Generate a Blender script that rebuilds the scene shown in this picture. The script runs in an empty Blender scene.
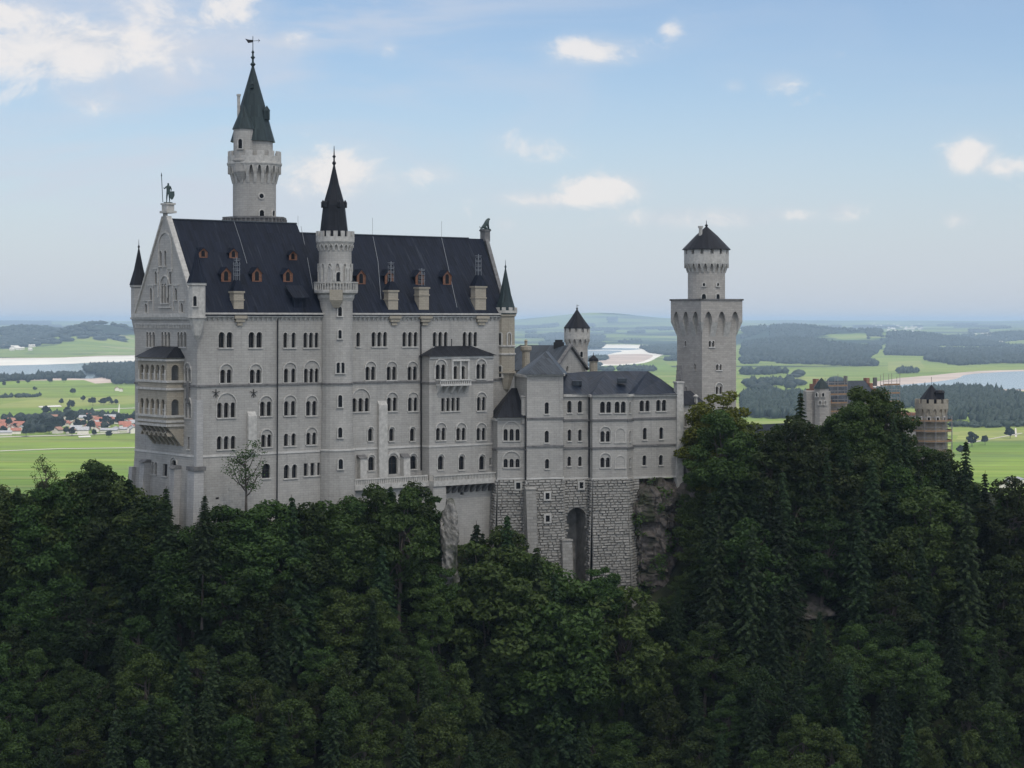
import bpy, math, random
import numpy as np
from mathutils import Vector, Matrix
from mathutils.geometry import delaunay_2d_cdt
R = math.radians
SC = bpy.context.scene
COL = SC.collection
random.seed(7); rng = np.random.default_rng(7)

# ------------------------------------------------------------ camera
F = 2000.0; CX = 512.0; HY = 320.0           # focal length in pixels of the 1024 wide picture, optical centre column, eye level row
cam = bpy.data.cameras.new('camera'); cam.sensor_width = 36; cam.lens = 36*F/1024
cam.shift_y = -(384-HY)/1024.0               # level camera, shifted down, so that walls stay upright
cam.clip_start = 1; cam.clip_end = 250000
camo = bpy.data.objects.new('camera', cam); COL.objects.link(camo)
camo.rotation_euler = (R(90), 0, 0); SC.camera = camo

# ------------------------------------------------------------ light
SUN_EL, SUN_AZ = 54.0, 158.0                # azimuth clockwise from +Y
sdir = Vector((math.sin(R(SUN_AZ))*math.cos(R(SUN_EL)), math.cos(R(SUN_AZ))*math.cos(R(SUN_EL)), math.sin(R(SUN_EL))))
sl = bpy.data.lights.new('sun', 'SUN'); sl.energy = 4.0; sl.angle = R(0.5); sl.color = (1.0, 0.95, 0.87)
so = bpy.data.objects.new('sun', sl); COL.objects.link(so)
so.rotation_euler = (-sdir).to_track_quat('-Z', 'Y').to_euler()
SC.view_settings.view_transform = 'Standard'; SC.view_settings.look = 'None'
SC.view_settings.exposure = 0.5; SC.view_settings.gamma = 1.0; SC.view_settings.use_curve_mapping = False
cy = SC.cycles
cy.max_bounces = 5; cy.diffuse_bounces = 2; cy.glossy_bounces = 2; cy.transmission_bounces = 2; cy.volume_bounces = 0
cy.use_denoising = True; cy.caustics_reflective = False; cy.caustics_refractive = False
HAZE = 5.0e-5

class NT:
    """small helper to write node trees as expressions"""
    def __init__(s, tree): s.t = tree; s.n = tree.nodes; s.l = tree.links
    def new(s, typ, **kw):
        n = s.n.new(typ)
        for k, v in kw.items(): setattr(n, k, v)
        return n
    def put(s, sock, v):
        if hasattr(v, 'is_output'): s.l.new(v, sock)
        elif v is not None: sock.default_value = v
    def m(s, op, a, b=None, c=None, clamp=False):
        n = s.n.new('ShaderNodeMath'); n.operation = op; n.use_clamp = clamp
        s.put(n.inputs[0], a); s.put(n.inputs[1], b)
        if c is not None: s.put(n.inputs[2], c)
        return n.outputs[0]
    def mix(s, f, a, b, blend='MIX'):
        n = s.n.new('ShaderNodeMix'); n.data_type = 'RGBA'; n.blend_type = blend; n.clamp_factor = True
        s.put(n.inputs[0], f)
        s.put(n.inputs[6], a if hasattr(a, 'is_output') else (a[0], a[1], a[2], 1)); s.put(n.inputs[7], b if hasattr(b, 'is_output') else (b[0], b[1], b[2], 1))
        return n.outputs[2]
    def noise(s, vec, scale, detail=4, rough=.55, dist=0.0, dim='3D'):
        n = s.n.new('ShaderNodeTexNoise'); n.noise_dimensions = dim
        if vec is not None: s.put(n.inputs['Vector'], vec)
        n.inputs['Scale'].default_value = scale; n.inputs['Detail'].default_value = detail; n.inputs['Roughness'].default_value = rough; n.inputs['Distortion'].default_value = dist
        return n.outputs['Fac']
    def ramp(s, f, stops, interp='LINEAR'):
        n = s.n.new('ShaderNodeValToRGB'); n.color_ramp.interpolation = interp
        e = n.color_ramp.elements
        while len(e) < len(stops): e.new(0.5)
        for i, (p, c) in enumerate(stops):
            e[i].position = p; e[i].color = (c, c, c, 1) if not hasattr(c, '__len__') else (c[0], c[1], c[2], 1)
        s.put(n.inputs[0], f); return n.outputs[0]
    def mapr(s, f, a, b, c=0.0, d=1.0, smooth=False):
        n = s.n.new('ShaderNodeMapRange'); n.interpolation_type = 'SMOOTHSTEP' if smooth else 'LINEAR'
        s.put(n.inputs[0], f); s.put(n.inputs[1], a); s.put(n.inputs[2], b); s.put(n.inputs[3], c); s.put(n.inputs[4], d)
        return n.outputs[0]
    def comb(s, x, y, z):
        n = s.n.new('ShaderNodeCombineXYZ'); s.put(n.inputs[0], x); s.put(n.inputs[1], y); s.put(n.inputs[2], z); return n.outputs[0]
    def sep(s, v):
        n = s.n.new('ShaderNodeSeparateXYZ'); s.put(n.inputs[0], v); return n.outputs
    def bump(s, h, strength, dist, normal=None):
        n = s.n.new('ShaderNodeBump'); n.inputs['Strength'].default_value = strength; n.inputs['Distance'].default_value = dist
        s.put(n.inputs['Height'], h)
        if normal is not None: s.put(n.inputs['Normal'], normal)
        return n.outputs[0]

# ------------------------------------------------------------ sky: Nishita and procedural clouds, in azimuth and elevation
def make_world():
    w = bpy.data.worlds.new('World'); SC.world = w; w.use_nodes = True
    t = NT(w.node_tree); bg = w.node_tree.nodes['Background']
    sky = t.new('ShaderNodeTexSky', sky_type='NISHITA', sun_disc=False)
    sky.sun_elevation = R(SUN_EL); sky.sun_rotation = R(SUN_AZ); sky.altitude = 900; sky.air_density = 1.0; sky.dust_density = 1.6; sky.ozone_density = 1.4
    tc = t.new('ShaderNodeTexCoord').outputs['Generated']
    x, y, z = t.sep(tc)
    az = t.m('ARCTAN2', x, y); el = t.m('ARCSINE', z)
    k = 1/2000.0
    v1 = t.comb(t.m('MULTIPLY', az, 34), t.m('MULTIPLY', el, 52), 0.3)
    n1 = t.noise(v1, 1.0, 14, .64, .35)
    v2 = t.comb(t.m('MULTIPLY', az, 7), t.m('MULTIPLY', el, 26), 5.1)
    n2 = t.noise(v2, 1.0, 5, .55, .6)
    # cumulus puffs: (azimuth, elevation, half width, half height, density) in units of 1/2000 rad
    puffs = [(-440, 264, 92, 30, 1.2), (-490, 284, 60, 30, .85), (-380, 262, 60, 18, .6), (-330, 300, 90, 28, .62), (-413, 213, 34, 15, .62), (-285, 306, 52, 26, .8), (-222, 276, 18, 16, .6),
             (-340, 312, 60, 14, .5), (78, 269, 42, 15, 1.0), (22, 167, 34, 15, .62), (88, 131, 38, 13, 1.2), (44, 120, 62, 9, .85), (-180, 147, 50, 24, 1.05), (-140, 140, 50, 16, .6),
             (-122, 268, 9, 10, .55), (158, 287, 12, 8, .6), (270, 234, 22, 11, .62), (222, 232, 10, 7, .5), (190, 101, 75, 10, .8), (260, 104, 60, 8, .55), (450, 160, 24, 17, 1.15), (480, 148, 34, 10, .8), (329, 106, 18, 9, .75),
             (440, 98, 14, 8, .6), (-75, 147, 26, 11, .6), (-8, 95, 14, 8, .55), (20, 170, 46, 13, .62), (215, 103, 40, 9, .75), (-480, 235, 80, 30, .45), (620, 240, 70, 26, 1.0), (-700, 200, 90, 30, 1.0), (-600, 90, 50, 14, .9), (720, 110, 60, 14, .8)]
    tot = None
    for (a, e, ra, re, d) in puffs:
        dx = t.m('MULTIPLY', t.m('SUBTRACT', az, a*k), 1/(ra*k)); dy = t.m('MULTIPLY', t.m('SUBTRACT', el, e*k), 1/(re*k))
        r2 = t.m('MULTIPLY_ADD', dx, dx, t.m('MULTIPLY', dy, dy))
        g = t.m('MULTIPLY', t.m('EXPONENT', t.m('MULTIPLY', r2, -0.75)), d)
        tot = g if tot is None else t.m('MAXIMUM', tot, g)
    body = t.m('ADD', tot, t.m('MULTIPLY', t.m('SUBTRACT', n1, .5), 1.9))
    cum = t.mapr(body, .24, .98, 0, 1, True)
    soft = t.m('MULTIPLY', t.mapr(tot, .05, .8, 0, .62, True), t.mapr(n2, .3, .7, .35, 1.0))
    # thin veils; denser towards the upper west
    veilm = t.mapr(t.m('ADD', t.m('MULTIPLY', az, -1.4), t.m('MULTIPLY', el, 1.6)), .0, .5, 0.0, .95, True)
    veil = t.m('MULTIPLY', t.mapr(n2, .38, .75, 0, 1, True), t.m('ADD', veilm, .12))
    low = t.mapr(el, 0.0, .13, .75, 0.0, True)                     # milky air towards the horizon
    skyc = t.mix(1.0, sky.outputs[0], (0.083, 0.0835, 0.087), 'MULTIPLY')
    skyc = t.mix(low, skyc, (.43, .468, .54))
    skyc = t.mix(veil, skyc, (.44, .475, .545))
    shade = t.mapr(t.m('ADD', n1, t.m('MULTIPLY', tot, .16)), .40, .72, 0, 1, True)
    cc = t.mix(shade, (.44, .47, .52), (.635, .61, .595))
    dens = t.m('MAXIMUM', t.m('MULTIPLY', cum, .86), t.m('MULTIPLY', soft, .8))
    skyc = t.mix(dens, skyc, cc)
    # bright cloud cover added above the view to lift the wall light, thinner westward
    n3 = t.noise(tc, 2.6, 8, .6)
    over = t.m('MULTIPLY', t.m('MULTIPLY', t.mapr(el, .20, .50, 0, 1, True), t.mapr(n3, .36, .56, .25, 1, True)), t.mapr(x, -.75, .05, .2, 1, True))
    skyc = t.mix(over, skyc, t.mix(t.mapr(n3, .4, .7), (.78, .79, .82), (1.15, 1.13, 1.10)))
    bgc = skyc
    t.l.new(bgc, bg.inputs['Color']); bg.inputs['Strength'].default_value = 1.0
    w.cycles.sampling_method = 'MANUAL'; w.cycles.sample_map_resolution = 512
make_world()

# ------------------------------------------------------------ object helpers
ORG = {}
def tag(o, label=None, cat=None, group=None, kind=None):
    if label: o['label'] = label
    if cat: o['category'] = cat
    if group: o['group'] = group
    if kind: o['kind'] = kind
    return o
def thing(name, loc, label, cat, group=None):
    o = bpy.data.objects.new(name, None); COL.objects.link(o); o.location = loc; o.empty_display_size = .1
    tag(o, label, cat, group); ORG[o.name] = Vector(loc); return o

class M:
    def __init__(s): s.v = []; s.f = []; s.uv = []; s.sm = []
    def add(s, vs, fs, uvs=None, smooth=False):
        b = len(s.v); s.v += [tuple(p) for p in vs]
        for i, f in enumerate(fs):
            s.f.append(tuple(b+j for j in f)); s.uv.append(uvs[i] if uvs else None); s.sm.append(smooth)
        return s
    def quad(s, a, b, c, d): return s.add([a, b, c, d], [(0, 1, 2, 3)])
    def poly(s, pts): return s.add(pts, [tuple(range(len(pts)))])
    def hexa(s, p):      # 8 points: bottom ring 0-3, top ring 4-7
        return s.add(p, [(3, 2, 1, 0), (4, 5, 6, 7), (0, 1, 5, 4), (1, 2, 6, 5), (2, 3, 7, 6), (3, 0, 4, 7)])
    def box(s, x0, x1, y0, y1, z0, z1):
        return s.hexa([(x0, y0, z0), (x1, y0, z0), (x1, y1, z0), (x0, y1, z0), (x0, y0, z1), (x1, y0, z1), (x1, y1, z1), (x0, y1, z1)])
    def bar(s, a, b, r, n=5, r2=None):
        a = Vector(a); b = Vector(b); d = (b-a).normalized(); q = d.orthogonal().normalized(); w = d.cross(q); r2 = r if r2 is None else r2
        vs = [a+(q*math.cos(2*math.pi*i/n)+w*math.sin(2*math.pi*i/n))*r for i in range(n)]+[b+(q*math.cos(2*math.pi*i/n)+w*math.sin(2*math.pi*i/n))*r2 for i in range(n)]
        return s.add(vs, [(i, (i+1) % n, n+(i+1) % n, n+i) for i in range(n)]+[tuple(range(n-1, -1, -1)), tuple(range(n, 2*n))])
    def lathe(s, cx, cy, prof, n=20, a0=0.0, smooth=False, flat_cap=True):
        vs = []; k = len(prof)
        for i in range(n):
            a = a0+2*math.pi*i/n
            for (r, z) in prof: vs.append((cx+r*math.cos(a), cy+r*math.sin(a), z))
        fs = []; uvs = []
        rr = max(p[0] for p in prof)
        ln = [0]
        for j in range(1, k): ln.append(ln[-1]+math.hypot(prof[j][0]-prof[j-1][0], prof[j][1]-prof[j-1][1]))
        for i in range(n):
            i2 = (i+1) % n; u0 = 2*math.pi*i/n*rr; u1 = 2*math.pi*(i+1)/n*rr
            for j in range(k-1):
                if prof[j][0] < 1e-4 and prof[j+1][0] < 1e-4: continue
                fs.append((i*k+j, i2*k+j, i2*k+j+1, i*k+j+1)); uvs.append([(u0, ln[j]), (u1, ln[j]), (u1, ln[j+1]), (u0, ln[j+1])])
        s.add(vs, fs, uvs, smooth)
        if flat_cap and prof[-1][0] > .01:
            s.add([(cx+prof[-1][0]*math.cos(a0+2*math.pi*i/n), cy+prof[-1][0]*math.sin(a0+2*math.pi*i/n), prof[-1][1]) for i in range(n)], [tuple(range(n))])
        if flat_cap and prof[0][0] > .01:
            s.add([(cx+prof[0][0]*math.cos(a0+2*math.pi*i/n), cy+prof[0][0]*math.sin(a0+2*math.pi*i/n), prof[0][1]) for i in range(n)], [tuple(range(n-1, -1, -1))])
        return s
    def build(s, name, mat, parent=None, loc=None):
        org = ORG[parent.name] if parent is not None else Vector(loc if loc else (0, 0, 0))
        me = bpy.data.meshes.new(name)
        me.from_pydata([(x-org[0], y-org[1], z-org[2]) for x, y, z in s.v], [], s.f)
        ul = me.uv_layers.new(name='UVMap'); dat = []
        for p, uv in zip(me.polygons, s.uv):
            if uv is None:
                N = p.normal
                if abs(N.z) > .98: T = Vector((1, 0, 0)); B = Vector((0, 1, 0))
                else: T = Vector((0, 0, 1)).cross(N).normalized(); B = N.cross(T)
                for vi in p.vertices:
                    c = Vector(s.v[vi]); dat += [c.dot(T), c.dot(B)]
            else:
                for (u, v) in uv: dat += [u, v]
        if len(dat) == 2*len(me.loops): ul.data.foreach_set('uv', dat)
        me.polygons.foreach_set('use_smooth', s.sm)
        me.materials.append(mat); me.update()
        o = bpy.data.objects.new(name, me); COL.objects.link(o)
        if parent is not None: o.parent = parent
        else: o.location = org
        ORG[o.name] = org
        return o

def np_mesh(name, v, f, mat, smooth=False):
    me = bpy.data.meshes.new(name); v = np.asarray(v, dtype=np.float32); f = np.asarray(f, dtype=np.int32); k = f.shape[1]
    me.vertices.add(len(v)); me.vertices.foreach_set('co', v.ravel())
    me.loops.add(f.size); me.loops.foreach_set('vertex_index', f.ravel())
    me.polygons.add(len(f)); me.polygons.foreach_set('loop_start', np.arange(0, f.size, k, dtype=np.int32))
    me.polygons.foreach_set('use_smooth', np.full(len(f), smooth)); me.materials.append(mat); me.update(calc_edges=True); me.validate(); return me
def link_mesh(name, me, parent=None, loc=(0, 0, 0)):
    o = bpy.data.objects.new(name, me); COL.objects.link(o)
    if parent is not None: o.parent = parent
    o.location = loc; return o

# ------------------------------------------------------------ materials
def mat(name, fn):
    m = bpy.data.materials.new(name); m.use_nodes = True; t = NT(m.node_tree); b = m.node_tree.nodes['Principled BSDF']
    b.inputs['Specular IOR Level'].default_value = .3
    fn(t, b); return m
def simple(name, col, rough=.7, var=.25, scale=.8, metal=0.0, spec=.3):
    def fn(t, b):
        p = t.new('ShaderNodeTexCoord').outputs['Object']
        n = t.noise(p, scale, 5, .6)
        c = t.mix(t.mapr(n, .3, .7), [x*(1-var) for x in col], [min(1, x*(1+var)) for x in col])
        t.put(b.inputs['Base Color'], c); b.inputs['Roughness'].default_value = rough; b.inputs['Metallic'].default_value = metal; b.inputs['Specular IOR Level'].default_value = spec
    return mat(name, fn)
def masonry(name, col, bw=1.1, bh=.42, mort=.03, contrast=.075, grime=.35, streak=.3, bump=.35, tint=(1, 1, 1)):
    def fn(t, b):
        uv = t.new('ShaderNodeTexCoord').outputs['UV']; pos = t.new('ShaderNodeNewGeometry').outputs['Position']
        br = t.new('ShaderNodeTexBrick'); t.put(br.inputs['Vector'], uv)
        br.inputs['Scale'].default_value = 1; br.inputs['Brick Width'].default_value = bw; br.inputs['Row Height'].default_value = bh; br.inputs['Mortar Size'].default_value = mort; br.inputs['Mortar Smooth'].default_value = .3
        br.inputs['Color1'].default_value = (1-contrast, 1-contrast, 1-contrast, 1); br.inputs['Color2'].default_value = (1+contrast, 1+contrast, 1+contrast, 1); br.inputs['Mortar'].default_value = (.76, .75, .74, 1); br.inputs['Bias'].default_value = 0
        x, y, z = t.sep(pos)
        big = t.noise(pos, .12, 5, .62)
        c = t.mix(t.mapr(big, .3, .72), [q*(1-grime*.55) for q in col], col)
        sv = t.comb(t.m('MULTIPLY', x, .9), t.m('MULTIPLY', y, .9), t.m('MULTIPLY', z, .06))
        st = t.noise(sv, 1.0, 5, .65)
        c = t.mix(t.m('MULTIPLY', t.mapr(st, .52, .78), streak), c, (col[0]*.45, col[1]*.46, col[2]*.48))
        course = t.noise(t.comb(0.0, 0.0, t.m('MULTIPLY', z, 1.9)), 1.0, 2, .5)
        c = t.mix(t.mapr(course, .35, .7, 0, .35), c, (col[0]*.72, col[1]*.72, col[2]*.72))
        c = t.mix(1.0, c, br.outputs['Color'], 'MULTIPLY')
        fine = t.noise(pos, 2.6, 5, .7)
        c = t.mix(t.mapr(fine, .35, .75, 0, .3), c, (col[0]*1.15, col[1]*1.13, col[2]*1.08))
        t.put(b.inputs['Base Color'], c); b.inputs['Roughness'].default_value = .88
        h = t.m('ADD', t.m('MULTIPLY', br.outputs['Fac'], -1.0), t.m('MULTIPLY', fine, .6))
        t.put(b.inputs['Normal'], t.bump(h, bump, .05))
    return mat(name, fn)
def roofing(name, col, seam=.6, pale=(.16, .17, .18), patina=.35, rough=.42):
    def fn(t, b):
        uv = t.new('ShaderNodeTexCoord').outputs['UV']; pos = t.new('ShaderNodeNewGeometry').outputs['Position']
        u, v, _ = t.sep(uv)
        wv = t.m('FRACT', t.m('DIVIDE', u, seam)); ridge = t.mapr(t.m('ABSOLUTE', t.m('SUBTRACT', wv, .5)), .40, .5, 0, 1)
        sheet = t.noise(t.comb(t.m('FLOOR', t.m('DIVIDE', u, seam)), t.m('FLOOR', t.m('DIVIDE', v, 2.4)), 0.0), 3.7, 1, .5)
        st = t.noise(t.comb(t.m('MULTIPLY', u, .9), t.m('MULTIPLY', v, .07), t.m('MULTIPLY', _, 1)), 1.0, 6, .7)
        big = t.noise(pos, .10, 5, .6)
        c = t.mix(t.mapr(sheet, .3, .7), [q*.65 for q in col], [q*1.5 for q in col])
        c = t.mix(t.m('MULTIPLY', t.mapr(st, .56, .80), patina), c, pale)
        c = t.mix(t.mapr(big, .4, .75, 0, .45), c, [q*1.7 for q in col])
        c = t.mix(t.m('MULTIPLY', ridge, .35), c, [q*.5 for q in col])
        t.put(b.inputs['Base Color'], c); t.put(b.inputs['Roughness'], t.mapr(st, .3, .8, rough-.06, rough+.22)); b.inputs['Specular IOR Level'].default_value = .16
        t.put(b.inputs['Normal'], t.bump(t.m('ADD', ridge, t.m('MULTIPLY', st, .4)), .5, .05))
    return mat(name, fn)
def leafmat(name, dark, light, rough=.6):
    def fn(t, b):
        pos = t.new('ShaderNodeNewGeometry').outputs['Position']; oi = t.new('ShaderNodeObjectInfo').outputs['Random']
        n = t.noise(pos, .9, 3, .6); n2 = t.noise(pos, 7.0, 2, .5)
        c = t.mix(t.mapr(n, .3, .7), dark, light)
        c = t.mix(t.mapr(n2, .45, .72, 0, .75), c, [q*1.7 for q in light]); c = t.mix(t.mapr(n2, .48, .30, 0, .7), c, [q*.5 for q in dark])  # fine noise paints lit tips and shaded interiors into the leaf colour
        h = t.new('ShaderNodeHueSaturation'); t.put(h.inputs['Color'], c)
        t.put(h.inputs['Hue'], t.mapr(oi, 0, 1, .478, .528)); t.put(h.inputs['Value'], t.mapr(t.m('FRACT', t.m('MULTIPLY', oi, 7.3)), 0, 1, .55, 1.5)); h.inputs['Saturation'].default_value = 1.0
        t.put(b.inputs['Base Color'], h.outputs[0]); b.inputs['Roughness'].default_value = rough; b.inputs['Specular IOR Level'].default_value = .25
        tr = t.new('ShaderNodeBsdfTranslucent'); t.put(tr.inputs['Color'], t.mix(1.0, h.outputs[0], (1.0, 1.25, .5), 'MULTIPLY'))
        ms = t.new('ShaderNodeMixShader'); ms.inputs[0].default_value = .3
        t.l.new(b.outputs[0], ms.inputs[1]); t.l.new(tr.outputs[0], ms.inputs[2]); t.l.new(ms.outputs[0], t.n['Material Output'].inputs[0])
    return mat(name, fn)

LIME = masonry('pale_limestone', (.47, .45, .415), grime=.55, streak=.65)
LIMEG = masonry('gable_limestone', (.49, .475, .455), grime=.55, streak=.6)
WARM = masonry('buff_sandstone', (.42, .375, .30), .8, .35, streak=.45)
TOWER = masonry('tower_limestone', (.46, .43, .39), 1.0, .4, contrast=.12, streak=.25)
TRIM = simple('dressed_stone', (.48, .46, .42), .8, .22, 1.5)
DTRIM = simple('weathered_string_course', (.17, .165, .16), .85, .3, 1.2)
WTRIM = simple('white_stone_band', (.55, .53, .49), .8, .15, .8)
RUST = masonry('rough_stone', (.42, .40, .365), 50, 50, .0, 0, grime=.7, streak=.5, bump=.6)
MORTAR = simple('grey_mortar', (.24, .23, .21), .95, .3)  # one even mortar grey for joints, wall core and tower platform
ROOF = roofing('dark_sheet_roof', (.007, .010, .019), pale=(.085, .095, .11), patina=.8, rough=.55)
ROOFW = roofing('wing_sheet_roof', (.014, .020, .033), pale=(.10, .12, .14), patina=.8, rough=.5)
ROOF2 = roofing('grey_sheet_roof', (.042, .05, .060), patina=.55)
COPPER = roofing('green_copper', (.030, .043, .045), .45, (.10, .14, .13), .6)
SPIRE = roofing('black_spire_sheet', (.015, .016, .020), .45, (.06, .07, .075), .3)
GLASS = mat('window_glass', lambda t, b: (t.put(b.inputs['Base Color'], (.006, .007, .009, 1)), t.put(b.inputs['Roughness'], .35), t.put(b.inputs['Specular IOR Level'], .2)))
WOOD = simple('brown_window_wood', (.11, .05, .025), .6, .3, 3)
ORANGE = simple('orange_dormer_wood', (.21, .10, .06), .65, .35, 3)
BRONZE = simple('statue_bronze', (.05, .075, .07), .5, .3, 3)
IRON = simple('dark_iron', (.02, .02, .022), .55, .2)
def cloud_fn(t, b):
    b.inputs['Base Color'].default_value = (.8, .8, .8, 1); tr = t.new('ShaderNodeBsdfTransparent'); ms = t.new('ShaderNodeMixShader'); ms.inputs[0].default_value = .35
    t.l.new(b.outputs[0], ms.inputs[1]); t.l.new(tr.outputs[0], ms.inputs[2]); t.l.new(ms.outputs[0], t.n['Material Output'].inputs[0])
PIER = masonry('pier_stone', (.37, .355, .325), 1.3, .6, .05, contrast=.16, grime=.7, streak=.6, bump=.6)
CLOUDM = mat('cloud_white', cloud_fn)
LATT = simple('pale_lattice_zinc', (.22, .235, .25), .5, .2, 3)

# ------------------------------------------------------------ vertical plane helper
class Pl:
    def __init__(s, px, py, ang, ux=None, uy=None, batter=None):
        s.p = (px, py); s.u = (math.cos(R(ang)), math.sin(R(ang))) if ux is None else (ux, uy); s.n = (s.u[1], -s.u[0]); s.batter = batter
    def P(s, a, z, d=0.0):
        if s.batter and z < s.batter[0]:
            dz = s.batter[0]-z; d = d+dz*s.batter[1]
            L, k0, k1 = s.batter[2], s.batter[3], s.batter[4]
            if L: a = a+dz*(-k0*(1-a/L)+k1*a/L)
        return (s.p[0]+s.u[0]*a+s.n[0]*d, s.p[1]+s.u[1]*a+s.n[1]*d, z)
    def s_(s, px, d=0.0):
        t = (px-CX)/F; X = s.p[0]+s.n[0]*d; Y = s.p[1]+s.n[1]*d
        return (t*Y-X)/(s.u[0]-t*s.u[1])
    def Y(s, a, d=0.0): return s.p[1]+s.u[1]*a+s.n[1]*d
    def z_(s, py, a, d=0.0): return (HY-py)*s.Y(a, d)/F
    def off(s, a, d): q = s.P(a, 1e6, d); return Pl(q[0], q[1], 0, s.u[0], s.u[1])
    def box(s, m, a0, a1, z0, z1, d0, d1):
        P = s.P
        m.hexa([P(a0, z0, d1), P(a1, z0, d1), P(a1, z0, d0), P(a0, z0, d0), P(a0, z1, d1), P(a1, z1, d1), P(a1, z1, d0), P(a0, z1, d0)]); return m
    def wedge(s, m, a0, a1, z0, z1, d0, db, dt):     # outer face at db at the bottom and dt at the top
        P = s.P
        m.hexa([P(a0, z0, db), P(a1, z0, db), P(a1, z0, d0), P(a0, z0, d0), P(a0, z1, dt), P(a1, z1, dt), P(a1, z1, d0), P(a0, z1, d0)]); return m

def arch_pts(c, w, z0, z1, k=6, pointed=False):
    r = w/2
    if pointed:
        pts = [(c-r, z0), (c+r, z0)]
        zs = z1-r*1.35
        for i in range(0, k+1):
            a = i/k; pts.append((c+r*(1-a**1.6), zs+(z1-zs)*math.sin(a*math.pi/2)**.9))
        for i in range(k-1, -1, -1):
            a = i/k; pts.append((c-r*(1-a**1.6), zs+(z1-zs)*math.sin(a*math.pi/2)**.9))
        return pts
    pts = [(c-r, z0), (c+r, z0)]
    for i in range(0, k+1): a = math.pi*i/k; pts.append((c+r*math.cos(a), z1-r+r*math.sin(a)))
    return pts

def facade(m, pl, outline, holes, depth=.5, fold=None, d=0.0):
    """wall face with real openings and reveals"""
    vs = []; edges = []; faces = []
    def loop(pts):
        b = len(vs); vs.extend(Vector(p) for p in pts); faces.append(list(range(b, b+len(pts))))
    loop(outline)
    for h in holes: loop(h)
    if fold is not None:
        b = len(vs); s0 = min(p[0] for p in outline); s1 = max(p[0] for p in outline)
        vs.extend([Vector((s0, fold)), Vector((s1, fold))]); edges.append((b, b+1))
    nv, ne, nf, ov, oe, of = delaunay_2d_cdt(vs, edges, faces, 1, 1e-4)
    keep = [f for f, o in zip(nf, of) if 0 in o and not any(q > 0 for q in o)]
    m.add([pl.P(p[0], p[1], d) for p in nv], keep)
    for h in holes:
        n = len(h)
        for i in range(n):
            a = h[i]; b = h[(i+1) % n]
            m.quad(pl.P(a[0], a[1], d), pl.P(b[0], b[1], d), pl.P(b[0], b[1], d-depth), pl.P(a[0], a[1], d-depth))

class Wins:
    """windows of one plane: collects the holes, builds each window as a part with its pane as a sub-part"""
    def __init__(s, pl, parent, d=0.0, name='window', depth=.5): s.pl = pl; s.par = parent; s.holes = []; s.d = d; s.name = name; s.dep = depth
    def add(s, px, yt, yb, n=1, w=.85, sp=None, arch=0, flat=False, sill=True, pane=GLASS, trim=TRIM, sc=None, pointed=False, ring=.2):
        pl = s.pl; c = pl.s_(px, s.d) if sc is None else sc
        z1 = pl.z_(yt, c, s.d); z0 = pl.z_(yb, c, s.d); sp = sp or w*1.38
        m = M(); cs = [c+(i-(n-1)/2)*sp for i in range(n)]; d = s.d
        for q in cs:
            if flat: s.holes.append([(q-w/2, z0), (q+w/2, z0), (q+w/2, z1), (q-w/2, z1)])
            else: s.holes.append(arch_pts(q, w, z0, z1, 6, pointed))
        W = (n-1)*sp+w
        if sill: pl.box(m, c-W/2-.18, c+W/2+.18, z0-.22, z0-.003, d-.02, d+.22)
        def ringm(cc, r0, r1, zz, th, k=10):
            for i in range(k):
                a0 = math.pi*i/k; a1 = math.pi*(i+1)/k
                P = lambda r, a, dd: pl.P(cc+r*math.cos(a), zz+r*math.sin(a), dd)
                m.hexa([P(r0, a0, d-.02), P(r1, a0, d-.02), P(r1, a1, d-.02), P(r0, a1, d-.02), P(r0, a0, d+th), P(r1, a0, d+th), P(r1, a1, d+th), P(r0, a1, d+th)])
        if arch == 1:       # round relieving arch over all lights
            r = W/2+.14; zz = z1-w*.35
            ringm(c, r, r+ring, zz, .22)
            for sg in (-1, 1):
                a = c+sg*(r+ring/2); pl.box(m, a-ring/2, a+ring/2, z0, zz-.003, d-.02, d+.10)
        elif not flat and not pointed:
            for q in cs: ringm(q, w/2+.02, w/2+.16, z1-w/2, .07, 6)
        for q in cs[:-1]:    # colonnettes
            q += sp/2
            m.bar(pl.P(q, z0, d+.05), pl.P(q, z1-w/2-.1, d+.05), .09, 6); pl.box(m, q-.17, q+.17, z1-w/2-.1, z1-w/2+.12, d-.02, d+.17)
        if not m.v: pl.box(m, c-W/2, c+W/2, z0+.001, z0+.12, d-s.dep+.02, d-.02)
        o = m.build(s.name, trim, s.par)
        g = M(); dd = d-s.dep+.06; g.quad(pl.P(c-W/2-.1, z0-.1, dd), pl.P(c+W/2+.1, z0-.1, dd), pl.P(c+W/2+.1, z1+.1, dd), pl.P(c-W/2-.1, z1+.1, dd))
        g.build('pane', pane, o)
        if pane is not WOOD:
            f = M()
            for q in cs:
                pl.box(f, q-.035, q+.035, z0, z1-.05, dd+.01, dd+.06)
                zz = z0+(z1-z0)*.55; pl.box(f, q-w/2, q+w/2, zz, zz+.06, dd+.01, dd+.05)
            f.build('glazing_bar', WOODD, o)
        return o
WOODD = simple('dark_window_wood', (.06, .05, .045), .6, .2, 3)

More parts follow.
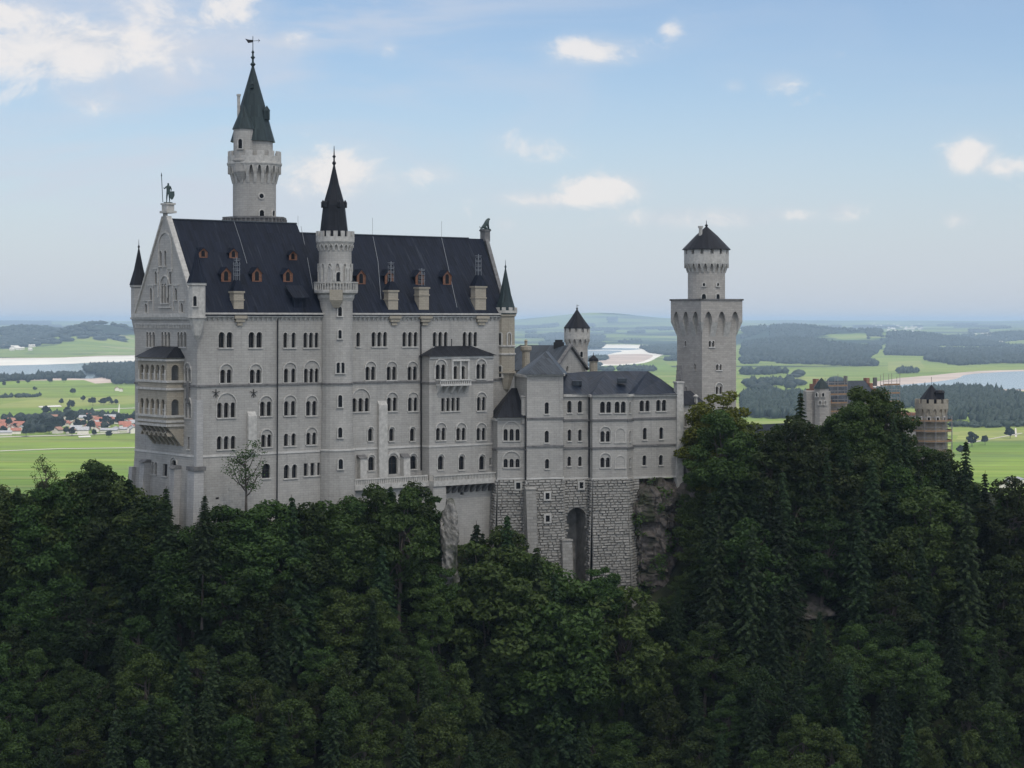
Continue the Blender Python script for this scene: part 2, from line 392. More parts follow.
def corbel_row(m, pl, a0, a1, zt, step=.9, h=.9, d0=0.0, proj=.4, slab=.35):
    """cornice slab on a row of small brackets joined by little arches"""
    pl.box(m, a0, a1, zt-slab, zt, d0-.02, d0+proj)
    n = max(1, int(round((a1-a0)/step))); st = (a1-a0)/n
    for i in range(n+1):
        c = a0+i*st; c = min(max(c, a0+.14), a1-.14)
        pl.wedge(m, c-.13, c+.13, zt-slab-h, zt-slab-.002, d0-.02, d0+.06, d0+proj*.8)
    for i in range(n):
        c = a0+(i+.5)*st; r = st/2-.12
        for k in range(4):
            b0 = math.pi*k/4; b1 = math.pi*(k+1)/4; zz = zt-slab-.12-r
            P = lambda r_, b, dd: pl.P(c+r_*math.cos(b), zz+r_*math.sin(b)*.9, dd)
            m.hexa([P(r, b0, d0), P(r+.13, b0, d0), P(r+.13, b1, d0), P(r, b1, d0), P(r, b0, d0+.2), P(r+.13, b0, d0+.2), P(r+.13, b1, d0+.2), P(r, b1, d0+.2)])
    return m

def crenels(m, cx, cy, r, z0, h, n, th=.35, fill=.55, a0=0.0):
    for i in range(n):
        a = a0+2*math.pi*i/n; b = a+2*math.pi/n*fill
        P = lambda rr, q, z: (cx+rr*math.cos(q), cy+rr*math.sin(q), z)
        m.hexa([P(r-th, a, z0), P(r, a, z0), P(r, b, z0), P(r-th, b, z0), P(r-th, a, z0+h), P(r, a, z0+h), P(r, b, z0+h), P(r-th, b, z0+h)])
    return m
def ring_corbels(m, cx, cy, r0, r1, z0, z1, n, w=.5, arch=True):
    """brackets that carry an overhanging round gallery, with little arches between them"""
    for i in range(n):
        a = 2*math.pi*(i+.5)/n; hw = math.pi/n*w
        P = lambda rr, q, z: (cx+rr*math.cos(q), cy+rr*math.sin(q), z)
        m.hexa([P(r0-.1, a-hw, z0), P(r0+.12, a-hw, z0), P(r0+.12, a+hw, z0), P(r0-.1, a+hw, z0), P(r0-.1, a-hw, z1), P(r1-.03, a-hw, z1), P(r1-.03, a+hw, z1), P(r0-.1, a+hw, z1)])
        if arch:
            b0 = a+hw; b1 = a+2*math.pi/n-hw; k = 4; zs = z0+(z1-z0)*.55
            for j in range(k):
                t0 = j/k; t1 = (j+1)/k
                h0 = zs+(z1-zs)*(1-(2*t0-1)**2)**.5; h1 = zs+(z1-zs)*(1-(2*t1-1)**2)**.5
                q0 = b0+(b1-b0)*t0; q1 = b0+(b1-b0)*t1; ri = r1-.3
                m.hexa([P(ri, q0, h0), P(r1-.03, q0, h0), P(r1-.03, q1, h1), P(ri, q1, h1), P(ri, q0, z1+.05), P(r1-.03, q0, z1+.05), P(r1-.03, q1, z1+.05), P(ri, q1, z1+.05)])
    return m
def round_win(par, cx, cy, r, px, yt, yb, w=.7, pane=GLASS, Yc=None, oculus=False, name='window', trim=None):
    """window on a round tower: stone surround standing proud of the wall with a dark pane set into it"""
    # angle so that the surface point projects to column px
    t = (px-CX)/F; a_ = 1+t*t; b_ = -2*(t*cx+cy); c_ = cx*cx+cy*cy-r*r; D = max(0, b_*b_-4*a_*c_)
    Y = (-b_-math.sqrt(D))/(2*a_); X = t*Y; nx = (X-cx)/r; ny = (Y-cy)/r; l = math.hypot(nx, ny); nx /= l; ny /= l
    pl = Pl(cx+nx*r, cy+ny*r, 0, -ny, nx)
    if pl.n[0]*nx+pl.n[1]*ny < 0: pl = Pl(cx+nx*r, cy+ny*r, 0, ny, -nx)
    z1 = pl.z_(yt, 0); z0 = pl.z_(yb, 0); m = M(); k = 8; d1 = .22
    def prof(rr): return [(-(w/2+rr), z0), ((w/2+rr), z0)]+[((w/2+rr)*math.cos(math.pi*i/k), z1-w/2+(w/2+rr)*math.sin(math.pi*i/k)) for i in range(k+1)] if not oculus else [((w/2+rr)*math.cos(2*math.pi*i/14), (z0+z1)/2+(w/2+rr)*math.sin(2*math.pi*i/14)) for i in range(14)]
    A = prof(0); B = prof(.22); n = len(A)
    for i in range(n):
        j = (i+1) % n
        if not oculus and i == 0: continue
        m.quad(pl.P(*A[i], d1), pl.P(*A[j], d1), pl.P(*B[j], d1), pl.P(*B[i], d1)); m.quad(pl.P(*B[i], d1), pl.P(*B[j], d1), pl.P(*B[j], -.3), pl.P(*B[i], -.3)); m.quad(pl.P(*A[i], d1), pl.P(*A[j], d1), pl.P(*A[j], -.1), pl.P(*A[i], -.1))
    if not oculus: pl.box(m, -w/2-.3, w/2+.3, z0-.2, z0, -.3, .3)
    o = m.build(name, trim or TRIM, par)
    g = M(); g.poly([pl.P(q[0], q[1], .04+.02) for q in A]); g.build('pane', pane, o); return o

# ============================================================ THE CASTLE
def W(px, Y, py=None):
    return ((px-CX)/F*Y, Y) if py is None else ((px-CX)/F*Y, Y, (HY-py)/F*Y)
def seg(a, b):
    L = math.hypot(b[0]-a[0], b[1]-a[1]); p = Pl(a[0], a[1], 0, (b[0]-a[0])/L, (b[1]-a[1])/L); p.L = L; return p
def rect(a0, a1, z0, z1): return [(a0, z0), (a1, z0), (a1, z1), (a0, z1)]
def pipe(parent, pl, px, yt, yb, d=0.0, r=.13):
    a = pl.s_(px, d); m = M(); m.bar(pl.P(a, pl.z_(yb, a, d), d+.2), pl.P(a, pl.z_(yt, a, d), d+.2), r, 6); m.box
    return m.build('downpipe', IRON, parent)

# ------------------------------------------------------------ the palace
ZE = 0.9; LP = 69.0; WP = 23.3
palace = thing('castle_palace', (-55.1, 350, -45), 'long five storey pale stone palace under a steep dark roof with orange dormers', 'palace')
pf = Pl(-55.1, 350, 38); v_ = (-math.sin(R(38)), math.cos(R(38)))
pg = Pl(-55.1+WP*v_[0], 350+WP*v_[1], 0, -v_[0], -v_[1])
pf.batter = (-23.8, .05, LP, .06, 0.0); pg.batter = (-23.8, .06, WP, .05, .05)
ZB = -62.0
wf = Wins(pf, palace); wg = Wins(pg, palace)
A = wf.add
# top row
A(225.6, 332, 347.6, 2, 1.15, 1.6); A(255.4, 332, 347.6, 2, 1.15, 1.6); A(289.5, 332.5, 347.6, 2, .8, 1.75); A(311, 332.5, 347.6, 3, .8, 1.2)
A(358.2, 332.5, 346.5, 1, .8); A(379.3, 332, 346.5, 3, .85, 1.3); A(410, 332, 346.5, 3, .85, 1.3); A(440.2, 332, 346.5, 3, .85, 1.3); A(470, 332, 346.5, 3, .85, 1.3)
# second row
A(226, 369.5, 383, 2, .95, 1.3, 1); A(255.4, 369.5, 383, 2, .95, 1.3, 1); A(289.8, 368.5, 382.5, 2, .85, 1.55, 1); A(311.4, 368.5, 382.5, 3, .8, 1.15, 1)
A(370.4, 366.5, 380, 2, .9, 1.25, 1); A(391.5, 366.5, 380, 2, .9, 1.25, 1); A(412.3, 366.5, 380, 2, .9, 1.25, 1)
# third row
A(226.3, 402.5, 417.6, 3, .9, 1.35, 1); A(265.8, 401.5, 416, 2, .95, 1.35, 1); A(289.8, 401, 415.5, 2, .9, 1.45, 1); A(311.4, 401, 415.5, 2, .9, 1.3, 1)
A(360.6, 398, 411.6, 3, .95, 1.4, 1); A(392, 397.5, 411, 2, .9, 1.3, 1); A(412.9, 397.5, 411, 2, .9, 1.3, 1)
# fourth row
A(226.2, 436, 449.2, 3, .9, 1.4); A(266.4, 434.5, 447, 2, .85, 1.25, 1); A(289.8, 433.5, 445.8, 2, .85, 1.6); A(311.4, 432.5, 444.6, 2, .85, 1.25, 1)
A(370.4, 428.5, 441, 1, 1.0, arch=1); A(391.5, 428.5, 441, 1, 1.0, arch=1); A(412.3, 428.5, 441, 1, 1.0, arch=1)
# fifth row
A(266.4, 463.5, 478, 1, 1.7, trim=TRIM); A(290.6, 464.5, 478, 2, 1.0, 1.7); A(312.7, 463, 475.4, 3, .85, 1.45, flat=True); A(371.2, 456.7, 470.3, 1, 1.3, arch=1); A(412.9, 455.6, 469, 1, 1.5, arch=1)
dr = A(392.8, 455.5, 474, 1, 2.0, arch=1, ring=.45, sill=False); dr.name = 'terrace_door'
# ornament niches below the white band and vents
A(218.5, 497, 500, 1, .7, flat=True, sill=False); A(232, 512, 515, 1, .7, flat=True, sill=False)
# gable side windows
B = wg.add
for px in (150.6, 165.8, 181.9): B(px, 332, 347, 3, .85, 1.2)
B(165.2, 283.5, 303, 3, .75, 1.05, 1)
for px, yt, yb in ((160.7, 251, 266), (165.3, 250.5, 266), (155.7, 271.5, 284), (170.2, 271.5, 284), (150.8, 288, 300), (176, 288, 300), (146, 303.5, 312.5), (182, 303, 312)): B(px, yt, yb, 1, .7)
B(188, 368, 381.5, 2, .8, 1.15, 1); B(188.2, 402, 418, 2, .8, 1.15, 1); B(188.5, 437, 449, 1, .7, flat=True)
B(144.3, 461, 473, 1, 1.1); B(155.3, 462, 474, 2, .8, 1.2); B(165.9, 464, 476, 1, 1.6, flat=True, pane=GLASS); B(174.4, 460, 486, 1, 2.0, arch=1)
wm = M()
facade(wm, pf, rect(0, LP, ZB, ZE), wf.holes, .5, -23.8)
go = [(0, ZB), (WP, ZB), (WP, ZE), (WP/2+.9, 18.2), (WP/2+.9, 19.2), (WP/2-.9, 19.2), (WP/2-.9, 18.2), (0, ZE)]
facade(wm, pg, go, wg.holes, .5, -23.8)
bk0 = pf.P(0, 0, -WP); bk1 = pf.P(LP, 0, -WP); q1 = pf.P(LP, 0)
wm.quad((bk0[0], bk0[1], ZB), (bk1[0], bk1[1], ZB), (bk1[0], bk1[1], ZE), (bk0[0], bk0[1], ZE))
pr = seg((q1[0], q1[1]), (bk1[0], bk1[1]))       # far gable wall
wm.poly([pr.P(0, ZB), pr.P(WP, ZB), pr.P(WP, ZE), pr.P(0, ZE)])
wm.poly([pf.P(LP, ZE, -0.0), pf.P(LP+3.5, 16.3, -WP/2), pf.P(LP, ZE, -WP)])
wm.build('wall', LIME, palace)
gp = M()   # a thin skin cannot share the wall's plane: coping stones stand proud instead
for sg in (0, 1):
    for k in range(14):
        t0 = k/14; t1 = (k+1)/14-.004
        if sg == 0: a0 = WP/2-.9-(WP/2-.9)*t0; a1 = WP/2-.9-(WP/2-.9)*t1
        else: a0 = WP/2+.9+(WP/2-.9)*t0; a1 = WP/2+.9+(WP/2-.9)*t1
        z0 = 18.2-(18.2-ZE)*t0; z1 = 18.2-(18.2-ZE)*t1
        P = pg.P
        gp.hexa([P(a0, z0-.2, .28), P(a1, z1-.2, .28), P(a1, z1-.2, -.75), P(a0, z0-.2, -.75), P(a0, z0+.45, .28), P(a1, z1+.45, .28), P(a1, z1+.45, -.75), P(a0, z0+.45, -.75)])
SK = 3.6
# far gable parapet, seen over the roof; it stands askew to the long front
far_ = M()
for k in range(12):
    t0 = k/12; t1 = (k+1)/12; z0 = ZE+.9+(16.7-ZE)*t0; z1 = ZE+.9+(16.7-ZE)*t1; d0 = -WP/2*t0; d1 = -WP/2*t1
    for sg in (0, 1):
        e0, e1 = (d0, d1) if sg == 0 else (-WP-d0, -WP-d1); P = pf.P; q0 = LP+SK*t0; q1 = LP+SK*t1
        far_.hexa([P(q0-.75, z0-1.2, e0), P(q0+.1, z0-1.2, e0), P(q1+.1, z1-1.2, e1), P(q1-.75, z1-1.2, e1), P(q0-.75, z0-.25, e0), P(q0+.1, z0-.25, e0), P(q1+.1, z1-.25, e1), P(q1-.75, z1-.25, e1)])
pf.box(far_, LP+SK-1.1, LP+SK+.2, 15.8, 17.9, -WP/2-.8, -WP/2+.8); pf.box(far_, LP+SK-1.25, LP+SK+.35, 17.9, 18.2, -WP/2-.95, -WP/2+.95)
far_.build('gable_parapet', DTRIM, palace)
pg.box(gp, WP/2-1.3, WP/2+1.3, 19.2, 19.6, -1.6, .45); pg.box(gp, WP/2-.95, WP/2+.95, 19.6, 20.7, -1.3, .2); pg.box(gp, WP/2-1.15, WP/2+1.15, 20.7, 21.0, -1.5, .35)
gp.build('gable_coping', TRIM, palace)
# cornices and string courses
cm = M(); corbel_row(cm, pf, .2, LP-.2, ZE-.05, 1.0, .75, 0, .5, .3); cm.build('cornice', TRIM, palace)
cm = M(); pg.box(cm, -.35, WP+.35, .45, 1.2, -.02, .55); pg.box(cm, -.2, WP+.2, .1, .45, -.02, .35)
for i in range(38): a = .4+i*(WP-.8)/37; pg.box(cm, a-.14, a+.14, -1.5, -.85, -.02, .16)
pg.box(cm, 0, WP, -.85, -.6, -.02, .2); cm.build('gable_cornice', TRIM, palace)
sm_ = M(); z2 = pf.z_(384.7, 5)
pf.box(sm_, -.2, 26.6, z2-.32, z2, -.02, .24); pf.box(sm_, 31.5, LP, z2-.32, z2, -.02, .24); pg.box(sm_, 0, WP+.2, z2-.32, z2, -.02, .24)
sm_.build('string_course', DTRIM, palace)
sm_ = M(); pf.box(sm_, -.3, LP, -24.1, -23.75, -.02, .14); pg.box(sm_, 0, WP+.3, -24.1, -23.75, -.02, .14)
sm_.build('white_band', WTRIM, palace)
# stepped blind arcading of the gable
bm_ = M()
for px, yt, yb in ((155.7, 268, 292), (170.2, 268, 292), (150.8, 284.5, 305), (176, 284.5, 305), (146, 300, 313), (182, 300, 313)):
    a = pg.s_(px); zt = pg.z_(yt, a); zb = pg.z_(yb, a); sg = -1 if a < WP/2 else 1
    pg.box(bm_, a-sg*.95-.12, a-sg*.95+.12, zb-1.0, zt, -.02, .14); pg.box(bm_, min(a-sg*.83, a+sg*1.0), max(a-sg*.83, a+sg*1.0), zt-.2, zt, -.02, .14)
a = WP/2
for k in range(12):
    b0 = math.pi*k/12; b1 = math.pi*(k+1)/12; r = 2.3; zz = pg.z_(246, a)
    P = lambda rr, b, dd: pg.P(a+rr*math.cos(b), zz+rr*math.sin(b), dd)
    bm_.hexa([P(r, b0, -.02), P(r+.28, b0, -.02), P(r+.28, b1, -.02), P(r, b1, -.02), P(r, b0, .18), P(r+.28, b0, .18), P(r+.28, b1, .18), P(r, b1, .18)])
for sg in (-1, 1): pg.box(bm_, a+sg*2.44-.14, a+sg*2.44+.14, pg.z_(272, a), pg.z_(246, a)-.01, -.02, .18)
pg.box(bm_, a-2.2, a+2.2, pg.z_(308, a), pg.z_(306.5, a), -.02, .25)
bm_.build('blind_arcade', TRIM, palace)
# corner pier and buttresses
bt = M()
pf.wedge(bt, -1.0, .9, ZB, -26.3, -1.4, .9, 1.0); pf.box(bt, -.3, 1.0, -26.3, -14, -.5, .42)
for px, yt, yb in ((149.5, 462, 489), (179.5, 468, 512)):
    a = pg.s_(px); zt = pg.z_(yt, a); pg.wedge(bt, a-.8, a+.8, ZB, zt, -.5, 1.6, 1.3)
pg.wedge(bt, -.5, .9, ZB, -27, -.5, .9, .7)
bt.build('buttress', LIMEG, palace)
bt = M(); pf.box(bt, -1.3, 1.1, -26.3, -25.6, -1.5, 1.35)
for px, yt, yb in ((149.5, 462, 489), (179.5, 468, 512)):
    a = pg.s_(px); zt = pg.z_(yt, a); pg.wedge(bt, a-.95, a+.95, zt+.002, zt+.5, -.3, 1.7, 1.0)
bt.build('buttress_cap', DTRIM, palace)
for px, yt, yb, w in ((251, 416, 450, 1.7), (381.6, 405, 475, 1.9)):
    m = M(); a = pf.s_(px); pf.box(m, a-w/2, a+w/2, pf.z_(yb, a)-.5, pf.z_(yt, a), -.02, .6); pf.wedge(m, a-w/2, a+w/2, pf.z_(yt, a), pf.z_(yt, a)+.8, -.02, .6, .05); m.build('chimney_breast', TRIM, palace)
for px, yt, yb in ((360.5, 458, 478), (403.5, 457, 476)):
    a = pf.s_(px); m = M(); pf.box(m, a-.75, a+.75, pf.z_(yb, a), pf.z_(yt, a), -.02, 1.1); o = m.build('stair_cabin', TRIM, palace)
    m = M(); pf.wedge(m, a-.9, a+.9, pf.z_(yt, a)+.003, pf.z_(yt-3.5, a), -.02, 1.3, .1); m.build('cabin_roof', DTRIM, palace)
# wrought iron wall anchors
for px, py in ((215.6, 393), (253.3, 393)):
    a = pf.s_(px); z = pf.z_(py, a); m = M()
    m.bar(pf.P(a, z-.8, .15), pf.P(a, z+.7, .15), .08)
    for dx, dz in ((.75, .3), (-.75, .3), (.5, -.6), (-.5, -.6)): m.bar(pf.P(a, z, .15), pf.P(a+dx, z+dz, .15), .06)
    m.build('wall_anchor', IRON, palace)
a = pg.s_(189.3); m = M(); z = pg.z_(394, a); pg.box(m, a-.35, a+.35, z-1.6, z+1.2, 0, .45); m.bar(pg.P(a, z+1.2, .3), pg.P(a, z+2.3, .3), .22); m.build('wall_figure', DTRIM, palace)
pipe(palace, pf, 277.2, 318, 512); pipe(palace, pf, 420.3, 318, 470)

# roof: steep, two ridge heights
def two_slope(m, s0, s1, zr, zrb, over=.55, th=.3, zl=ZE, sk=0):
    k = (zr-zl)/(WP/2); P = pf.P
    e = zl-over*k
    front = [P(s0, e, over), P(s1, e, over), P(s1+sk, zr, -WP/2), P(s0, zr, -WP/2)]
    back = [P(s0, e, -WP-over), P(s1, e, -WP-over), P(s1+sk, zr, -WP/2), P(s0, zr, -WP/2)]
    m.quad(*front); m.quad(back[1], back[0], back[3], back[2])
    for s_, k_ in ((s0, 0), (s1, sk)): m.poly([P(s_, e, over), P(s_+k_, zr, -WP/2), P(s_, e, -WP-over), P(s_, e-th, -WP-over), P(s_, e-th, over)])
    m.quad(P(s0, e, over), P(s1, e, over), P(s1, e-th, over), P(s0, e-th, over)); m.quad(P(s0, e-th, over), P(s1, e-th, over), P(s1, e-th, -.1), P(s0, e-th, -.1))
rm = M(); two_slope(rm, .35, 27.6, 18.1, 0, zl=ZE+.9); two_slope(rm, 27.65, LP-1.0, 16.35, 0, zl=ZE+.9, sk=SK)
roof = rm.build('roof', ROOF, palace)
gm = M(); pf.box(gm, -.1, 27.4, .98, 1.3, .45, .85); pf.box(gm, 31.5, LP-.3, .98, 1.3, .45, .85); gm.build('gutter', TRIM, palace)
rd = M(); rd.bar(pf.P(.4, 18.15, -WP/2), pf.P(27.6, 18.15, -WP/2), .16); rd.bar(pf.P(27.7, 16.4, -WP/2), pf.P(LP-1, 16.4, -WP/2), .16); rd.build('ridge_cap', ROOF2, palace)
for px, h in ((298, 4), (372.5, 4.2), (441.6, 4.0)):
    l = pf.off(0, -WP/2).s_(px); z = 18.1 if l < 27.6 else 16.4; m = M(); m.bar(pf.P(l, z-.1, -WP/2), pf.P(l, z+h*.8, -WP/2), .03, 4); m.build('lightning_rod', IRON, palace)
def roof_line(pts):
    m = M(); q = []
    for px, py in pts:
        s_, d_, z_, k_ = on_roof(px, py); q.append(pf.P(s_, z_+.12, -d_))
    for a_, b_ in zip(q[:-1], q[1:]): m.bar(a_, b_, .06, 4)
    m.build('roof_cable', LATT, palace)
def on_roof(px, py):
    """point where the sight line through a roof feature meets the front slope: (s, inward distance, z)"""
    zl = ZE+.9; ray = Vector(((px-CX)/F, 1, (HY-py)/F))
    for zr in (18.1, 16.35):
        k = (zr-zl)/(WP/2); p0 = Vector(pf.P(0, zl, 0)); t1 = Vector((pf.u[0], pf.u[1], 0)); t2 = Vector((-pf.n[0], -pf.n[1], k)); N = t1.cross(t2)
        h = ray*(p0.dot(N)/ray.dot(N)); s_ = (h.x-p0.x)*pf.u[0]+(h.y-p0.y)*pf.u[1]
        if (s_ < 27.6) == (zr > 17): break
    return s_, (h.z-zl)/k, h.z, k
def dormer(px, pt, pb, w, matf, low=False):
    s_, q, z, k = on_roof(px, pb); Y = pf.Y(s_, -q); h = (pb-pt)*Y/F; m = M(); P = pf.P; hw = w/2; hb = h*.62
    A_ = lambda a, zz, dd: P(s_+a, z+zz, -q+dd)
    back = hb/k+.3; bt_ = h/k+.4
    ov = .22
    m.quad(A_(-hw, -.3, 0), A_(-hw, hb, 0), A_(-hw, hb, -back), A_(-hw, -.3, -.3)); m.quad(A_(hw, -.3, 0), A_(hw, hb, 0), A_(hw, hb, -back), A_(hw, -.3, -.3))
    for sg in (-1, 1):
        m.quad(A_(sg*(hw+ov), hb-.15, ov), A_(0, h+.12, ov), A_(0, h+.12, -bt_), A_(sg*(hw+ov), hb-.15, -back))
        m.quad(A_(sg*(hw+ov), hb-.30, ov), A_(0, h-.05, ov), A_(0, h+.12, ov), A_(sg*(hw+ov), hb-.15, ov))
    o = m.build('dormer', ROOF, palace)
    f = M(); f.add([A_(-hw, -.1, .02), A_(hw, -.1, .02), A_(hw, hb-.1, .02), A_(0, h-.12, .02), A_(-hw, hb-.1, .02)], [(0, 1, 2, 3, 4)])
    f.add([A_(-hw, -.1, -.1), A_(hw, -.1, -.1), A_(hw, -.1, .02), A_(-hw, -.1, .02)], [(0, 1, 2, 3)])
    for sg in (-1, 1):
        f.bar(A_(sg*hw*.92, 0, .1), A_(sg*hw*.92, hb, .1), .09, 4); f.bar(A_(sg*hw, hb-.1, .14), A_(0, h-.05, .14), .09, 4)
    f.build('dormer_front', matf, o)
    g = M(); g.poly([A_(a, zz, .05) for a, zz in arch_pts(0, w*.42, .15, h*.74)]); g.build('dormer_pane', GLASS, o)
for px, pt, pb in ((226, 267.5, 281.5), (256.8, 267.5, 281.5), (287.8, 268.5, 281.8), (361, 269.8, 284), (389, 269.8, 284), (419.5, 270.5, 284.5), (447, 270.5, 284.5)): dormer(px, pt, pb, 2.0, ORANGE)
for px, pt, pb in ((203, 248, 257.5), (233.3, 248.5, 258), (292.8, 251, 260)): dormer(px, pt, pb, 1.7, ORANGE)
def hatch():
    s_, q, z, k = on_roof(299, 306); P = pf.P; A_ = lambda a, zz, dd: P(s_+a, z+zz, -q+dd); m = M()
    m.hexa([A_(-1.3, -.5, .2), A_(1.3, -.5, .2), A_(1.3, -.5, -3), A_(-1.3, -.5, -3), A_(-1.3, 1.5, .2), A_(1.3, 1.5, .2), A_(1.3, 1.5, -1.2), A_(-1.3, 1.5, -1.2)])
    m.hexa([A_(-1.8, 1.35, .8), A_(1.8, 1.35, .8), A_(1.8, 3.6, -1.9), A_(-1.8, 3.6, -1.9), A_(-1.8, 1.55, .8), A_(1.8, 1.55, .8), A_(1.8, 3.8, -1.9), A_(-1.8, 3.8, -1.9)])
    m.build('roof_hatch', ROOF, palace)
hatch()
for pts_ in (((234, 222), (240, 240), (247, 264)), ((301, 227), (308, 262), (313, 290)), ((373, 237), (378, 262), (381, 300)), ((441.5, 238), (447, 262), (457, 308))): roof_line(pts_)
def turret_chimney(px, ystone_t, ystone_b, yroof, yfin, w=2.0, console=True, slots=True):
    """square stone chimney on the wall head: stone shaft, dark pyramid hood, zinc lattice finial"""
    a = pf.s_(px, .3); zf = lambda y: pf.z_(y, a, .3); m = M()
    zt, zb, zr, zn = zf(ystone_t), zf(ystone_b), zf(yroof), zf(yfin)
    pf.box(m, a-w/2, a+w/2, ZE+.3, zt, -1.6, -.12)
    pf.box(m, a-w/2-.18, a+w/2+.18, zt-.35, zt-.003, -1.75, .06); pf.box(m, a-w/2-.12, a+w/2+.12, (zt+zb)/2-.12, (zt+zb)/2+.12, -1.7, .0)
    if console:
        for k, (e, h) in enumerate(((.25, .6), (-.1, .7), (-.5, .7))): pf.box(m, a-w/2-e, a+w/2+e, ZE-.1-.62*k-.55, ZE-.1-.62*k-.01, -.02, .75-.2*k)
    o = m.build('roof_chimney', WARM, palace)
    h = M(); P = pf.P; cxx = a; d0 = -1.8; d1 = .1; dm = (d0+d1)/2; b = [(a-w/2-.2, d1), (a+w/2+.2, d1), (a+w/2+.2, d0), (a-w/2-.2, d0)]; t_ = [(a-.38, dm+.38), (a+.38, dm+.38), (a+.38, dm-.38), (a-.38, dm-.38)]
    zc = zt+(zr-zt)*.8
    h.hexa([P(x, zt+.01, d) for x, d in b]+[P(x, zc, d) for x, d in t_]); h.build('chimney_hood', ROOF, o)
    f = M()
    for x, d in t_: f.bar(P(x, zc-.3, d), P(x, zn-.8, d), .05, 4)
    for k in range(4):
        zz = zc+(zn-zc)*(.2+.22*k)
        for i in range(4): f.bar(P(t_[i][0], zz, t_[i][1]), P(t_[(i+1) % 4][0], zz, t_[(i+1) % 4][1]), .045, 4)
        f.bar(P(a-.75, zz+.25, dm), P(a+.75, zz+.25, dm), .04, 4)
    f.bar(P(a, zn-1, dm), P(a, zn, dm), .08, 4); f.build('lattice_finial', LATT, o)
turret_chimney(240, 291, 309, 277, 257); turret_chimney(394.5, 290, 309, 279, 261, 2.2); turret_chimney(425.3, 287, 303, 285, 268, 2.3); turret_chimney(482, 286, 310, 272, 254, 2.6)
# corner turrets
def corner_turret(name, px, Y, r, ye, yt, ybody, ycorb, matb, mats, sides=8, label=None, slab=True, ytop=None, wins=()):
    cx, cyy = W(px, Y); z = lambda y: (HY-y)*Y/F; m = M()
    m.lathe(cx, cyy, [(.15, z(ycorb)), (r*.45, z(ycorb)+.8), (r*.95, z(ybody)-.25), (r*1.12, z(ybody)-.2), (r*1.12, z(ybody)+.1), (r, z(ybody)+.12), (r, z(ye)-.5), (r*1.15, z(ye)-.4), (r*1.15, z(ye))], sides, R(22.5))
    o = m.build('corner_turret', matb, palace)
    s = M(); s.lathe(cx, cyy, [(r*1.22, z(ye)), (r*.62, z(ye)+(z(yt)-z(ye))*.42), (.10, z(yt))], sides, R(22.5)); s.lathe(cx, cyy, [(.1, z(yt)-.1), (.22, z(yt)+.25), (.06, z(yt)+.6), (.03, z(yt)+1.6)], 6); s.build('turret_spire', mats, o)
    for (wx, wt, wb) in wins: round_win(o, cx, cyy, r*.93, wx, wt, wb, .6, name='turret_window')
    return o, cx, cyy
corner_turret('t', 138.8, 372, 1.45, 285, 248, 318, 342, LIMEG, SPIRE, wins=((139.5, 299, 311),))
corner_turret('t', 197, 348.6, 1.5, 283, 249, 317, 340, TRIM, ROOF, wins=((195.2, 296, 306),))
o, cx, cyy = corner_turret('t', 505.5, 392.5, 1.95, 314, 268, 372, 393, WARM, COPPER, wins=((500.5, 333, 345), (500.5, 366, 377), (509, 333, 345)))
m = M(); zz = lambda y: (HY-y)*392.5/F
for y in (346, 354): m.lathe(cx, cyy, [(2.0, zz(y)-.2), (2.2, zz(y)-.1), (2.2, zz(y)+.15), (2.0, zz(y)+.2)], 8, R(22.5), flat_cap=False)
m.lathe(cx, cyy, [(2.3, zz(313)), (2.3, zz(310.5)), (2.0, zz(310.5))], 16); crenels(m, cx, cyy, 2.3, zz(310.5), .6, 10, .3)
m.build('turret_battlement', TRIM, palace)

# loggia on the gable
PD = 3.3; a0 = pg.s_(138, PD); a1 = (pg.s_(168, PD)+pg.s_(182.5, 0))/2
pl = pg.off(0, PD); ps = seg(pg.P(a1, 0, PD)[:2], pg.P(a1, 0, 0)[:2])
zt = pl.z_(358, a1); zu0, zu1 = pl.z_(380.5, a1), pl.z_(365, a1); zl0, zl1 = pl.z_(416, a1), pl.z_(399.5, a1); zb = pl.z_(426, a1)
ld = thing('loggia', pg.P((a0+a1)/2, zb, 0), 'two storey buff stone balcony with arcades of round arches projecting from the palace gable', 'loggia')
lm = M(); holes = []; n = 5; stp = (a1-a0-1.0)/n
for (zz0, zz1) in ((zu0, zu1), (zl0, zl1)):
    for i in range(n): holes.append(arch_pts(a0+.5+stp*(i+.5), stp*.62, zz0, zz1))
facade(lm, pl, rect(a0, a1, zb, zt), holes, .45)
hs = []
for (zz0, zz1) in ((zu0, zu1), (zl0, zl1)): hs += [arch_pts(PD*.5, 1.5, zz0, zz1)]
facade(lm, ps, rect(0, ps.L, zb, zt), hs, .45)
psl = seg(pg.P(a0, 0, 0)[:2], pg.P(a0, 0, PD)[:2]); facade(lm, psl, rect(0, psl.L, zb, zt), [], .45)  # unseen far side kept solid so the arcade interior stays dark
for z in (zb, zu0-.9, zt-.3): pg.box(lm, a0+.01, a1-.01, z, z+.25, 0.02, PD-.01)
lm.build('arcade_wall', WARM, ld)
tr = M()
for z in (zb, zl0-.15, zu0-.25, pl.z_(389.5, a1), pl.z_(422, a1), zt-.45):
    pl.box(tr, a0-.3, a1+.3, z-.15, z+.25, -.02, .3); ps.box(tr, -.01, ps.L, z-.15, z+.25, -.02, .3)
for (zz0, zz1) in ((zu0, zu1), (zl0, zl1)):
    for i in range(n+1): c = a0+.5+stp*i; tr.bar(pl.P(c, zz0, .08), pl.P(c, zz1-.9, .08), .16, 6)
    for i in range(n*4): c = a0+.5+stp*n*i/(n*4); pl.box(tr, c-.05, c+.1, zz0, zz0+1.0, -.4, -.25)
    pl.box(tr, a0+.3, a1-.3, zz0+1.0, zz0+1.15, -.45, -.2)
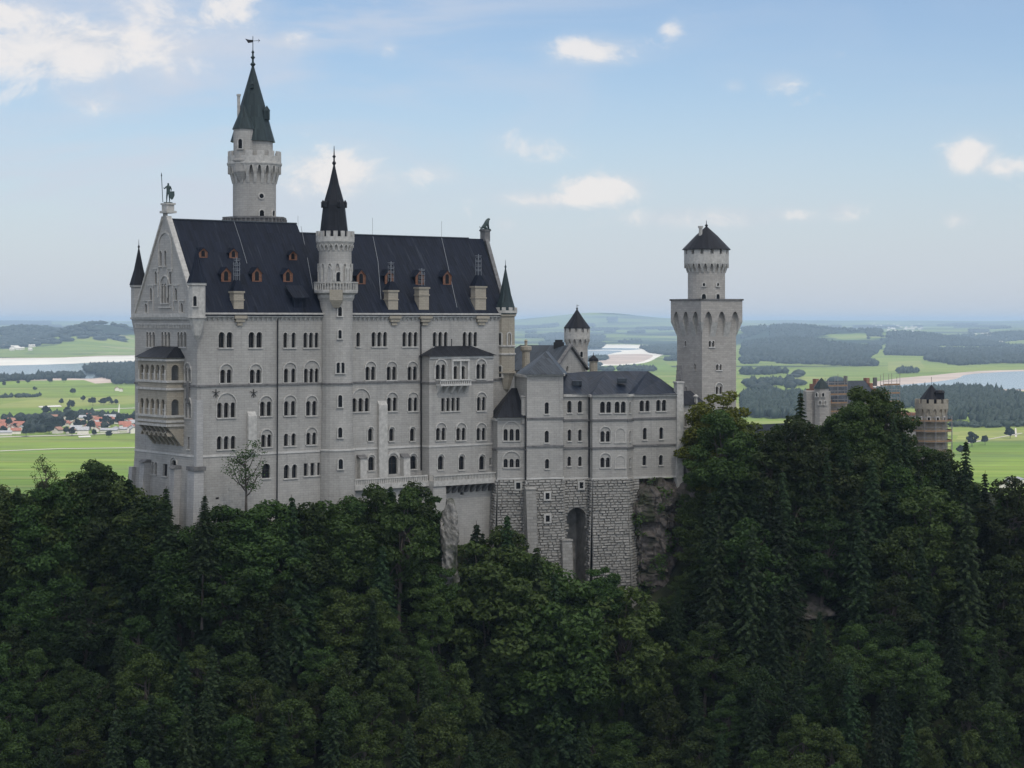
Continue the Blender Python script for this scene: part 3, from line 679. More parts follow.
tr.build('string_course', TRIM, ld)
br = M()
for i in range(7):
    c = a0+.3+(a1-a0-.6)*i/6; P = pg.P
    br.hexa([P(c-.28, zb-3.7, 0), P(c+.28, zb-3.7, 0), P(c+.28, zb-3.7, .3), P(c-.28, zb-3.7, .3), P(c-.28, zb-.16, 0), P(c+.28, zb-.16, 0), P(c+.28, zb-.16, PD-.1), P(c-.28, zb-.16, PD-.1)])
    if i < 6:
        for k in range(6):
            w = (a1-a0-.6)/6; b0 = math.pi*k/6; b1 = math.pi*(k+1)/6; r = w/2-.28; cc = c+w/2
            Q = lambda rr, b, dd: pg.P(cc+rr*math.cos(b), zb-1.9+min(rr, 1.7)*math.sin(b), dd)
            br.hexa([Q(r, b0, 1.2), Q(r+.26, b0, 1.2), Q(r+.26, b1, 1.2), Q(r, b1, 1.2), Q(r, b0, PD-.3), Q(r+.26, b0, PD-.3), Q(r+.26, b1, PD-.3), Q(r, b1, PD-.3)])
br.build('bracket', WARM, ld)
rf = M(); P = pg.P; e = .55; zr = pl.z_(346.8, a1)
rf.hexa([P(a0-e, zt+.02, 0), P(a1+e, zt+.02, 0), P(a1+e, zt+.02, PD+e), P(a0-e, zt+.02, PD+e), P(a0+1.6, zr, 0), P(a1-1.6, zr, 0), P(a1-1.6, zr-.1, .9), P(a0+1.6, zr-.1, .9)]); rf.build('roof', SPIRE, ld)

# projecting bay on the long front, with its balcony oriel and the terrace
BD = 2.7; b0 = pf.s_(421); b1 = pf.s_(490, BD); pbv = pf.off(0, BD)
bay = thing('palace_bay', pf.P((b0+b1)/2, -30, BD), 'rectangular bay with low dark roof and small oriel on the long palace front', 'bay')
wb = Wins(pbv, bay)
zt = pbv.z_(355.5, b1)
wb.add(440.6, 364.5, 379.2, 2, .95, 1.25, 1, ring=.3); wb.add(480.9, 364, 378.8, 2, .9, 1.2, 1, ring=.3); wb.add(455.3, 366, 379, 1, .9); wb.add(463, 366, 379, 1, .9)
wb.add(450.6, 398, 411, 4, .8, 1.18, flat=True); wb.add(481.3, 397, 410.6, 2, .85, 1.2, 1)
for px in (440.8, 461, 481.1): wb.add(px, 427.8, 440.2, 2, .9, 1.25, 1)
for px in (440.7, 461.6, 481.9): wb.add(px, 456, 469.6, 1, 1.25, arch=1)
wb.add(490.9-.6, 458, 465, 1, .4, flat=True); wb.add(462, 492, 495.6, 1, .8, flat=True, sill=False); wb.add(430.5+3, 398, 411, 1, .01) if False else None
m = M(); facade(m, pbv, rect(b0, b1+.8, ZB, zt), wb.holes, .5)
sl_ = seg(pf.P(b0, 0, 0)[:2], pf.P(b0, 0, BD)[:2]); hl = []
facade(m, sl_, rect(0, BD, ZB, zt), hl, .5); sr = seg(pf.P(b1+.8, 0, BD)[:2], pf.P(b1+.8, 0, 0)[:2]); facade(m, sr, rect(0, BD, ZB, zt), [], .5)
m.build('wall', LIME, bay)
m = M(); P = pf.P; e = .6; zr = pbv.z_(345.5, b1)
m.hexa([P(b0-e, zt+.01, -.3), P(b1+.8+e, zt+.01, -.3), P(b1+.8+e, zt+.01, BD+e), P(b0-e, zt+.01, BD+e), P(b0+3.4, zr, -.3), P(b1-2.6, zr, -.3), P(b1-2.6, zr-.1, .25), P(b0+3.4, zr-.1, .25)])
m.bar(P((b0+b1)/2, zr-.3, 0), P((b0+b1)/2, zr+1.3, 0), .1, 5); m.build('roof', SPIRE, bay)
m = M(); z = pbv.z_(380.6, b1)
pbv.box(m, b0-.2, b1+.8, z-.3, z, -.02, .22); sl_.box(m, 0, BD, z-.3, z, -.02, .22); m.build('string_course', DTRIM, bay)
m = M(); pbv.box(m, b0-.2, b1+.8, -24.05, -23.75, -.02, .14); sl_.box(m, 0, BD, -24.05, -23.75, -.02, .14); pbv.box(m, b0, b1+.8, zt-.5, zt-.1, -.02, .2); m.build('white_band', WTRIM, bay)
o0 = pbv.s_(434.5); o1 = pbv.s_(466.5)
m = M(); z0 = pbv.z_(386, o0); z1 = pbv.z_(380, o0)
pbv.box(m, o0+.3, o1, z0, z0+.35, 0, 1.6)
for i in range(15): c = o0+.4+(o1-o0-.5)*i/14; pbv.box(m, c-.1, c+.1, z0+.35, z1-.15, 1.35, 1.5)
pbv.box(m, o0+.25, o1+.05, z1-.15, z1+.05, 1.2, 1.65)
for i in range(5): c = o0+.7+(o1-o0-1.2)*i/4; pbv.wedge(m, c-.22, c+.22, z0-1.5, z0-.002, 0, .15, 1.45)
m.build('balcony', WTRIM, bay)
m = M()   # oriel frame round the two middle windows
for px in (451.2, 459.2, 467.2):
    a = pbv.s_(px); pbv.box(m, a-.16, a+.16, pbv.z_(380, a), pbv.z_(359.5, a), -.02, .55)
pbv.box(m, pbv.s_(450.5), pbv.s_(468), pbv.z_(361, o1), pbv.z_(359, o1), -.02, .65); m.build('oriel_frame', WTRIM, bay)

ter = thing('terrace', pf.P(40, -31, 2), 'narrow stone terrace with balustrade running along the foot of the palace', 'terrace')
m = M(); t0 = pf.s_(353, 1.9); zt = pf.z_(480.5, 45); P = pf.P
pf.box(m, t0, b0-.02, zt-1.0, zt, .05, 2.6); pbv.box(m, b0-.3, b1+1.6, zt-1.0, zt, .02, 1.9)
pf.box(m, t0, b0-.4, ZB, zt-1.0, .05, 1.5)
m.build('terrace_slab', TRIM, ter)
m = M()
pf.box(m, t0, b0-.35, zt+.85, zt+1.1, 2.2, 2.6); pbv.box(m, b0-.3, b1+1.6, zt+.85, zt+1.1, 1.5, 1.95)
for i in range(40): c = t0+(b0-.6-t0)*i/39; pf.box(m, c+.02, c+.25, zt, zt+.85, 2.3, 2.5)
for i in range(46): c = b0-.2+(b1+1.6-b0)*i/45; pbv.box(m, c, c+.2, zt, zt+.85, 1.6, 1.82)
m.build('balustrade', TRIM, ter)
m = M()
for i in range(9): c = pbv.s_(447)+(b1+1.2-pbv.s_(447))*i/8; pbv.wedge(m, c-.3, c+.3, zt-2.6, zt-1.003, .02, .3, 1.75)
m.build('bracket', DTRIM, ter)
m = M(); pbv.wedge(m, b0-.3, pbv.s_(441), ZB, zt-1.003, -1, 3.2, 1.6); m.build('terrace_pier', LIME, ter)

# ------------------------------------------------------------ stair tower on the palace front
Yc = 367.6; tx, ty = W(336, Yc); z = lambda y: (HY-y)*Yc/F; r = 3.05
st = thing('stair_tower', (tx, ty, z(520)), 'slim stair tower with black spire and balustraded gallery amid the palace front', 'tower')
m = M(); m.lathe(tx, ty, [(r+1.4, ZB), (r+.35, z(449)-.2), (r+.35, z(449)), (r+.2, z(449)+.05), (r, z(410)), (r, z(300))], 24); m.lathe(tx-.15, ty, [(r-.15, z(300)), (r-.05, z(291)), (r-.05, z(243))], 24, flat_cap=False); m.build('shaft', LIME, st)
m = M(); m.lathe(tx, ty, [(r+.2, z(449)-.3), (r+.5, z(449)-.2), (r+.5, z(449)+.05), (r+.2, z(449)+.1)], 24, flat_cap=False); m.build('white_band', WTRIM, st)
m = M(); m.lathe(tx, ty, [(r, z(382.5)-.35), (r+.25, z(382.5)-.3), (r+.25, z(382.5)), (r, z(382.5)+.02)], 24, flat_cap=False); m.build('string_course', DTRIM, st)
m = M(); m.lathe(tx, ty, [(r, z(301)), (r+.3, z(298)), (r+.35, z(295)), (r+.95, z(293)), (r+1.0, z(291)), (r+1.0, z(290))], 24)
m.lathe(tx, ty, [(r+.9, z(283)), (r+1.05, z(283)), (r+1.05, z(282)), (r+.75, z(282)), (r+.75, z(283))], 24, flat_cap=False)
for i in range(44): a = 2*math.pi*i/44; m.bar((tx+(r+.9)*math.cos(a), ty+(r+.9)*math.sin(a), z(290.2)), (tx+(r+.9)*math.cos(a), ty+(r+.9)*math.sin(a), z(283)), .12, 4)
m.build('gallery', TRIM, st)
m = M(); m.lathe(tx-.15, ty, [(r-.05, z(247)), (r+.35, z(243.5)), (r+.5, z(242)), (r+.5, z(237)), (r+.15, z(237)), (r+.15, z(239))], 24)
crenels(m, tx-.15, ty, r+.5, z(237), (237-231.5)*Yc/F, 16, .35); ring_corbels(m, tx-.15, ty, r-.05, r+.4, z(251), z(245), 22, .45)
ring_corbels(m, tx-.15, ty, r-.05, r+.25, z(281), z(264), 14, .35); m.build('battlement', TRIM, st)
m = M(); m.lathe(tx-.35, ty, [(r-.25, z(239)), (r-.35, z(232)), (2.1, z(205)), (.95, z(184)), (.16, z(165))], 8, R(22.5)); 
m.lathe(tx-.35, ty, [(.16, z(165.5)), (.4, z(163)), (.15, z(161)), (.15, z(158)), (.34, z(156.5)), (.12, z(155)), (.05, z(146))], 8)
for ang in (-130, -60, -10, 200):
    a = R(ang); cx_, cy_ = tx-.35+2.1*math.cos(a), ty+2.1*math.sin(a); m.box(cx_-.32, cx_+.32, cy_-.32, cy_+.32, z(208), z(203)); m.lathe(cx_, cy_, [(.5, z(203)), (.02, z(200))], 4, R(45))
m.build('spire', SPIRE, st)
round_win(st, tx, ty, r, 340, 395, 407, .75); round_win(st, tx, ty, r+.17, 340, 427.5, 437.5, .75); round_win(st, tx, ty, r+.46, 340.5, 459, 469, .8)
round_win(st, tx, ty, r, 338.3, 362.5, 373, .7); round_win(st, tx, ty, r, 342.4, 362.5, 373, .7)
round_win(st, tx, ty, r, 339.8, 307, 316, .7); round_win(st, tx, ty, r, 339.8, 330, 338.5, .6)
for px in (320.5, 328.5, 338.5, 347.3): round_win(st, tx-.15, ty, r-.05, px, 266.5 if px != 338.5 else 272, 282.5, 1.0 if px != 338.5 else .9, pane=GLASS if px == 338.5 else LIMEG)
m = M(); a = R(-92); ox, oy = tx+(r+.6)*math.cos(R(-84)), ty+(r+.6)*math.sin(R(-84))
m.box(ox-1.15, ox+1.15, oy-.7, oy+.9, z(300.5), z(290)); m.hexa([(ox-.5, oy, z(308)), (ox+.5, oy, z(308)), (ox+.5, oy+.7, z(308)), (ox-.5, oy+.7, z(308)), (ox-1.15, oy-.7, z(300.6)), (ox+1.15, oy-.7, z(300.6)), (ox+1.15, oy+.9, z(300.6)), (ox-1.15, oy+.9, z(300.6))]); m.build('bartizan', WARM, st)

# ------------------------------------------------------------ great round tower behind the palace
Yc = 386.0; tx, ty = W(254.5, Yc); z = lambda y: (HY-y)*Yc/F; r = 4.15
gt = thing('great_round_tower', (tx, ty, -20), 'tallest round stone tower with corbelled battlement, green copper spire and smaller side turret', 'tower')
m = M(); m.lathe(tx, ty, [(r, -30), (r, z(160))], 32, smooth=False, flat_cap=False); m.build('shaft', LIME, gt)
m = M(); m.lathe(tx, ty, [(6.1, z(226)), (6.1, z(219.5)), (6.35, z(219.3)), (6.35, z(217.5)), (4, z(217.5))], 8, R(22.5), flat_cap=False)
for i in range(44): a = 2*math.pi*i/44; m.box(tx+6.1*math.cos(a)-.12, tx+6.1*math.cos(a)+.12, ty+6.1*math.sin(a)-.12, ty+6.1*math.sin(a)+.12, z(224), z(219.6))
m.build('tower_platform', DTRIM, gt)
m = M(); ring_corbels(m, tx, ty, r, 5.15, z(184), z(166.5), 20, .42); m.build('machicolation', TRIM, gt)
m = M(); m.lathe(tx, ty, [(4.1, z(168)), (5.15, z(166.5)), (5.3, z(165)), (5.3, z(163.5)), (5.15, z(163.2)), (5.15, z(157)), (4.8, z(157)), (4.8, z(162)), (0.1, z(162))], 32, flat_cap=False); crenels(m, tx, ty, 5.15, z(157), (157-152)*Yc/F, 14, .36, .62); m.build('battlement', TRIM, gt)
m = M(); m.lathe(tx-.2, ty+.3, [(3.7, z(162)), (3.7, z(141.5)), (3.9, z(141.3)), (3.9, z(140.6))], 24); m.build('upper_drum', LIME, gt)
m = M(); m.lathe(tx-.35, ty+.3, [(4.35, z(142)), (3.55, z(128)), (2.55, z(108)), (1.2, z(84)), (.22, z(66))], 12, R(15)); m.lathe(tx-.35, ty+.3, [(.22, z(66.5)), (.55, z(64)), (.2, z(62)), (.2, z(59)), (.45, z(57.2)), (.18, z(55.5)), (.18, z(53)), (.3, z(52)), (.08, z(50)), (.06, z(36))], 10)
m.build('spire', COPPER, gt)
m = M(); cx_, cy_ = tx+2.5, ty-.9; m.box(cx_-.5, cx_+.5, cy_-.6, cy_+.8, z(120), z(111)); m.lathe(cx_, cy_, [(.85, z(111)), (.03, z(106))], 4, R(45)); m.build('spire_dormer', COPPER, gt)
m = M(); cx_, cy_ = tx-.35, ty-1.3; m.box(cx_-.3, cx_+.3, cy_-.3, cy_+.8, z(89), z(85)); m.lathe(cx_, cy_, [(.5, z(85)), (.03, z(82))], 4, R(45)); m.build('spire_dormer', COPPER, gt)
ux, uy = W(243.6, Yc-2.9); zz = lambda y: (HY-y)*(Yc-2.9)/F
m = M(); m.lathe(ux, uy, [(.3, zz(191)), (.7, zz(184)), (1.95, zz(172)), (1.95, zz(129))], 12, R(15)); m.lathe(ux, uy, [(2.1, zz(162)), (2.2, zz(160.5)), (2.1, zz(159))], 12, R(15), flat_cap=False); sd = m.build('side_turret', LIME, gt)
m = M(); m.lathe(ux, uy, [(2.2, zz(129.5)), (1.35, zz(119)), (.15, zz(105))], 12, R(15)); m.build('turret_spire', COPPER, sd)
round_win(sd, ux, uy, 1.9, 240.5, 139, 148.5, .75, name='turret_window')
m = M(); cx_, cy_ = W(238.7, Yc-1); m.bar((cx_, cy_, zz(128)), (cx_, cy_, zz(94)), .3, 8); m.lathe(cx_, cy_, [(.42, zz(95)), (.42, zz(93))], 8); m.build('flue', TRIM, gt)
round_win(gt, tx, ty, r, 261.3, 192.5, 199.5, .9, oculus=True); round_win(gt, tx, ty, r, 261.6, 210, 217, .9, oculus=False); round_win(gt, tx, ty, r, 273, 210.5, 216, .8)
m = M(); vx, vz = tx-.35, z(41); vy = ty+.3
m.add([(vx-1.5, vy-.04, vz+.5), (vx-.9, vy-.04, vz-.35), (vx, vy-.04, vz-.2), (vx, vy-.04, vz+.25), (vx-.8, vy-.04, vz+.3), (vx-1.5, vy+.04, vz+.5), (vx-.9, vy+.04, vz-.35), (vx, vy+.04, vz-.2), (vx, vy+.04, vz+.25), (vx-.8, vy+.04, vz+.3)], [(0, 1, 2, 3, 4), (9, 8, 7, 6, 5), (0, 1, 6, 5), (1, 2, 7, 6), (3, 4, 9, 8), (4, 0, 5, 9)])
m.bar((vx, vy, vz+.05), (vx+1.3, vy, vz+.12), .06, 4); m.bar((vx+1.0, vy, vz-.2), (vx+1.35, vy, vz+.12), .05, 4); m.bar((vx+1.0, vy, vz+.4), (vx+1.35, vy, vz+.12), .05, 4)
m.build('weather_vane', IRON, gt)

# ------------------------------------------------------------ residence wing (south east)
kw = thing('residence_wing', (2.9, 385, -45), 'lower pale stone wing with dark hipped roof, standing on rough stone above the cliff', 'castle wing')
pts = dict(a0=W(488.5, 389.5), a1=W(497.5, 384), a2=W(527, 384.6), b0=W(514.5, 393), b1=W(527, 383), b2=W(563, 385.2), c0=W(563.3, 387.4), c1=W(589.5, 389.4), d1=W(592.5, 387.3), d2=W(627, 389.2), d3=W(633, 392), e1=W(679, 395.8), f1=W(682, 410))
zy = lambda y, Y=387: (HY-y)*Y/F
S = {}
def wallseg(name, a, b, yb, yt, wins=(), par=kw, m=None, deep=None, extra=()):
    p = seg(pts[a], pts[b]); S[name] = p; w = Wins(p, par)
    for q in wins: w.add(*q[0], **q[1])
    zt = (HY-yt)*p.p[1]/F; zb = (HY-yb)*p.p[1]/F
    facade(m, p, rect(0, p.L, zb, zt), w.holes+list(extra), .5); return p
wm = M(); YB = 477.3
d = lambda **k: k
wallseg('A0', 'a0', 'a1', YB, 417.5, m=wm)
wallseg('A1', 'a1', 'a2', YB, 417.5, [((511.6, 429, 440.6, 3, .75, 1.15, 1), d()), ((511.6, 458.8, 467.4, 3, .75, 1.15, 1), d())], m=wm)
wallseg('B0', 'b0', 'b1', YB, 374, m=wm)
wallseg('B1', 'b1', 'b2', YB, 374, [((546.8, 402.3, 413.8, 1, .8), d()), ((546.8, 430.8, 442.6, 1, .8), d()), ((547.1, 459, 468.6, 1, .8), d())], m=wm)
wallseg('B2', 'b2', 'c0', YB, 374, m=wm)
wallseg('C', 'c0', 'c1', YB, 395, [((569.4, 400.8, 412.6, 1, .85), d()), ((579.9, 400.8, 412.6, 1, .85), d()), ((569.4, 429.5, 440.8, 1, .7), d()), ((579.9, 429.5, 440.8, 1, .7), d()), ((569.2, 456.5, 466, 1, .7), d()), ((580, 456.5, 466, 1, .7), d())], m=wm)
wallseg('D0', 'c1', 'd1', YB, 395, m=wm)
wallseg('D1', 'd1', 'd2', YB, 395, [((605.6, 401.5, 412.8, 2, .95, 1.25), d()), ((620.2, 401.5, 412.8, 2, .95, 1.25), d()), ((605.2, 431, 441.8, 2, .8, 1.1, 1), d()), ((605.2, 457.5, 467.4, 2, .8, 1.1, 1), d())], m=wm)
wallseg('D2', 'd2', 'd3', YB, 395, [((629.9, 401.5, 412.8, 1, .7), d()), ((629.9, 431, 441.8, 1, .6), d()), ((629.9, 457.5, 467, 1, .6), d())], m=wm)
wallseg('E', 'd3', 'e1', YB, 395, [((644.6, 400.4, 411.3, 2, .9, 1.25), d()), ((661.2, 399.8, 411, 2, .9, 1.25), d()), ((644.8, 427.8, 439.6, 1, .8), d()), ((661.3, 427.3, 439, 1, .8), d()), ((644.4, 455.4, 465.3, 1, .8), d()), ((660.9, 455, 465, 1, .8), d())], m=wm)
wallseg('F', 'e1', 'f1', YB, 395, m=wm)
# rear and tower backs close the volume
bkA = W(514.5, 400); bkT = W(566, 396); 
wm.quad((pts['b0'][0], pts['b0'][1], zy(YB)), (bkT[0], bkT[1]+6, zy(YB)), (bkT[0], bkT[1]+6, zy(374)), (pts['b0'][0], pts['b0'][1], zy(374)))
wm.quad((pts['b2'][0], pts['b2'][1], zy(395)), (bkT[0]-.5, bkT[1]+6, zy(395)), (bkT[0]-.5, bkT[1]+6, zy(374)), (pts['b2'][0], pts['b2'][1], zy(374)))
wm.build('wall', LIME, kw)
# blind arches of the bay
m = M(); p = S['D1']
for (py0, py1) in ((427.5, 442), (455, 467.5)):
    c = p.s_(620.2); zt, zb_ = p.z_(py0, c), p.z_(py1, c); r_ = 1.15
    for k in range(10):
        q0 = math.pi*k/10; q1 = math.pi*(k+1)/10; P = lambda rr, b, dd: p.P(c+rr*math.cos(b), zt-r_+rr*math.sin(b), dd)
        m.hexa([P(r_-.2, q0, -.02), P(r_, q0, -.02), P(r_, q1, -.02), P(r_-.2, q1, -.02), P(r_-.2, q0, .12), P(r_, q0, .12), P(r_, q1, .12), P(r_-.2, q1, .12)])
    for sg in (-1, 1): p.box(m, c+sg*(r_-.1)-.1, c+sg*(r_-.1)+.1, zb_, zt-r_-.003, -.02, .12)
    p.box(m, c-r_-.1, c+r_+.1, zb_-.25, zb_-.003, -.02, .18)
m.build('blind_arcade', TRIM, kw)
# string courses
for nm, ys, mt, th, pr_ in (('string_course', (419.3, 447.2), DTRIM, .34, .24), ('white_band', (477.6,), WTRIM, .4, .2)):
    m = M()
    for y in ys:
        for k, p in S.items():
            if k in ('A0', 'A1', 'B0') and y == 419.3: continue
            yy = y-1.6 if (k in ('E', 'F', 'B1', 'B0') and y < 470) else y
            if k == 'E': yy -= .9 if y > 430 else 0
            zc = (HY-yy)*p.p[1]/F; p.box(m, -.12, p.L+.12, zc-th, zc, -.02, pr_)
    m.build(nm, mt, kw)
m = M()
for k in ('C', 'D0', 'D1', 'D2', 'E'):
    p = S[k]; zc = (HY-395)*p.p[1]/F; p.box(m, -.1, p.L+.1, zc-.35, zc+.15, -.02, .45)
m.build('cornice', TRIM, kw); m = M()
for k in ('B0', 'B1', 'B2'): p = S[k]; zc = (HY-374)*p.p[1]/F; p.box(m, -.1, p.L+.1, zc-.4, zc+.1, -.02, .35)
m.build('cornice', TRIM, kw); m = M()
for k in ('A0', 'A1'): p = S[k]; zc = (HY-417.5)*p.p[1]/F; p.box(m, -.1, p.L+.1, zc-.35, zc+.1, -.02, .4)
m.build('cornice', TRIM, kw)
# right end pier with parapet
p = S['E']; m = M(); a = p.L; p.box(m, a-.7, a+.7, zy(520), p.z_(383, a), -.9, .6); p.box(m, a-.85, a+.85, p.z_(383, a), p.z_(381.5, a), -1.05, .75)
m.build('end_pier', TRIM, kw)
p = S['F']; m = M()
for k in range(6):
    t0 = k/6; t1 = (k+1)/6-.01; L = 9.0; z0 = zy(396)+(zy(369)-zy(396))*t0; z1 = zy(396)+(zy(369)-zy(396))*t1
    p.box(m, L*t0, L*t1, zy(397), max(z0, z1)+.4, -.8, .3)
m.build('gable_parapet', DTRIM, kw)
m = M(); e1 = W(563, 385); 
R3 = lambda px, Y, py: W(px, Y, py)
ev = [R3(562.5, 387, 394.6), R3(590, 388.6, 394.6), R3(592.3, 386.5, 394.8), R3(627.6, 388.6, 394.8), R3(634, 391.2, 394.5), R3(677.5, 394.9, 394.5)]
rg = [R3(563, 398, 373.5), R3(586, 401, 371.5), R3(606, 401, 371), R3(640, 403, 371), R3(648, 404, 371.2), R3(678, 405, 381)]
rt = R3(661, 402, 379)
m.quad(ev[0], ev[1], rg[1], rg[0]); m.poly([ev[1], ev[2], rg[2], rg[1]]); m.quad(ev[2], ev[3], rg[3], rg[2]); m.poly([ev[3], ev[4], rg[4], rg[3]]); m.poly([ev[4], ev[5], rt]); m.poly([ev[4], rt, rg[4]]); m.poly([ev[5], R3(682, 408, 394.5), rt]); m.poly([rt, R3(682, 408, 394.5), R3(650, 420, 394.5), rg[4]])
bkl = [R3(563, 412, 392), R3(650, 420, 394.5)]; m.poly([rg[4], rg[3], rg[2], rg[1], rg[0], bkl[0], bkl[1]])
m.build('roof', ROOFW, kw)
# little roof lights
for (px, py) in ((577, 383), (622, 380.5)):
    g = M(); c = R3(px, 393, py); g.box(c[0]-.9, c[0]+.9, c[1]-.8, c[1]+1.5, c[2]-.5, c[2]+.45); g.build('roof_light', ROOF2, kw)
# roofs of the square tower and the polygonal bay
m = M(); k = .9; b = [R3(514, 394, 374.6), R3(526.4, 382, 374.6), R3(564.2, 384.3, 374.6), R3(568, 402, 374)]; ap = [R3(545.5, 391, 351.5), R3(548.5, 394, 351.5)]
m.poly([b[0], b[1], ap[0]]); m.poly([b[1], b[2], ap[1], ap[0]]); m.poly([b[2], b[3], ap[1]]); m.poly([b[3], b[0], ap[0], ap[1]]); m.build('tower_roof', ROOF2, kw)
m = M(); b = [R3(487.3, 390.3, 417.6), R3(497, 383, 417.6), R3(528, 383.6, 417.6)]; ap = R3(511.5, 391, 388); ap2 = R3(527.5, 391, 388); 
m.poly([b[0], b[1], ap]); m.poly([b[1], b[2], ap2, ap]); m.poly([b[0], ap, R3(500, 396, 410)]); m.build('bay_roof', SPIRE, kw)
pipe(kw, S['A1'], 525.3, 418, 540, .4); pipe(kw, S['C'], 588.6, 396, 545, 0)
m = M(); cc = R3(524.6, 388, 397); m.lathe(cc[0]-.2, cc[1]-3.5, [(.5, cc[2]-5), (.5, cc[2]), (.7, cc[2]+.1), (.7, cc[2]+.4)], 8); m.build('flue', LIME, kw)

# rough stone base: real projecting blocks
def rusticate(m, p, a0, a1, zb, zt, bat=.0, ch=.52, bwid=1.1, skip=None, zfold=None):
    n = int((zt-zb)/ch)
    for j in range(n):
        z0 = zt-(j+1)*ch; z1 = z0+ch-.05; x = a0-random.random()*.8
        dd = (zt-(z0+z1)/2)*bat
        while x < a1:
            w = bwid*random.uniform(.6, 1.5); x0 = max(a0-dd*.4, x); x1 = min(a1+dd*.4, x+w-.05)
            if x+w-.07 > a1-.4: x1 = a1+dd*.35
            if x <= a0: x0 = a0-dd*.35
            x += w
            if x1-x0 < .15: continue
            if skip and skip((x0+x1)/2, (z0+z1)/2): continue
            t = random.uniform(.10, .42); i = .10; P = p.P
            m.hexa([P(x0, z0, dd-.02), P(x1, z0, dd-.02), P(x1, z1, dd-.02), P(x0, z1, dd-.02), P(x0+i, z0+i, dd+t), P(x1-i, z0+i, dd+t*random.uniform(.6, 1.2)), P(x1-i, z1-i*.7, dd+t*random.uniform(.7, 1.2)), P(x0+i, z1-i*.7, dd+t*random.uniform(.7, 1.1))])
base = thing('rough_stone_base', (5, 383, -60), 'tall rough grey block wall with dark arched recess, carrying the lower wing', 'retaining wall')
zt = zy(478.6); zbot = zy(640)
segs = [('A0', 0, .05), ('A1', 0, .05), ('B0', .0, .04), ('B1', 0.0, .04), ('B2', 0, .0), ('C', 0, .0), ('D0', 0, .03), ('D1', 0, .05), ('D2', 0, .05)]
core = M(); rbm = M()
ca = S['C']; ac0 = ca.s_(567); ac1 = ca.s_(586.5); zarch = ca.z_(508, ac0)
for k, o_, bat in segs:
    p = S[k]; q = p.off(0, .05)
    if k == 'C':
        hole = arch_pts((ac0+ac1)/2, ac1-ac0, zbot-1, zarch, 8)
        rr = (ac1-ac0)/2
        facade(core, q, [(0, zbot-2), (p.L, zbot-2), (p.L, zt), (0, zt)], [hole], 5.0, d=-.1)
        rusticate(rbm, q, 0, p.L, zbot, zt, 0, skip=lambda x, z: abs(x-(ac0+ac1)/2) < rr+.05 and (z < zarch-rr or math.hypot(x-(ac0+ac1)/2, z-(zarch-rr)) < rr+.1))
        q2 = q.off(0, -5.05); core.quad(q2.P(-1, zbot-2), q2.P(p.L+1, zbot-2), q2.P(p.L+1, zt), q2.P(-1, zt))
    else:
        core.quad(q.P(-.0, zt, -.1), q.P(p.L, zt, -.1), q.P(p.L+(zt-zbot)*bat*.3, zbot-2, (zt-zbot)*bat-.1), q.P(-(zt-zbot)*bat*.3, zbot-2, (zt-zbot)*bat-.1))
        rusticate(rbm, q, 0, p.L, zbot, zt, bat)
p = S['D2']; core.quad((W(489, 392)[0], 397, zbot-3), (W(634, 396)[0], 399, zbot-3), (W(634, 396)[0], 399, zt), (W(489, 392)[0], 397, zt))
pe_ = S['E'].off(0, .05); rusticate(rbm, pe_, 0, 1.3, zbot, zt, .03); core.quad(pe_.P(0, zt, -.1), pe_.P(1.3, zt, -.1), pe_.P(1.7, zbot, .9), pe_.P(0, zbot, .9)); core.quad(pe_.P(1.3, zt, -.1), pe_.P(1.3, zt, -6), pe_.P(1.7, zbot, -6), pe_.P(1.7, zbot, .9))
core.build('wall_core', MORTAR, base); rbm.build('stone_blocks', RUST, base)
m = M()
p = S['B1']; p.wedge(m, p.s_(525.5)-.3, p.s_(534), zbot, p.z_(489, 0), 0, 4.6, 1.2); p.wedge(m, p.s_(559.5), p.s_(569.5), zbot, p.z_(540.5, 6), 0, 3.4, 1.6)
m.build('buttress', PIER, base)
m = M(); p = S['B1']; p.wedge(m, p.s_(525.5)-.4, p.s_(534)+.1, p.z_(489, 0)+.003, p.z_(486.5, 0), 0, 1.4, .9); m.build('buttress_cap', PIER, base); m = M(); p.box(m, p.s_(559.5)-.1, p.s_(569.5)+.1, p.z_(540.5, 6)+.003, p.z_(539, 6), 0, 1.8); m.build('buttress_cap', PIER, base)
for pn, px, py in (('A1', 518.2, 485.7), ('B1', 547.2, 496), ('B1', 547.2, 518.5), ('C', 581.4, 485.2)):
    p = S[pn]; a = p.s_(px, .5); zc = p.z_(py, a, .5); dd = (zt-zc)*(.05 if pn == 'A1' else .04 if pn == 'B1' else 0)+.45; m = M()
    for (x0, x1, z0, z1) in ((-.75, -.4, -.9, .9), (.4, .75, -.9, .9), (-.4, .4, .6, .9), (-.4, .4, -.9, -.6)): p.box(m, a+x0, a+x1, zc+z0, zc+z1, dd-.6, dd+.12)
    o = m.build('loophole', TRIM, base); g = M(); g.quad(p.P(a-.4, zc-.6, dd), p.P(a+.4, zc-.6, dd), p.P(a+.4, zc+.6, dd), p.P(a-.4, zc+.6, dd)); g.build('pane', GLASS, o)

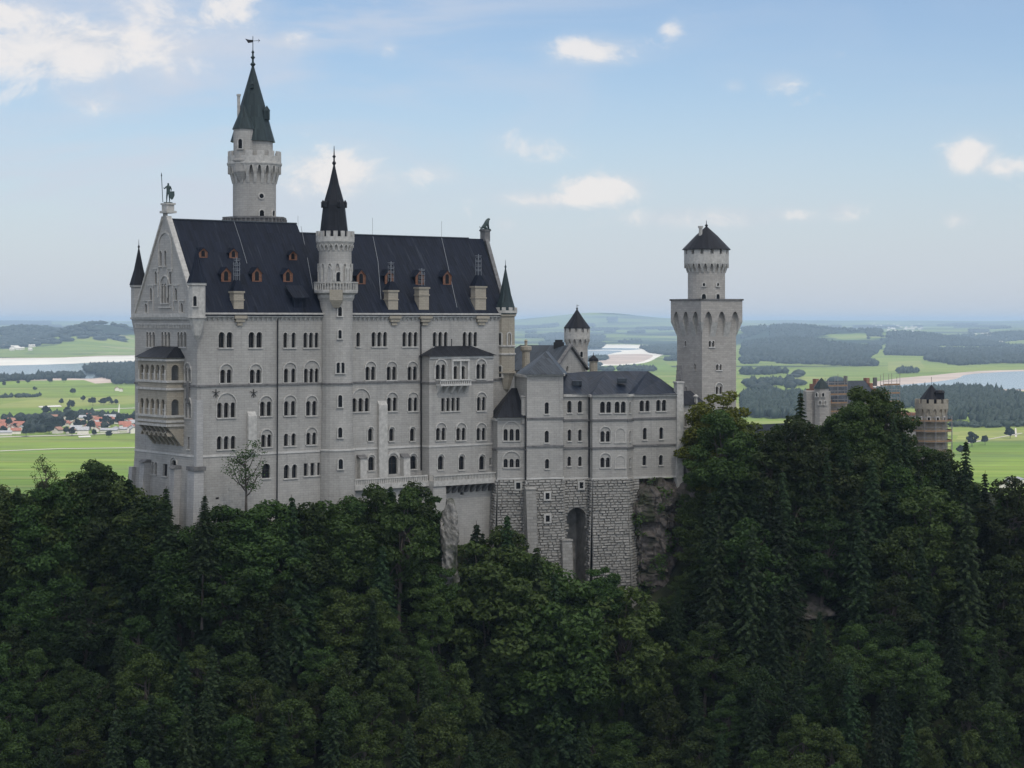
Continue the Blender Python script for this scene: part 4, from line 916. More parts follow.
# ------------------------------------------------------------ gabled hall, chimney, small round tower and cupola behind the wing
kh = thing('gabled_hall', (10, 420, -30), 'pale stone hall with grey gabled roof standing behind the lower wing', 'hall')
N = W(553.7, 415); ax = (.87, -.5); pe = (.5, .87); w_ = 14.; ze = (HY-370)*415/F; zr = (HY-346.5)*421/F
g0 = N; g1 = (N[0]+pe[0]*w_, N[1]+pe[1]*w_); pgk = seg(g0, g1); wk = Wins(pgk, kh); wk.add(567.3, 366, 371.5, 1, .9)
m = M(); facade(m, pgk, [(0, -40), (w_, -40), (w_, ze), (w_/2, zr), (0, ze)], wk.holes, .4)
L = 17; f0 = (N[0]-ax[0]*L, N[1]-ax[1]*L); ph = seg(f0, g0); facade(m, ph, rect(0, L, -40, ze), [], .4); f1 = (g1[0]-ax[0]*L, g1[1]-ax[1]*L); ph2 = seg(f1, g1); facade(m, ph2, rect(0, L, -40, ze), [], .4)
m.build('wall', LIME, kh)
m = M(); e = .5; kk = (zr-ze)/(w_/2)
def hp(a, b, zz): return (N[0]+pe[0]*a-ax[0]*b, N[1]+pe[1]*a-ax[1]*b, zz)
m.quad(hp(-e, -.5, ze-e*kk+.2), hp(-e, L, ze-e*kk+.2), hp(w_/2, L-5, zr+.25), hp(w_/2, -.5, zr+.25)); m.quad(hp(w_+e, -.5, ze-e*kk+.2), hp(w_+e, L, ze-e*kk+.2), hp(w_/2, L-5, zr+.25), hp(w_/2, -.5, zr+.25)); m.poly([hp(-e, L, ze-e*kk+.2), hp(w_+e, L, ze-e*kk+.2), hp(w_/2, L-5, zr+.25)])
m.build('roof', ROOF2, kh)
m = M()
for sg in (0, 1):
    a = -e if sg == 0 else w_+e
    m.hexa([hp(a, -.6, ze-e*kk), hp(a, .1, ze-e*kk), hp(w_/2, .1, zr), hp(w_/2, -.6, zr), hp(a, -.6, ze-e*kk+.5), hp(a, .1, ze-e*kk+.5), hp(w_/2, .1, zr+.55), hp(w_/2, -.6, zr+.55)])
m.build('gable_coping', DTRIM, kh)
m = M(); c = hp(w_/2, 2.6, zr); m.box(c[0]-1.1, c[0]+1.1, c[1]-.7, c[1]+.7, zr-1, zr+.9); m.box(c[0]-.8, c[0]+.8, c[1]-.4, c[1]+.4, zr+.9, zr+1.4); m.build('flue', IRON, kh)
c = W(526, 408); z = lambda y: (HY-y)*408/F
m = M(); m.lathe(c[0], c[1], [(.85, z(378)), (.8, z(352)), (1.15, z(350)), (1.15, z(346.5)), (.95, z(346))], 10); m.lathe(c[0], c[1], [(.3, z(346)), (.3, z(341.5)), (.42, z(341)), (.1, z(339.5))], 8); m.build('chimney', WARM, kh)
c = W(593.5, 425); z = lambda y: (HY-y)*425/F
m = M(); m.lathe(c[0], c[1], [(.85, z(376)), (.85, z(362)), (1.05, z(361.5)), (1.05, z(360.6))], 8); cu = m.build('cupola', WARM, kh); m = M(); m.lathe(c[0], c[1], [(1.1, z(361)), (.95, z(358.5)), (.45, z(356.5)), (.08, z(355)), (.05, z(352.5))], 10); m.build('cupola_dome', SPIRE, cu)

Yc = 440.; tx, ty = W(577, Yc); z = lambda y: (HY-y)*Yc/F
rt_ = thing('small_round_tower', (tx, ty, -40), 'small round tower with battlemented crown and dark cone roof behind the gabled hall', 'tower')
m = M(); m.lathe(tx, ty, [(2.35, -45), (2.35, z(334))], 24, flat_cap=False); m.build('shaft', TOWER, rt_)
m = M(); ring_corbels(m, tx, ty, 2.35, 2.85, z(345.5), z(339), 14, .45); m.lathe(tx, ty, [(2.3, z(340)), (2.85, z(339)), (2.85, z(332.5)), (2.5, z(332.5))], 24, flat_cap=False); crenels(m, tx, ty, 2.85, z(332.5), (332.5-328)*Yc/F, 12, .35, .6); m.lathe(tx, ty, [(2.4, z(336)), (2.4, z(327))], 16); m.build('battlement', TRIM, rt_)
m = M(); m.lathe(tx, ty, [(2.95, z(328.3)), (2.9, z(327.5)), (1.5, z(319)), (.12, z(309.5))], 16); m.lathe(tx, ty, [(.12, z(310)), (.25, z(308.5)), (.06, z(307.5)), (.05, z(304.5))], 8); m.build('cone_roof', SPIRE, rt_)
round_win(rt_, tx, ty, 2.35, 581.2, 351.5, 357, .6)
m = M(); m.bar((tx, ty, z(305.5)), (tx+.5, ty, z(305.5)), .05, 4); m.build('weather_vane', IRON, rt_)

# ------------------------------------------------------------ square tower
sq = thing('square_tower', (42, 424, -40), 'tall square tower widening into pointed arches below a round upper storey', 'tower')
C0 = W(702, 418); ang = R(31); ss = 8.9; ur = (math.cos(ang), math.sin(ang)); ul = (-math.sin(ang), math.cos(ang))
c1 = (C0[0]+ur[0]*ss, C0[1]+ur[1]*ss); c3 = (C0[0]+ul[0]*ss, C0[1]+ul[1]*ss); c2 = (c1[0]+ul[0]*ss, c1[1]+ul[1]*ss)
pR = seg(C0, c1); pL = seg(c3, C0); pB1 = seg(c1, c2); pB2 = seg(c2, c3)
wr = Wins(pR, sq); wl = Wins(pL, sq)
wr.add(711.5, 340.8, 346.8, 2, .55, .85, trim=WTRIM); wr.add(718.9, 364.3, 370, 2, .55, .85, trim=WTRIM); wr.add(718.8, 386.5, 394, 2, .6, .95, 1, trim=WTRIM)
wl.add(685.5, 341, 346, 1, .5); wl.add(695, 363.5, 369.5, 1, .5); wl.add(686, 386.5, 392, 1, .5)
z = lambda y: (HY-y)*420/F; zt = z(301.5)
m = M(); facade(m, pR, rect(0, ss, -55, zt), wr.holes, .4); facade(m, pL, rect(0, ss, -55, zt), wl.holes, .4); facade(m, pB1, rect(0, ss, -55, zt), []); facade(m, pB2, rect(0, ss, -55, zt), []); m.build('shaft', TOWER, sq)
ov = .95; m = M(); mp = M()
z1 = z(300.5); z0 = z(322); zbm = z(336.5)
for p in (pR, pL, pB1, pB2):
    q = p.off(0, ov); hol = []; n = 3; st_ = (ss+2*ov)/n
    W_ = ss+2*ov; w_a = st_*.56
    cs = [-ov+st_*(i+.5)*.97+.15 for i in range(n)]
    # panel with open pointed arches cut out of its lower edge
    out = [(-ov, z0)]
    for c in cs:
        hw = w_a/2; zs = z(320); zc = z(311.5)
        out += [(c-hw, z0)]
        for k in range(0, 9):
            tt = k/8; x = c-hw+2*hw*tt; u_ = abs(2*tt-1); out.append((x, zs+(zc-zs)*(1-u_**1.7)**.75 if u_ < 1 else zs))
        out += [(c+hw, z0)]
    out += [(ss+ov, z0), (ss+ov, z1), (-ov, z1)]
    facade(m, q, out, [], .5)
    q.box(m, -ov+.0, ss+ov, z1-.001, z1+.0, -.5, 0) if False else None
    # soffit behind the arches
    m.quad(q.P(-ov, z(313), -.5), q.P(ss+ov, z(313), -.5), q.P(ss+ov, z0, -ov-.1), q.P(-ov, z0, -ov-.1)) if False else None
    edges_ = [-ov]+[x for c in cs for x in (c-w_a/2, c+w_a/2)]+[ss+ov]
    for i in range(0, len(edges_), 2):
        e0, e1 = edges_[i], edges_[i+1]
        g0 = min(max(e0, 0), ss); g1 = min(max(e1, 0), ss); P = p.P
        mp.hexa([P(g0, zbm, 0), P(g1, zbm, 0), P(g1, zbm, -.2), P(g0, zbm, -.2), P(e0, z0, ov), P(e1, z0, ov), P(g1, z0, -.2), P(g0, z0, -.2)])
        mp.hexa([P(e0, z0, ov-.01), P(e1, z0, ov-.01), P(g1, z0, -.2), P(g0, z0, -.2), P(e0, z(312), ov-.5), P(e1, z(312), ov-.5), P(g1, z(312), -.2), P(g0, z(312), -.2)])
m.build('arched_parapet', TOWER, sq); mp.build('arch_pier', TRIM, sq)
m = M(); cs_ = [pR.P(-ov+.3, 0, ov-.3), pR.P(ss+ov-.3, 0, ov-.3), pR.P(ss+ov-.3, 0, -ss-ov+.3), pR.P(-ov+.3, 0, -ss-ov+.3)]
m.hexa([(x, y, z(308)) for x, y, _ in cs_]+[(x, y, z(300.8)) for x, y, _ in cs_]); m.build('platform', MORTAR, sq)
m = M()
for p in (pR, pL, pB1, pB2): q = p.off(0, ov); q.box(m, -ov-.2, ss+ov+.2, z1, z1+.35, -.7, .2); 
m.build('parapet_coping', DTRIM, sq)
ctr = ((C0[0]+c2[0])/2, (C0[1]+c2[1])/2); z = lambda y: (HY-y)*ctr[1]/F; r = 3.95
m = M(); m.lathe(ctr[0], ctr[1], [(r, z(305)), (r, z(256))], 28, flat_cap=False); m.build('upper_drum', TOWER, sq)
m = M(); ring_corbels(m, ctr[0], ctr[1], r, 4.75, z(273), z(264), 22, .45); m.lathe(ctr[0], ctr[1], [(r, z(265)), (4.75, z(264)), (4.75, z(254.5)), (4.4, z(254.5)), (4.4, z(258))], 28, flat_cap=False); crenels(m, ctr[0], ctr[1], 4.75, z(254.5), (254.5-249.5)*ctr[1]/F, 14, .4, .68); m.lathe(ctr[0], ctr[1], [(4.1, z(258)), (4.1, z(248))], 20); m.build('battlement', TRIM, sq)
m = M(); m.lathe(ctr[0], ctr[1], [(5.15, z(250)), (5.1, z(249.2)), (2.4, z(236)), (.15, z(226.5))], 20); m.lathe(ctr[0], ctr[1], [(.15, z(227)), (.35, z(225.3)), (.08, z(224)), (.06, z(220.5))], 8); m.build('cone_roof', SPIRE, sq)
m = M(); cx_, cy_ = W(700.6, ctr[1]-1.5); m.bar((cx_, cy_, z(240)), (cx_, cy_, z(228)), .38, 8); m.lathe(cx_, cy_, [(.55, z(228.3)), (.55, z(226.3))], 8); m.build('flue', TRIM, sq)
for px in (704, 717.5): round_win(sq, ctr[0], ctr[1], r, px, 295.5-1.5, 300, .85); 
for px in (704, 717.5): round_win(sq, ctr[0], ctr[1], r, px, 283, 286, .5)

# ------------------------------------------------------------ low link building beside the square tower, covered gallery
lk = thing('link_building', W(690, 405, 470), 'low pale link building with small dark roof between the lower wing and the square tower', 'building')
a, b = W(683.5, 402), W(703, 408); p = seg(a, b); wl = Wins(p, lk); zz = lambda y: (HY-y)*404/F
wl.add(685.6, 414.5, 426.5, 1, .9, arch=1); wl.add(686, 440, 450, 1, .7)
m = M(); facade(m, p, rect(0, p.L, zz(490), zz(404.5)), wl.holes, .5); b2_ = (b[0]+2, b[1]+9); q = seg(b, b2_); facade(m, q, rect(0, q.L, zz(490), zz(404.5)), []); m.build('wall', LIME, lk)
m = M(); p.box(m, -.1, p.L+.2, zz(431.5), zz(430), -.02, .2); p.box(m, p.L*.55, p.L*.55+.5, zz(490), zz(398), -.02, .45); m.lathe(p.P(p.L*.55+.25, 0, .2)[0], p.P(p.L*.55+.25, 0, .2)[1], [(.45, zz(398)), (.6, zz(396.5)), (.1, zz(394.5))], 8); m.build('pilaster', TRIM, lk)
m = M(); P = p.P; m.hexa([P(-.3, zz(404.3), .5), P(p.L+.4, zz(404.3), .5), P(p.L+.4, zz(404.3), -6), P(-.3, zz(404.3), -6), P(-.3, zz(391.5), -2.6), P(p.L-.6, zz(391.5), -2.6), P(p.L-.6, zz(391.5), -3), P(-.3, zz(391.5), -3)]); m.build('roof', SPIRE, lk)
m = M(); p.wedge(m, -1.0, 1.6, zz(492), zz(463), .1, 2.4, .9); m.build('apron_wall', PIER, lk)
ga = thing('covered_gallery', W(770, 440, 440), 'long low gallery with dark lean-to roof between the square tower and the gatehouse', 'gallery')
a, b = W(736, 432), W(806, 446); p = seg(a, b); zz = lambda y: (HY-y)*440/F; wg_ = Wins(p, ga)
for i in range(6): wg_.add(0, 436.5, 441, 1, .9, sc=2+i*2.4)
m = M(); facade(m, p, rect(0, p.L, zz(470), zz(432)), wg_.holes, .4); m.build('wall', LIME, ga)
m = M(); P = p.P; m.hexa([P(-.3, zz(432), .6), P(p.L, zz(432), .6), P(p.L, zz(432), -4), P(-.3, zz(432), -4), P(-.3, zz(424.5), -2.4), P(p.L, zz(424.5), -2.4), P(p.L, zz(424.5), -2.8), P(-.3, zz(424.5), -2.8)]); m.build('roof', ROOF, ga)

# ------------------------------------------------------------ gatehouse with scaffolding
BRICK = masonry('red_gate_brick', (.36, .20, .15), .5, .2, .03, contrast=.15)
gh = thing('gatehouse', W(850, 470, 430), 'gatehouse with stepped gables, grey roof and a slim corner turret, wrapped in scaffolding', 'gatehouse')
Yg = 470.; zz = lambda y: (HY-y)*Yg/F
a, b = W(829, 466), W(883, 474); p = seg(a, b); wq = Wins(p, gh)
for px in (840, 852, 864, 875): wq.add(px, 408, 416, 2, .8, 1.1)
m = M(); facade(m, p, rect(0, p.L, zz(470), zz(402)), wq.holes, .4)
dpt = 11; l0 = p.P(0, 0, -dpt)[:2]; r0 = p.P(p.L, 0, -dpt)[:2]; pl0 = seg(l0, a); facade(m, pl0, rect(0, dpt, zz(470), zz(402)), []); prr = seg(b, r0); facade(m, prr, rect(0, dpt, zz(470), zz(402)), [])
m.build('wall', WARM, gh)
m = M()
for al, th in ((0, 1), (p.L-.9, 0)):
    for k in range(9):
        t = abs(k-4)/4.5; hh = zz(379)+(zz(402)-zz(379))*t; p.box(m, al, al+.9, zz(402), hh, -dpt*(k+1)/9, -dpt*k/9)
m.build('stepped_gable', BRICK, gh)
m = M(); P = p.P; m.quad(P(.9, zz(402.5), .3), P(p.L-.9, zz(402.5), .3), P(p.L-.9, zz(381.5), -dpt/2), P(.9, zz(381.5), -dpt/2)); m.quad(P(.9, zz(402.5), -dpt), P(p.L-.9, zz(402.5), -dpt), P(p.L-.9, zz(381.5), -dpt/2), P(.9, zz(381.5), -dpt/2)); m.build('roof', ROOF2, gh)
c = W(821.5, 462); z = lambda y: (HY-y)*462/F
m = M(); m.lathe(c[0], c[1], [(1.7, z(470)), (1.7, z(388))], 8, R(22.5)); m.box(c[0]-3.4, c[0]+2.2, c[1]+.5, c[1]+6, z(470), z(391.5)); ct = m.build('corner_turret', TOWER, gh); m = M(); m.lathe(c[0], c[1], [(1.95, z(388.3)), (1.0, z(382)), (.05, z(377.8))], 8, R(22.5)); m.build('turret_spire', COPPER, ct)
for px, yt, yb in ((817, 393, 396.5), (823, 393, 396.5), (820, 401, 404.5), (825, 401, 404.5)): round_win(ct, c[0], c[1], 1.6, px, yt, yb, .5, name='turret_window')
m = M(); m.bar(W(845.3, 468, 383), W(845.3, 468, 376), .4, 6); m.build('flue', DTRIM, gh)
m = M(); m.bar(W(875, 470, 386), W(875, 470, 377.5), .5, 6); m.build('flue', DTRIM, gh)
SCAF = simple('scaffold_tube', (.30, .29, .28), .5, .2, metal=.3); PLANK = simple('scaffold_plank', (.34, .22, .13), .8, .25, 2)
def scaffold(label, p, a0, a1, z0, z1, d, name='scaffold', step=2.4, lift=2.0, loc=None, depth=1.1):
    t = thing(name, p.P((a0+a1)/2, z0, d), label, 'scaffold', 'scaffolding round the gatehouse buildings'); m = M(); pk = M(); n = max(1, int((a1-a0)/step))
    for i in range(n+1):
        c = a0+(a1-a0)*i/n
        for dd in (d, d+depth): m.bar(p.P(c, z0, dd), p.P(c, z1+random.uniform(.3, 1.6), dd), .07, 4)
    zc = z0
    while zc < z1:
        for dd in (d, d+depth): m.bar(p.P(a0, zc, dd), p.P(a1, zc, dd), .06, 4); m.bar(p.P(a0, zc+1, dd), p.P(a1, zc+1, dd), .05, 4)
        p.box(pk, a0, a1, zc+.05, zc+.15, d+.05, d+depth-.05); p.box(pk, a0, a1, zc+.15, zc+.42, d+depth-.03, d+depth+.02); zc += lift
    m.build('tube', SCAF, t); pk.build('plank', PLANK, t); return t
scaffold('scaffold with brown planks stepping up before the brick gable of the gatehouse', p, -1.5, 4.2, zz(420), zz(380), .5)
scaffold('bare steel scaffold rising past the roof end of the gatehouse', p, p.L-1.2, p.L+3.8, zz(420), zz(379), .5)
scaffold('lower scaffold along the gatehouse eaves above the trees', p, 4.4, p.L-1.4, zz(420), zz(408), .5)
# round gate tower in scaffolding
Yt = 455.; tx, ty = W(931.5, Yt); z = lambda y: (HY-y)*Yt/F
rg_ = thing('round_gate_tower', (tx, ty, z(470)), 'stout battlemented round tower with dark cone roof, its lower half inside scaffolding', 'tower')
m = M(); m.lathe(tx, ty, [(3.35, z(520)), (3.35, z(404))], 24, flat_cap=False); m.build('shaft', WARM, rg_)
m = M(); ring_corbels(m, tx, ty, 3.35, 3.75, z(415), z(408), 16, .5); m.lathe(tx, ty, [(3.3, z(410)), (3.75, z(408.5)), (3.75, z(403)), (3.4, z(403)), (3.4, z(406)), (.1, z(406))], 24, flat_cap=False); crenels(m, tx, ty, 3.75, z(403), (403-399)*Yt/F, 13, .4, .62); m.build('battlement', WARM, rg_)
m = M(); m.lathe(tx+.0, ty, [(2.5, z(406)), (2.5, z(399))], 10, flat_cap=False); m.lathe(tx+.0, ty, [(2.75, z(399.3)), (1.3, z(391)), (.1, z(384.8))], 10); m.bar((tx, ty, z(385)), (tx, ty, z(377)), .05, 4); m.build('cone_roof', SPIRE, rg_)
m = M(); c = W(939.5, Yt-1.5); m.box(c[0]-.9, c[0]+.9, c[1]-.8, c[1]+.8, z(400), z(392.5)); m.lathe(c[0], c[1], [(1.3, z(392.5)), (.9, z(390)), (.1, z(389.5))], 8, R(22.5)); m.build('roof_turret', SPIRE, rg_)
for px in (921, 929, 937.5, 944): round_win(rg_, tx, ty, 3.35, px, 417, 420.5, .5)
t = thing('round_scaffold', (tx, ty, z(470)), 'ring of scaffolding with orange brown planks round the battlemented gate tower', 'scaffold', 'scaffolding round the gatehouse buildings'); m = M(); pk = M(); r0, r1 = 3.6, 4.7; n = 12
for i in range(n):
    a = 2*math.pi*i/n
    for rr in (r0, r1): m.bar((tx+rr*math.cos(a), ty+rr*math.sin(a), z(480)), (tx+rr*math.cos(a), ty+rr*math.sin(a), z(417)+random.uniform(0, 1)), .07, 4)
for zc in [z(421)-2.3*k for k in range(6)]:
    for rr in (r0, r1):
        for i in range(n):
            a = 2*math.pi*i/n; b = 2*math.pi*(i+1)/n
            for dz in (0, 1.0): m.bar((tx+rr*math.cos(a), ty+rr*math.sin(a), zc+dz), (tx+rr*math.cos(b), ty+rr*math.sin(b), zc+dz), .05, 4)
    pk.lathe(tx, ty, [(r0, zc), (r1, zc), (r1, zc+.12), (r0, zc+.12), (r0, zc)], n, flat_cap=False); pk.lathe(tx, ty, [(r1, zc+.1), (r1+.04, zc+.1), (r1+.04, zc+.4), (r1, zc+.4)], n, flat_cap=False)
m.build('tube', SCAF, t); pk.build('plank', PLANK, t)
gb = thing('gate_annex', W(907, 470, 440), 'small pale annex with brick top squeezed between the gatehouse and the round gate tower', 'building')
a, b = W(895, 466), W(920, 470); p = seg(a, b); wq = Wins(p, gb); zz = lambda y: (HY-y)*466/F; wq.add(902, 420, 424, 1, .7); wq.add(909, 420, 424, 1, .7); wq.add(905, 432, 438, 1, .9)
m = M(); facade(m, p, rect(0, p.L, zz(520), zz(416)), wq.holes, .4); q = seg(p.P(0, 0, -8)[:2], a); facade(m, q, rect(0, 8, zz(520), zz(416)), []); m.build('wall', LIME, gb)
m = M(); p.box(m, -.2, p.L+.2, zz(416), zz(413.5), -8, .2); m.build('brick_parapet', BRICK, gb)
fw = thing('forest_wall', W(888, 452, 500), 'piece of grey retaining wall showing between the tree trunks below the gatehouse', 'wall')
a, b = W(872, 448), W(902, 452); p = seg(a, b); m = M(); zz = lambda y: (HY-y)*450/F; m.hexa([p.P(0, zz(540), 1), p.P(p.L, zz(540), 1), p.P(p.L, zz(540), -1), p.P(0, zz(540), -1), p.P(0, zz(466), .2), p.P(p.L, zz(466), .2), p.P(p.L, zz(466), -1), p.P(0, zz(466), -1)]); m.build('wall', RUST, fw)

# ------------------------------------------------------------ statues
def skin_body(name, nodes, edges, mt, loc, root=0, sub=1):
    me = bpy.data.meshes.new(name); me.from_pydata([n[:3] for n in nodes], edges, []); o = bpy.data.objects.new(name, me); COL.objects.link(o); o.location = loc
    o.modifiers.new('skin', 'SKIN'); sv = me.skin_vertices[0].data
    for i, n in enumerate(nodes): sv[i].radius = (n[3], n[4] if len(n) > 4 else n[3]); sv[i].use_root = (i == root)
    if sub: mod = o.modifiers.new('sub', 'SUBSURF'); mod.levels = sub; mod.render_levels = sub
    dg = bpy.context.evaluated_depsgraph_get(); dg.update(); ev = bpy.data.meshes.new_from_object(o.evaluated_get(dg)); o.modifiers.clear(); o.data = ev; ev.materials.clear(); ev.materials.append(mt); return o
c = pg.P(WP/2, 21.0, -.6)
kn = thing('knight_statue', c, 'dark bronze standing knight with lance and shield on the peak of the palace gable', 'statue')
# pelvis, chest, neck, head, arms, legs: standing figure 3.9 m high, turned a little to the viewer
nd = [(0, 0, 2.05, .34, .26), (0, 0, 2.55, .33, .24), (0, 0, 3.05, .40, .27), (0, 0, 3.38, .15), (0, 0, 3.66, .23), (0, 0, 3.9, .16), (-.42, 0, 3.1, .17), (-.72, -.1, 2.7, .13), (-.85, -.35, 2.95, .10), (.42, 0, 3.1, .17), (.62, 0, 2.6, .13), (.6, -.35, 2.25, .10), (-.2, 0, 1.8, .22), (-.28, -.08, 1.05, .16), (-.3, 0, .25, .11), (-.32, -.28, .1, .12), (.2, 0, 1.8, .22), (.26, -.15, 1.05, .16), (.28, 0, .25, .11), (.3, -.28, .1, .12)]
ed = [(0, 1), (1, 2), (2, 3), (3, 4), (4, 5), (2, 6), (6, 7), (7, 8), (2, 9), (9, 10), (10, 11), (0, 12), (12, 13), (13, 14), (14, 15), (0, 16), (16, 17), (17, 18), (18, 19)]
nd = [tuple(q*.9 for q in n_) for n_ in nd]; o = skin_body('body', nd, ed, BRONZE, (0, 0, 0)); o.parent = kn; o.location = (0, 0, .15); ORG[o.name] = ORG[kn.name]
m = M(); m.box(c[0]-.7, c[0]+.7, c[1]-.6, c[1]+.6, c[2]+.0, c[2]+.17); m.build('plinth', BRONZE, kn)
m = M(); m.bar((c[0]-.9, c[1]-.4, c[2]+.15), (c[0]-1.15, c[1]-.35, c[2]+4.9), .07, 6); m.lathe(c[0]-1.15, c[1]-.35, [(.14, c[2]+4.85), (.02, c[2]+5.5)], 5); m.build('lance', BRONZE, kn)
m = M()
sh = [(-.45, 1.6), (.45, 1.6), (.5, .9), (.25, .3), (0, .05), (-.25, .3), (-.5, .9)]
m.add([(c[0]+.72+x, c[1]-.5-.1*(1-abs(x)), c[2]+.5+zz_) for x, zz_ in sh]+[(c[0]+.72+x, c[1]-.38, c[2]+.5+zz_) for x, zz_ in sh], [tuple(range(7)), tuple(range(13, 6, -1))]+[(i, (i+1) % 7, 7+(i+1) % 7, 7+i) for i in range(7)]); m.build('shield', BRONZE, kn)
c = pf.P(LP+SK-.4, 18.2, -WP/2)
ln = thing('lion_statue', c, 'dark bronze seated lion on the far gable end of the palace roof', 'statue')
# seated lion looking along the roof: haunches, chest, neck, head, forelegs, tail
nd = [(-.55, 0, .55, .42, .40), (-.1, 0, 1.0, .42, .40), (.3, 0, 1.5, .44, .42), (.5, 0, 1.95, .42, .40), (.72, 0, 2.2, .30), (1.05, 0, 2.12, .18), (.55, -.28, 1.1, .17), (.62, -.28, .55, .13), (.72, -.28, .1, .14), (.55, .28, 1.1, .17), (.62, .28, .55, .13), (.72, .28, .1, .14), (-.1, -.42, .5, .22), (.25, -.42, .12, .15), (-.1, .42, .5, .22), (.25, .42, .12, .15), (-1.0, 0, .25, .1), (-1.15, .2, .7, .07)]
ed = [(0, 1), (1, 2), (2, 3), (3, 4), (4, 5), (2, 6), (6, 7), (7, 8), (2, 9), (9, 10), (10, 11), (0, 12), (12, 13), (0, 14), (14, 15), (0, 16), (16, 17)]
o = skin_body('body', nd, ed, BRONZE, (0, 0, 0)); o.parent = ln; o.rotation_euler = (0, 0, R(20)); ORG[o.name] = ORG[ln.name]
m = M(); m.box(c[0]-1.1, c[0]+1.1, c[1]-.7, c[1]+.7, c[2], c[2]+.15); m.build('plinth', BRONZE, ln)

# ============================================================ TERRAIN
ZV = -165.0
FX = np.array([-900, -400, -150, -95, -80, -62, -55, -30, -24, -14, -9, -3, 4, 12, 24, 30, 38, 50, 70, 110, 150, 250, 500, 900.])
FY = np.array([420, 380, 356, 356, 358, 352, 347, 362, 364, 370, 374, 378, 378, 380, 384, 386, 388, 388, 392, 402, 412, 440, 480, 520.])
FZ = np.array([-120, -90, -58, -50, -49, -50, -52, -50, -44, -43, -50, -60, -64, -63, -62, -58, -46, -42, -44, -46, -50, -72, -110, -130.])
def vnoise(x, y, s, seed=0):
    x = np.asarray(x, float)/s; y = np.asarray(y, float)/s
    xi = np.floor(x); yi = np.floor(y); fx = x-xi; fy = y-yi; fx = fx*fx*(3-2*fx); fy = fy*fy*(3-2*fy)
    def h(a, b): v = np.sin(a*127.1+b*311.7+seed*74.7)*43758.5453; return v-np.floor(v)
    return (h(xi, yi)*(1-fx)+h(xi+1, yi)*fx)*(1-fy)+(h(xi, yi+1)*(1-fx)+h(xi+1, yi+1)*fx)*fy
def fbm(x, y, s, seed=0, o=4):
    r = 0; a = .5
    for i in range(o): r = r+a*(vnoise(x, y, s/2**i, seed+i*3)-.5); a *= .5
    return r*2
def ground(X, Y):
    X = np.asarray(X, float); Y = np.asarray(Y, float)
    yf = np.interp(X, FX, FY); zf = np.interp(X, FX, FZ); d = yf-Y
    slope = np.where(d > 0, zf-.80*d-3*np.clip(d/10, 0, 1), 0)
    back = np.where(d <= 0, np.where(-d < 75, zf+np.clip(-d*.5, 0, 1)*6, zf+6-(-d-75)*.75), 0)
    z = np.where(d > 0, slope, back)+fbm(X, Y, 30, 1)*4*np.clip(np.abs(d)/12, 0, 1)
    near = np.maximum(z, ZV-2)
    # rolling far country
    far = np.clip((Y-9000)/26000, 0, 1)**1.1*120+fbm(X, Y, 5200, 5, 5)*np.clip((Y-6800)/9000, 0, 1)*58+np.clip((Y-6500)/3000, 0, 1)*fbm(X, Y, 1300, 9, 4)*26
    def bump(px, Yc, w, dy, h): return h*np.exp(-((X-(px-CX)/F*Yc)/(w/F*Yc))**2-((Y-Yc)/dy)**2)
    far = far+bump(100, 11000, 48, 900, 118)+bump(28, 12500, 60, 1100, 100)+bump(605, 30000, 62, 3500, 120)+bump(545, 31000, 80, 3500, 70)+bump(700, 29000, 60, 3500, 40)+bump(795, 10500, 60, 700, 55)+bump(765, 13500, 70, 900, 90)+bump(1010, 15000, 60, 900, 55)+bump(880, 13000, 90, 900, 70)+bump(-30, 15000, 60, 900, 90)
    px = CX+F*X/np.maximum(Y, 1); ss = lambda a, b, q: np.clip((q-a)/(b-a), 0, 1)
    keep = 1-np.clip((1-ss(350, 420, px))*(1-ss(9700, 10900, Y))+ss(450, 500, px)*(1-ss(690, 740, px))*(1-ss(13600, 15000, Y))+ss(800, 860, px)*(1-ss(7000, 7900, Y)), 0, 1)
    v = ZV+np.where(Y > 6500, far*keep, 0)
    return np.where(Y < 900, near, np.maximum(near, v))
def make_terrain():
    yy = [-500]
    while yy[-1] < 58000:
        y = yy[-1]; yy.append(y+(14 if y < 220 else 2.2 if y < 420 else 10 if y < 700 else max(30, (y)*.016)))
    yy = np.array(yy); n = 420; t = np.linspace(-1, 1, n); t = np.sign(t)*np.abs(t)**1.25
    X = t[None, :]*(np.clip(yy, 0, None)[:, None]*.95+420); Y = np.repeat(yy[:, None], n, 1); Z = ground(X, Y)
    v = np.stack([X, Y, Z], 2).reshape(-1, 3); k = len(yy)
    i = np.arange(k-1)[:, None]*n+np.arange(n-1)[None, :]; f = np.stack([i, i+1, i+1+n, i+n], 2).reshape(-1, 4)
    o = link_mesh('terrain', np_mesh('terrain', v, f, TERRAIN, True)); tag(o, kind='structure'); return o
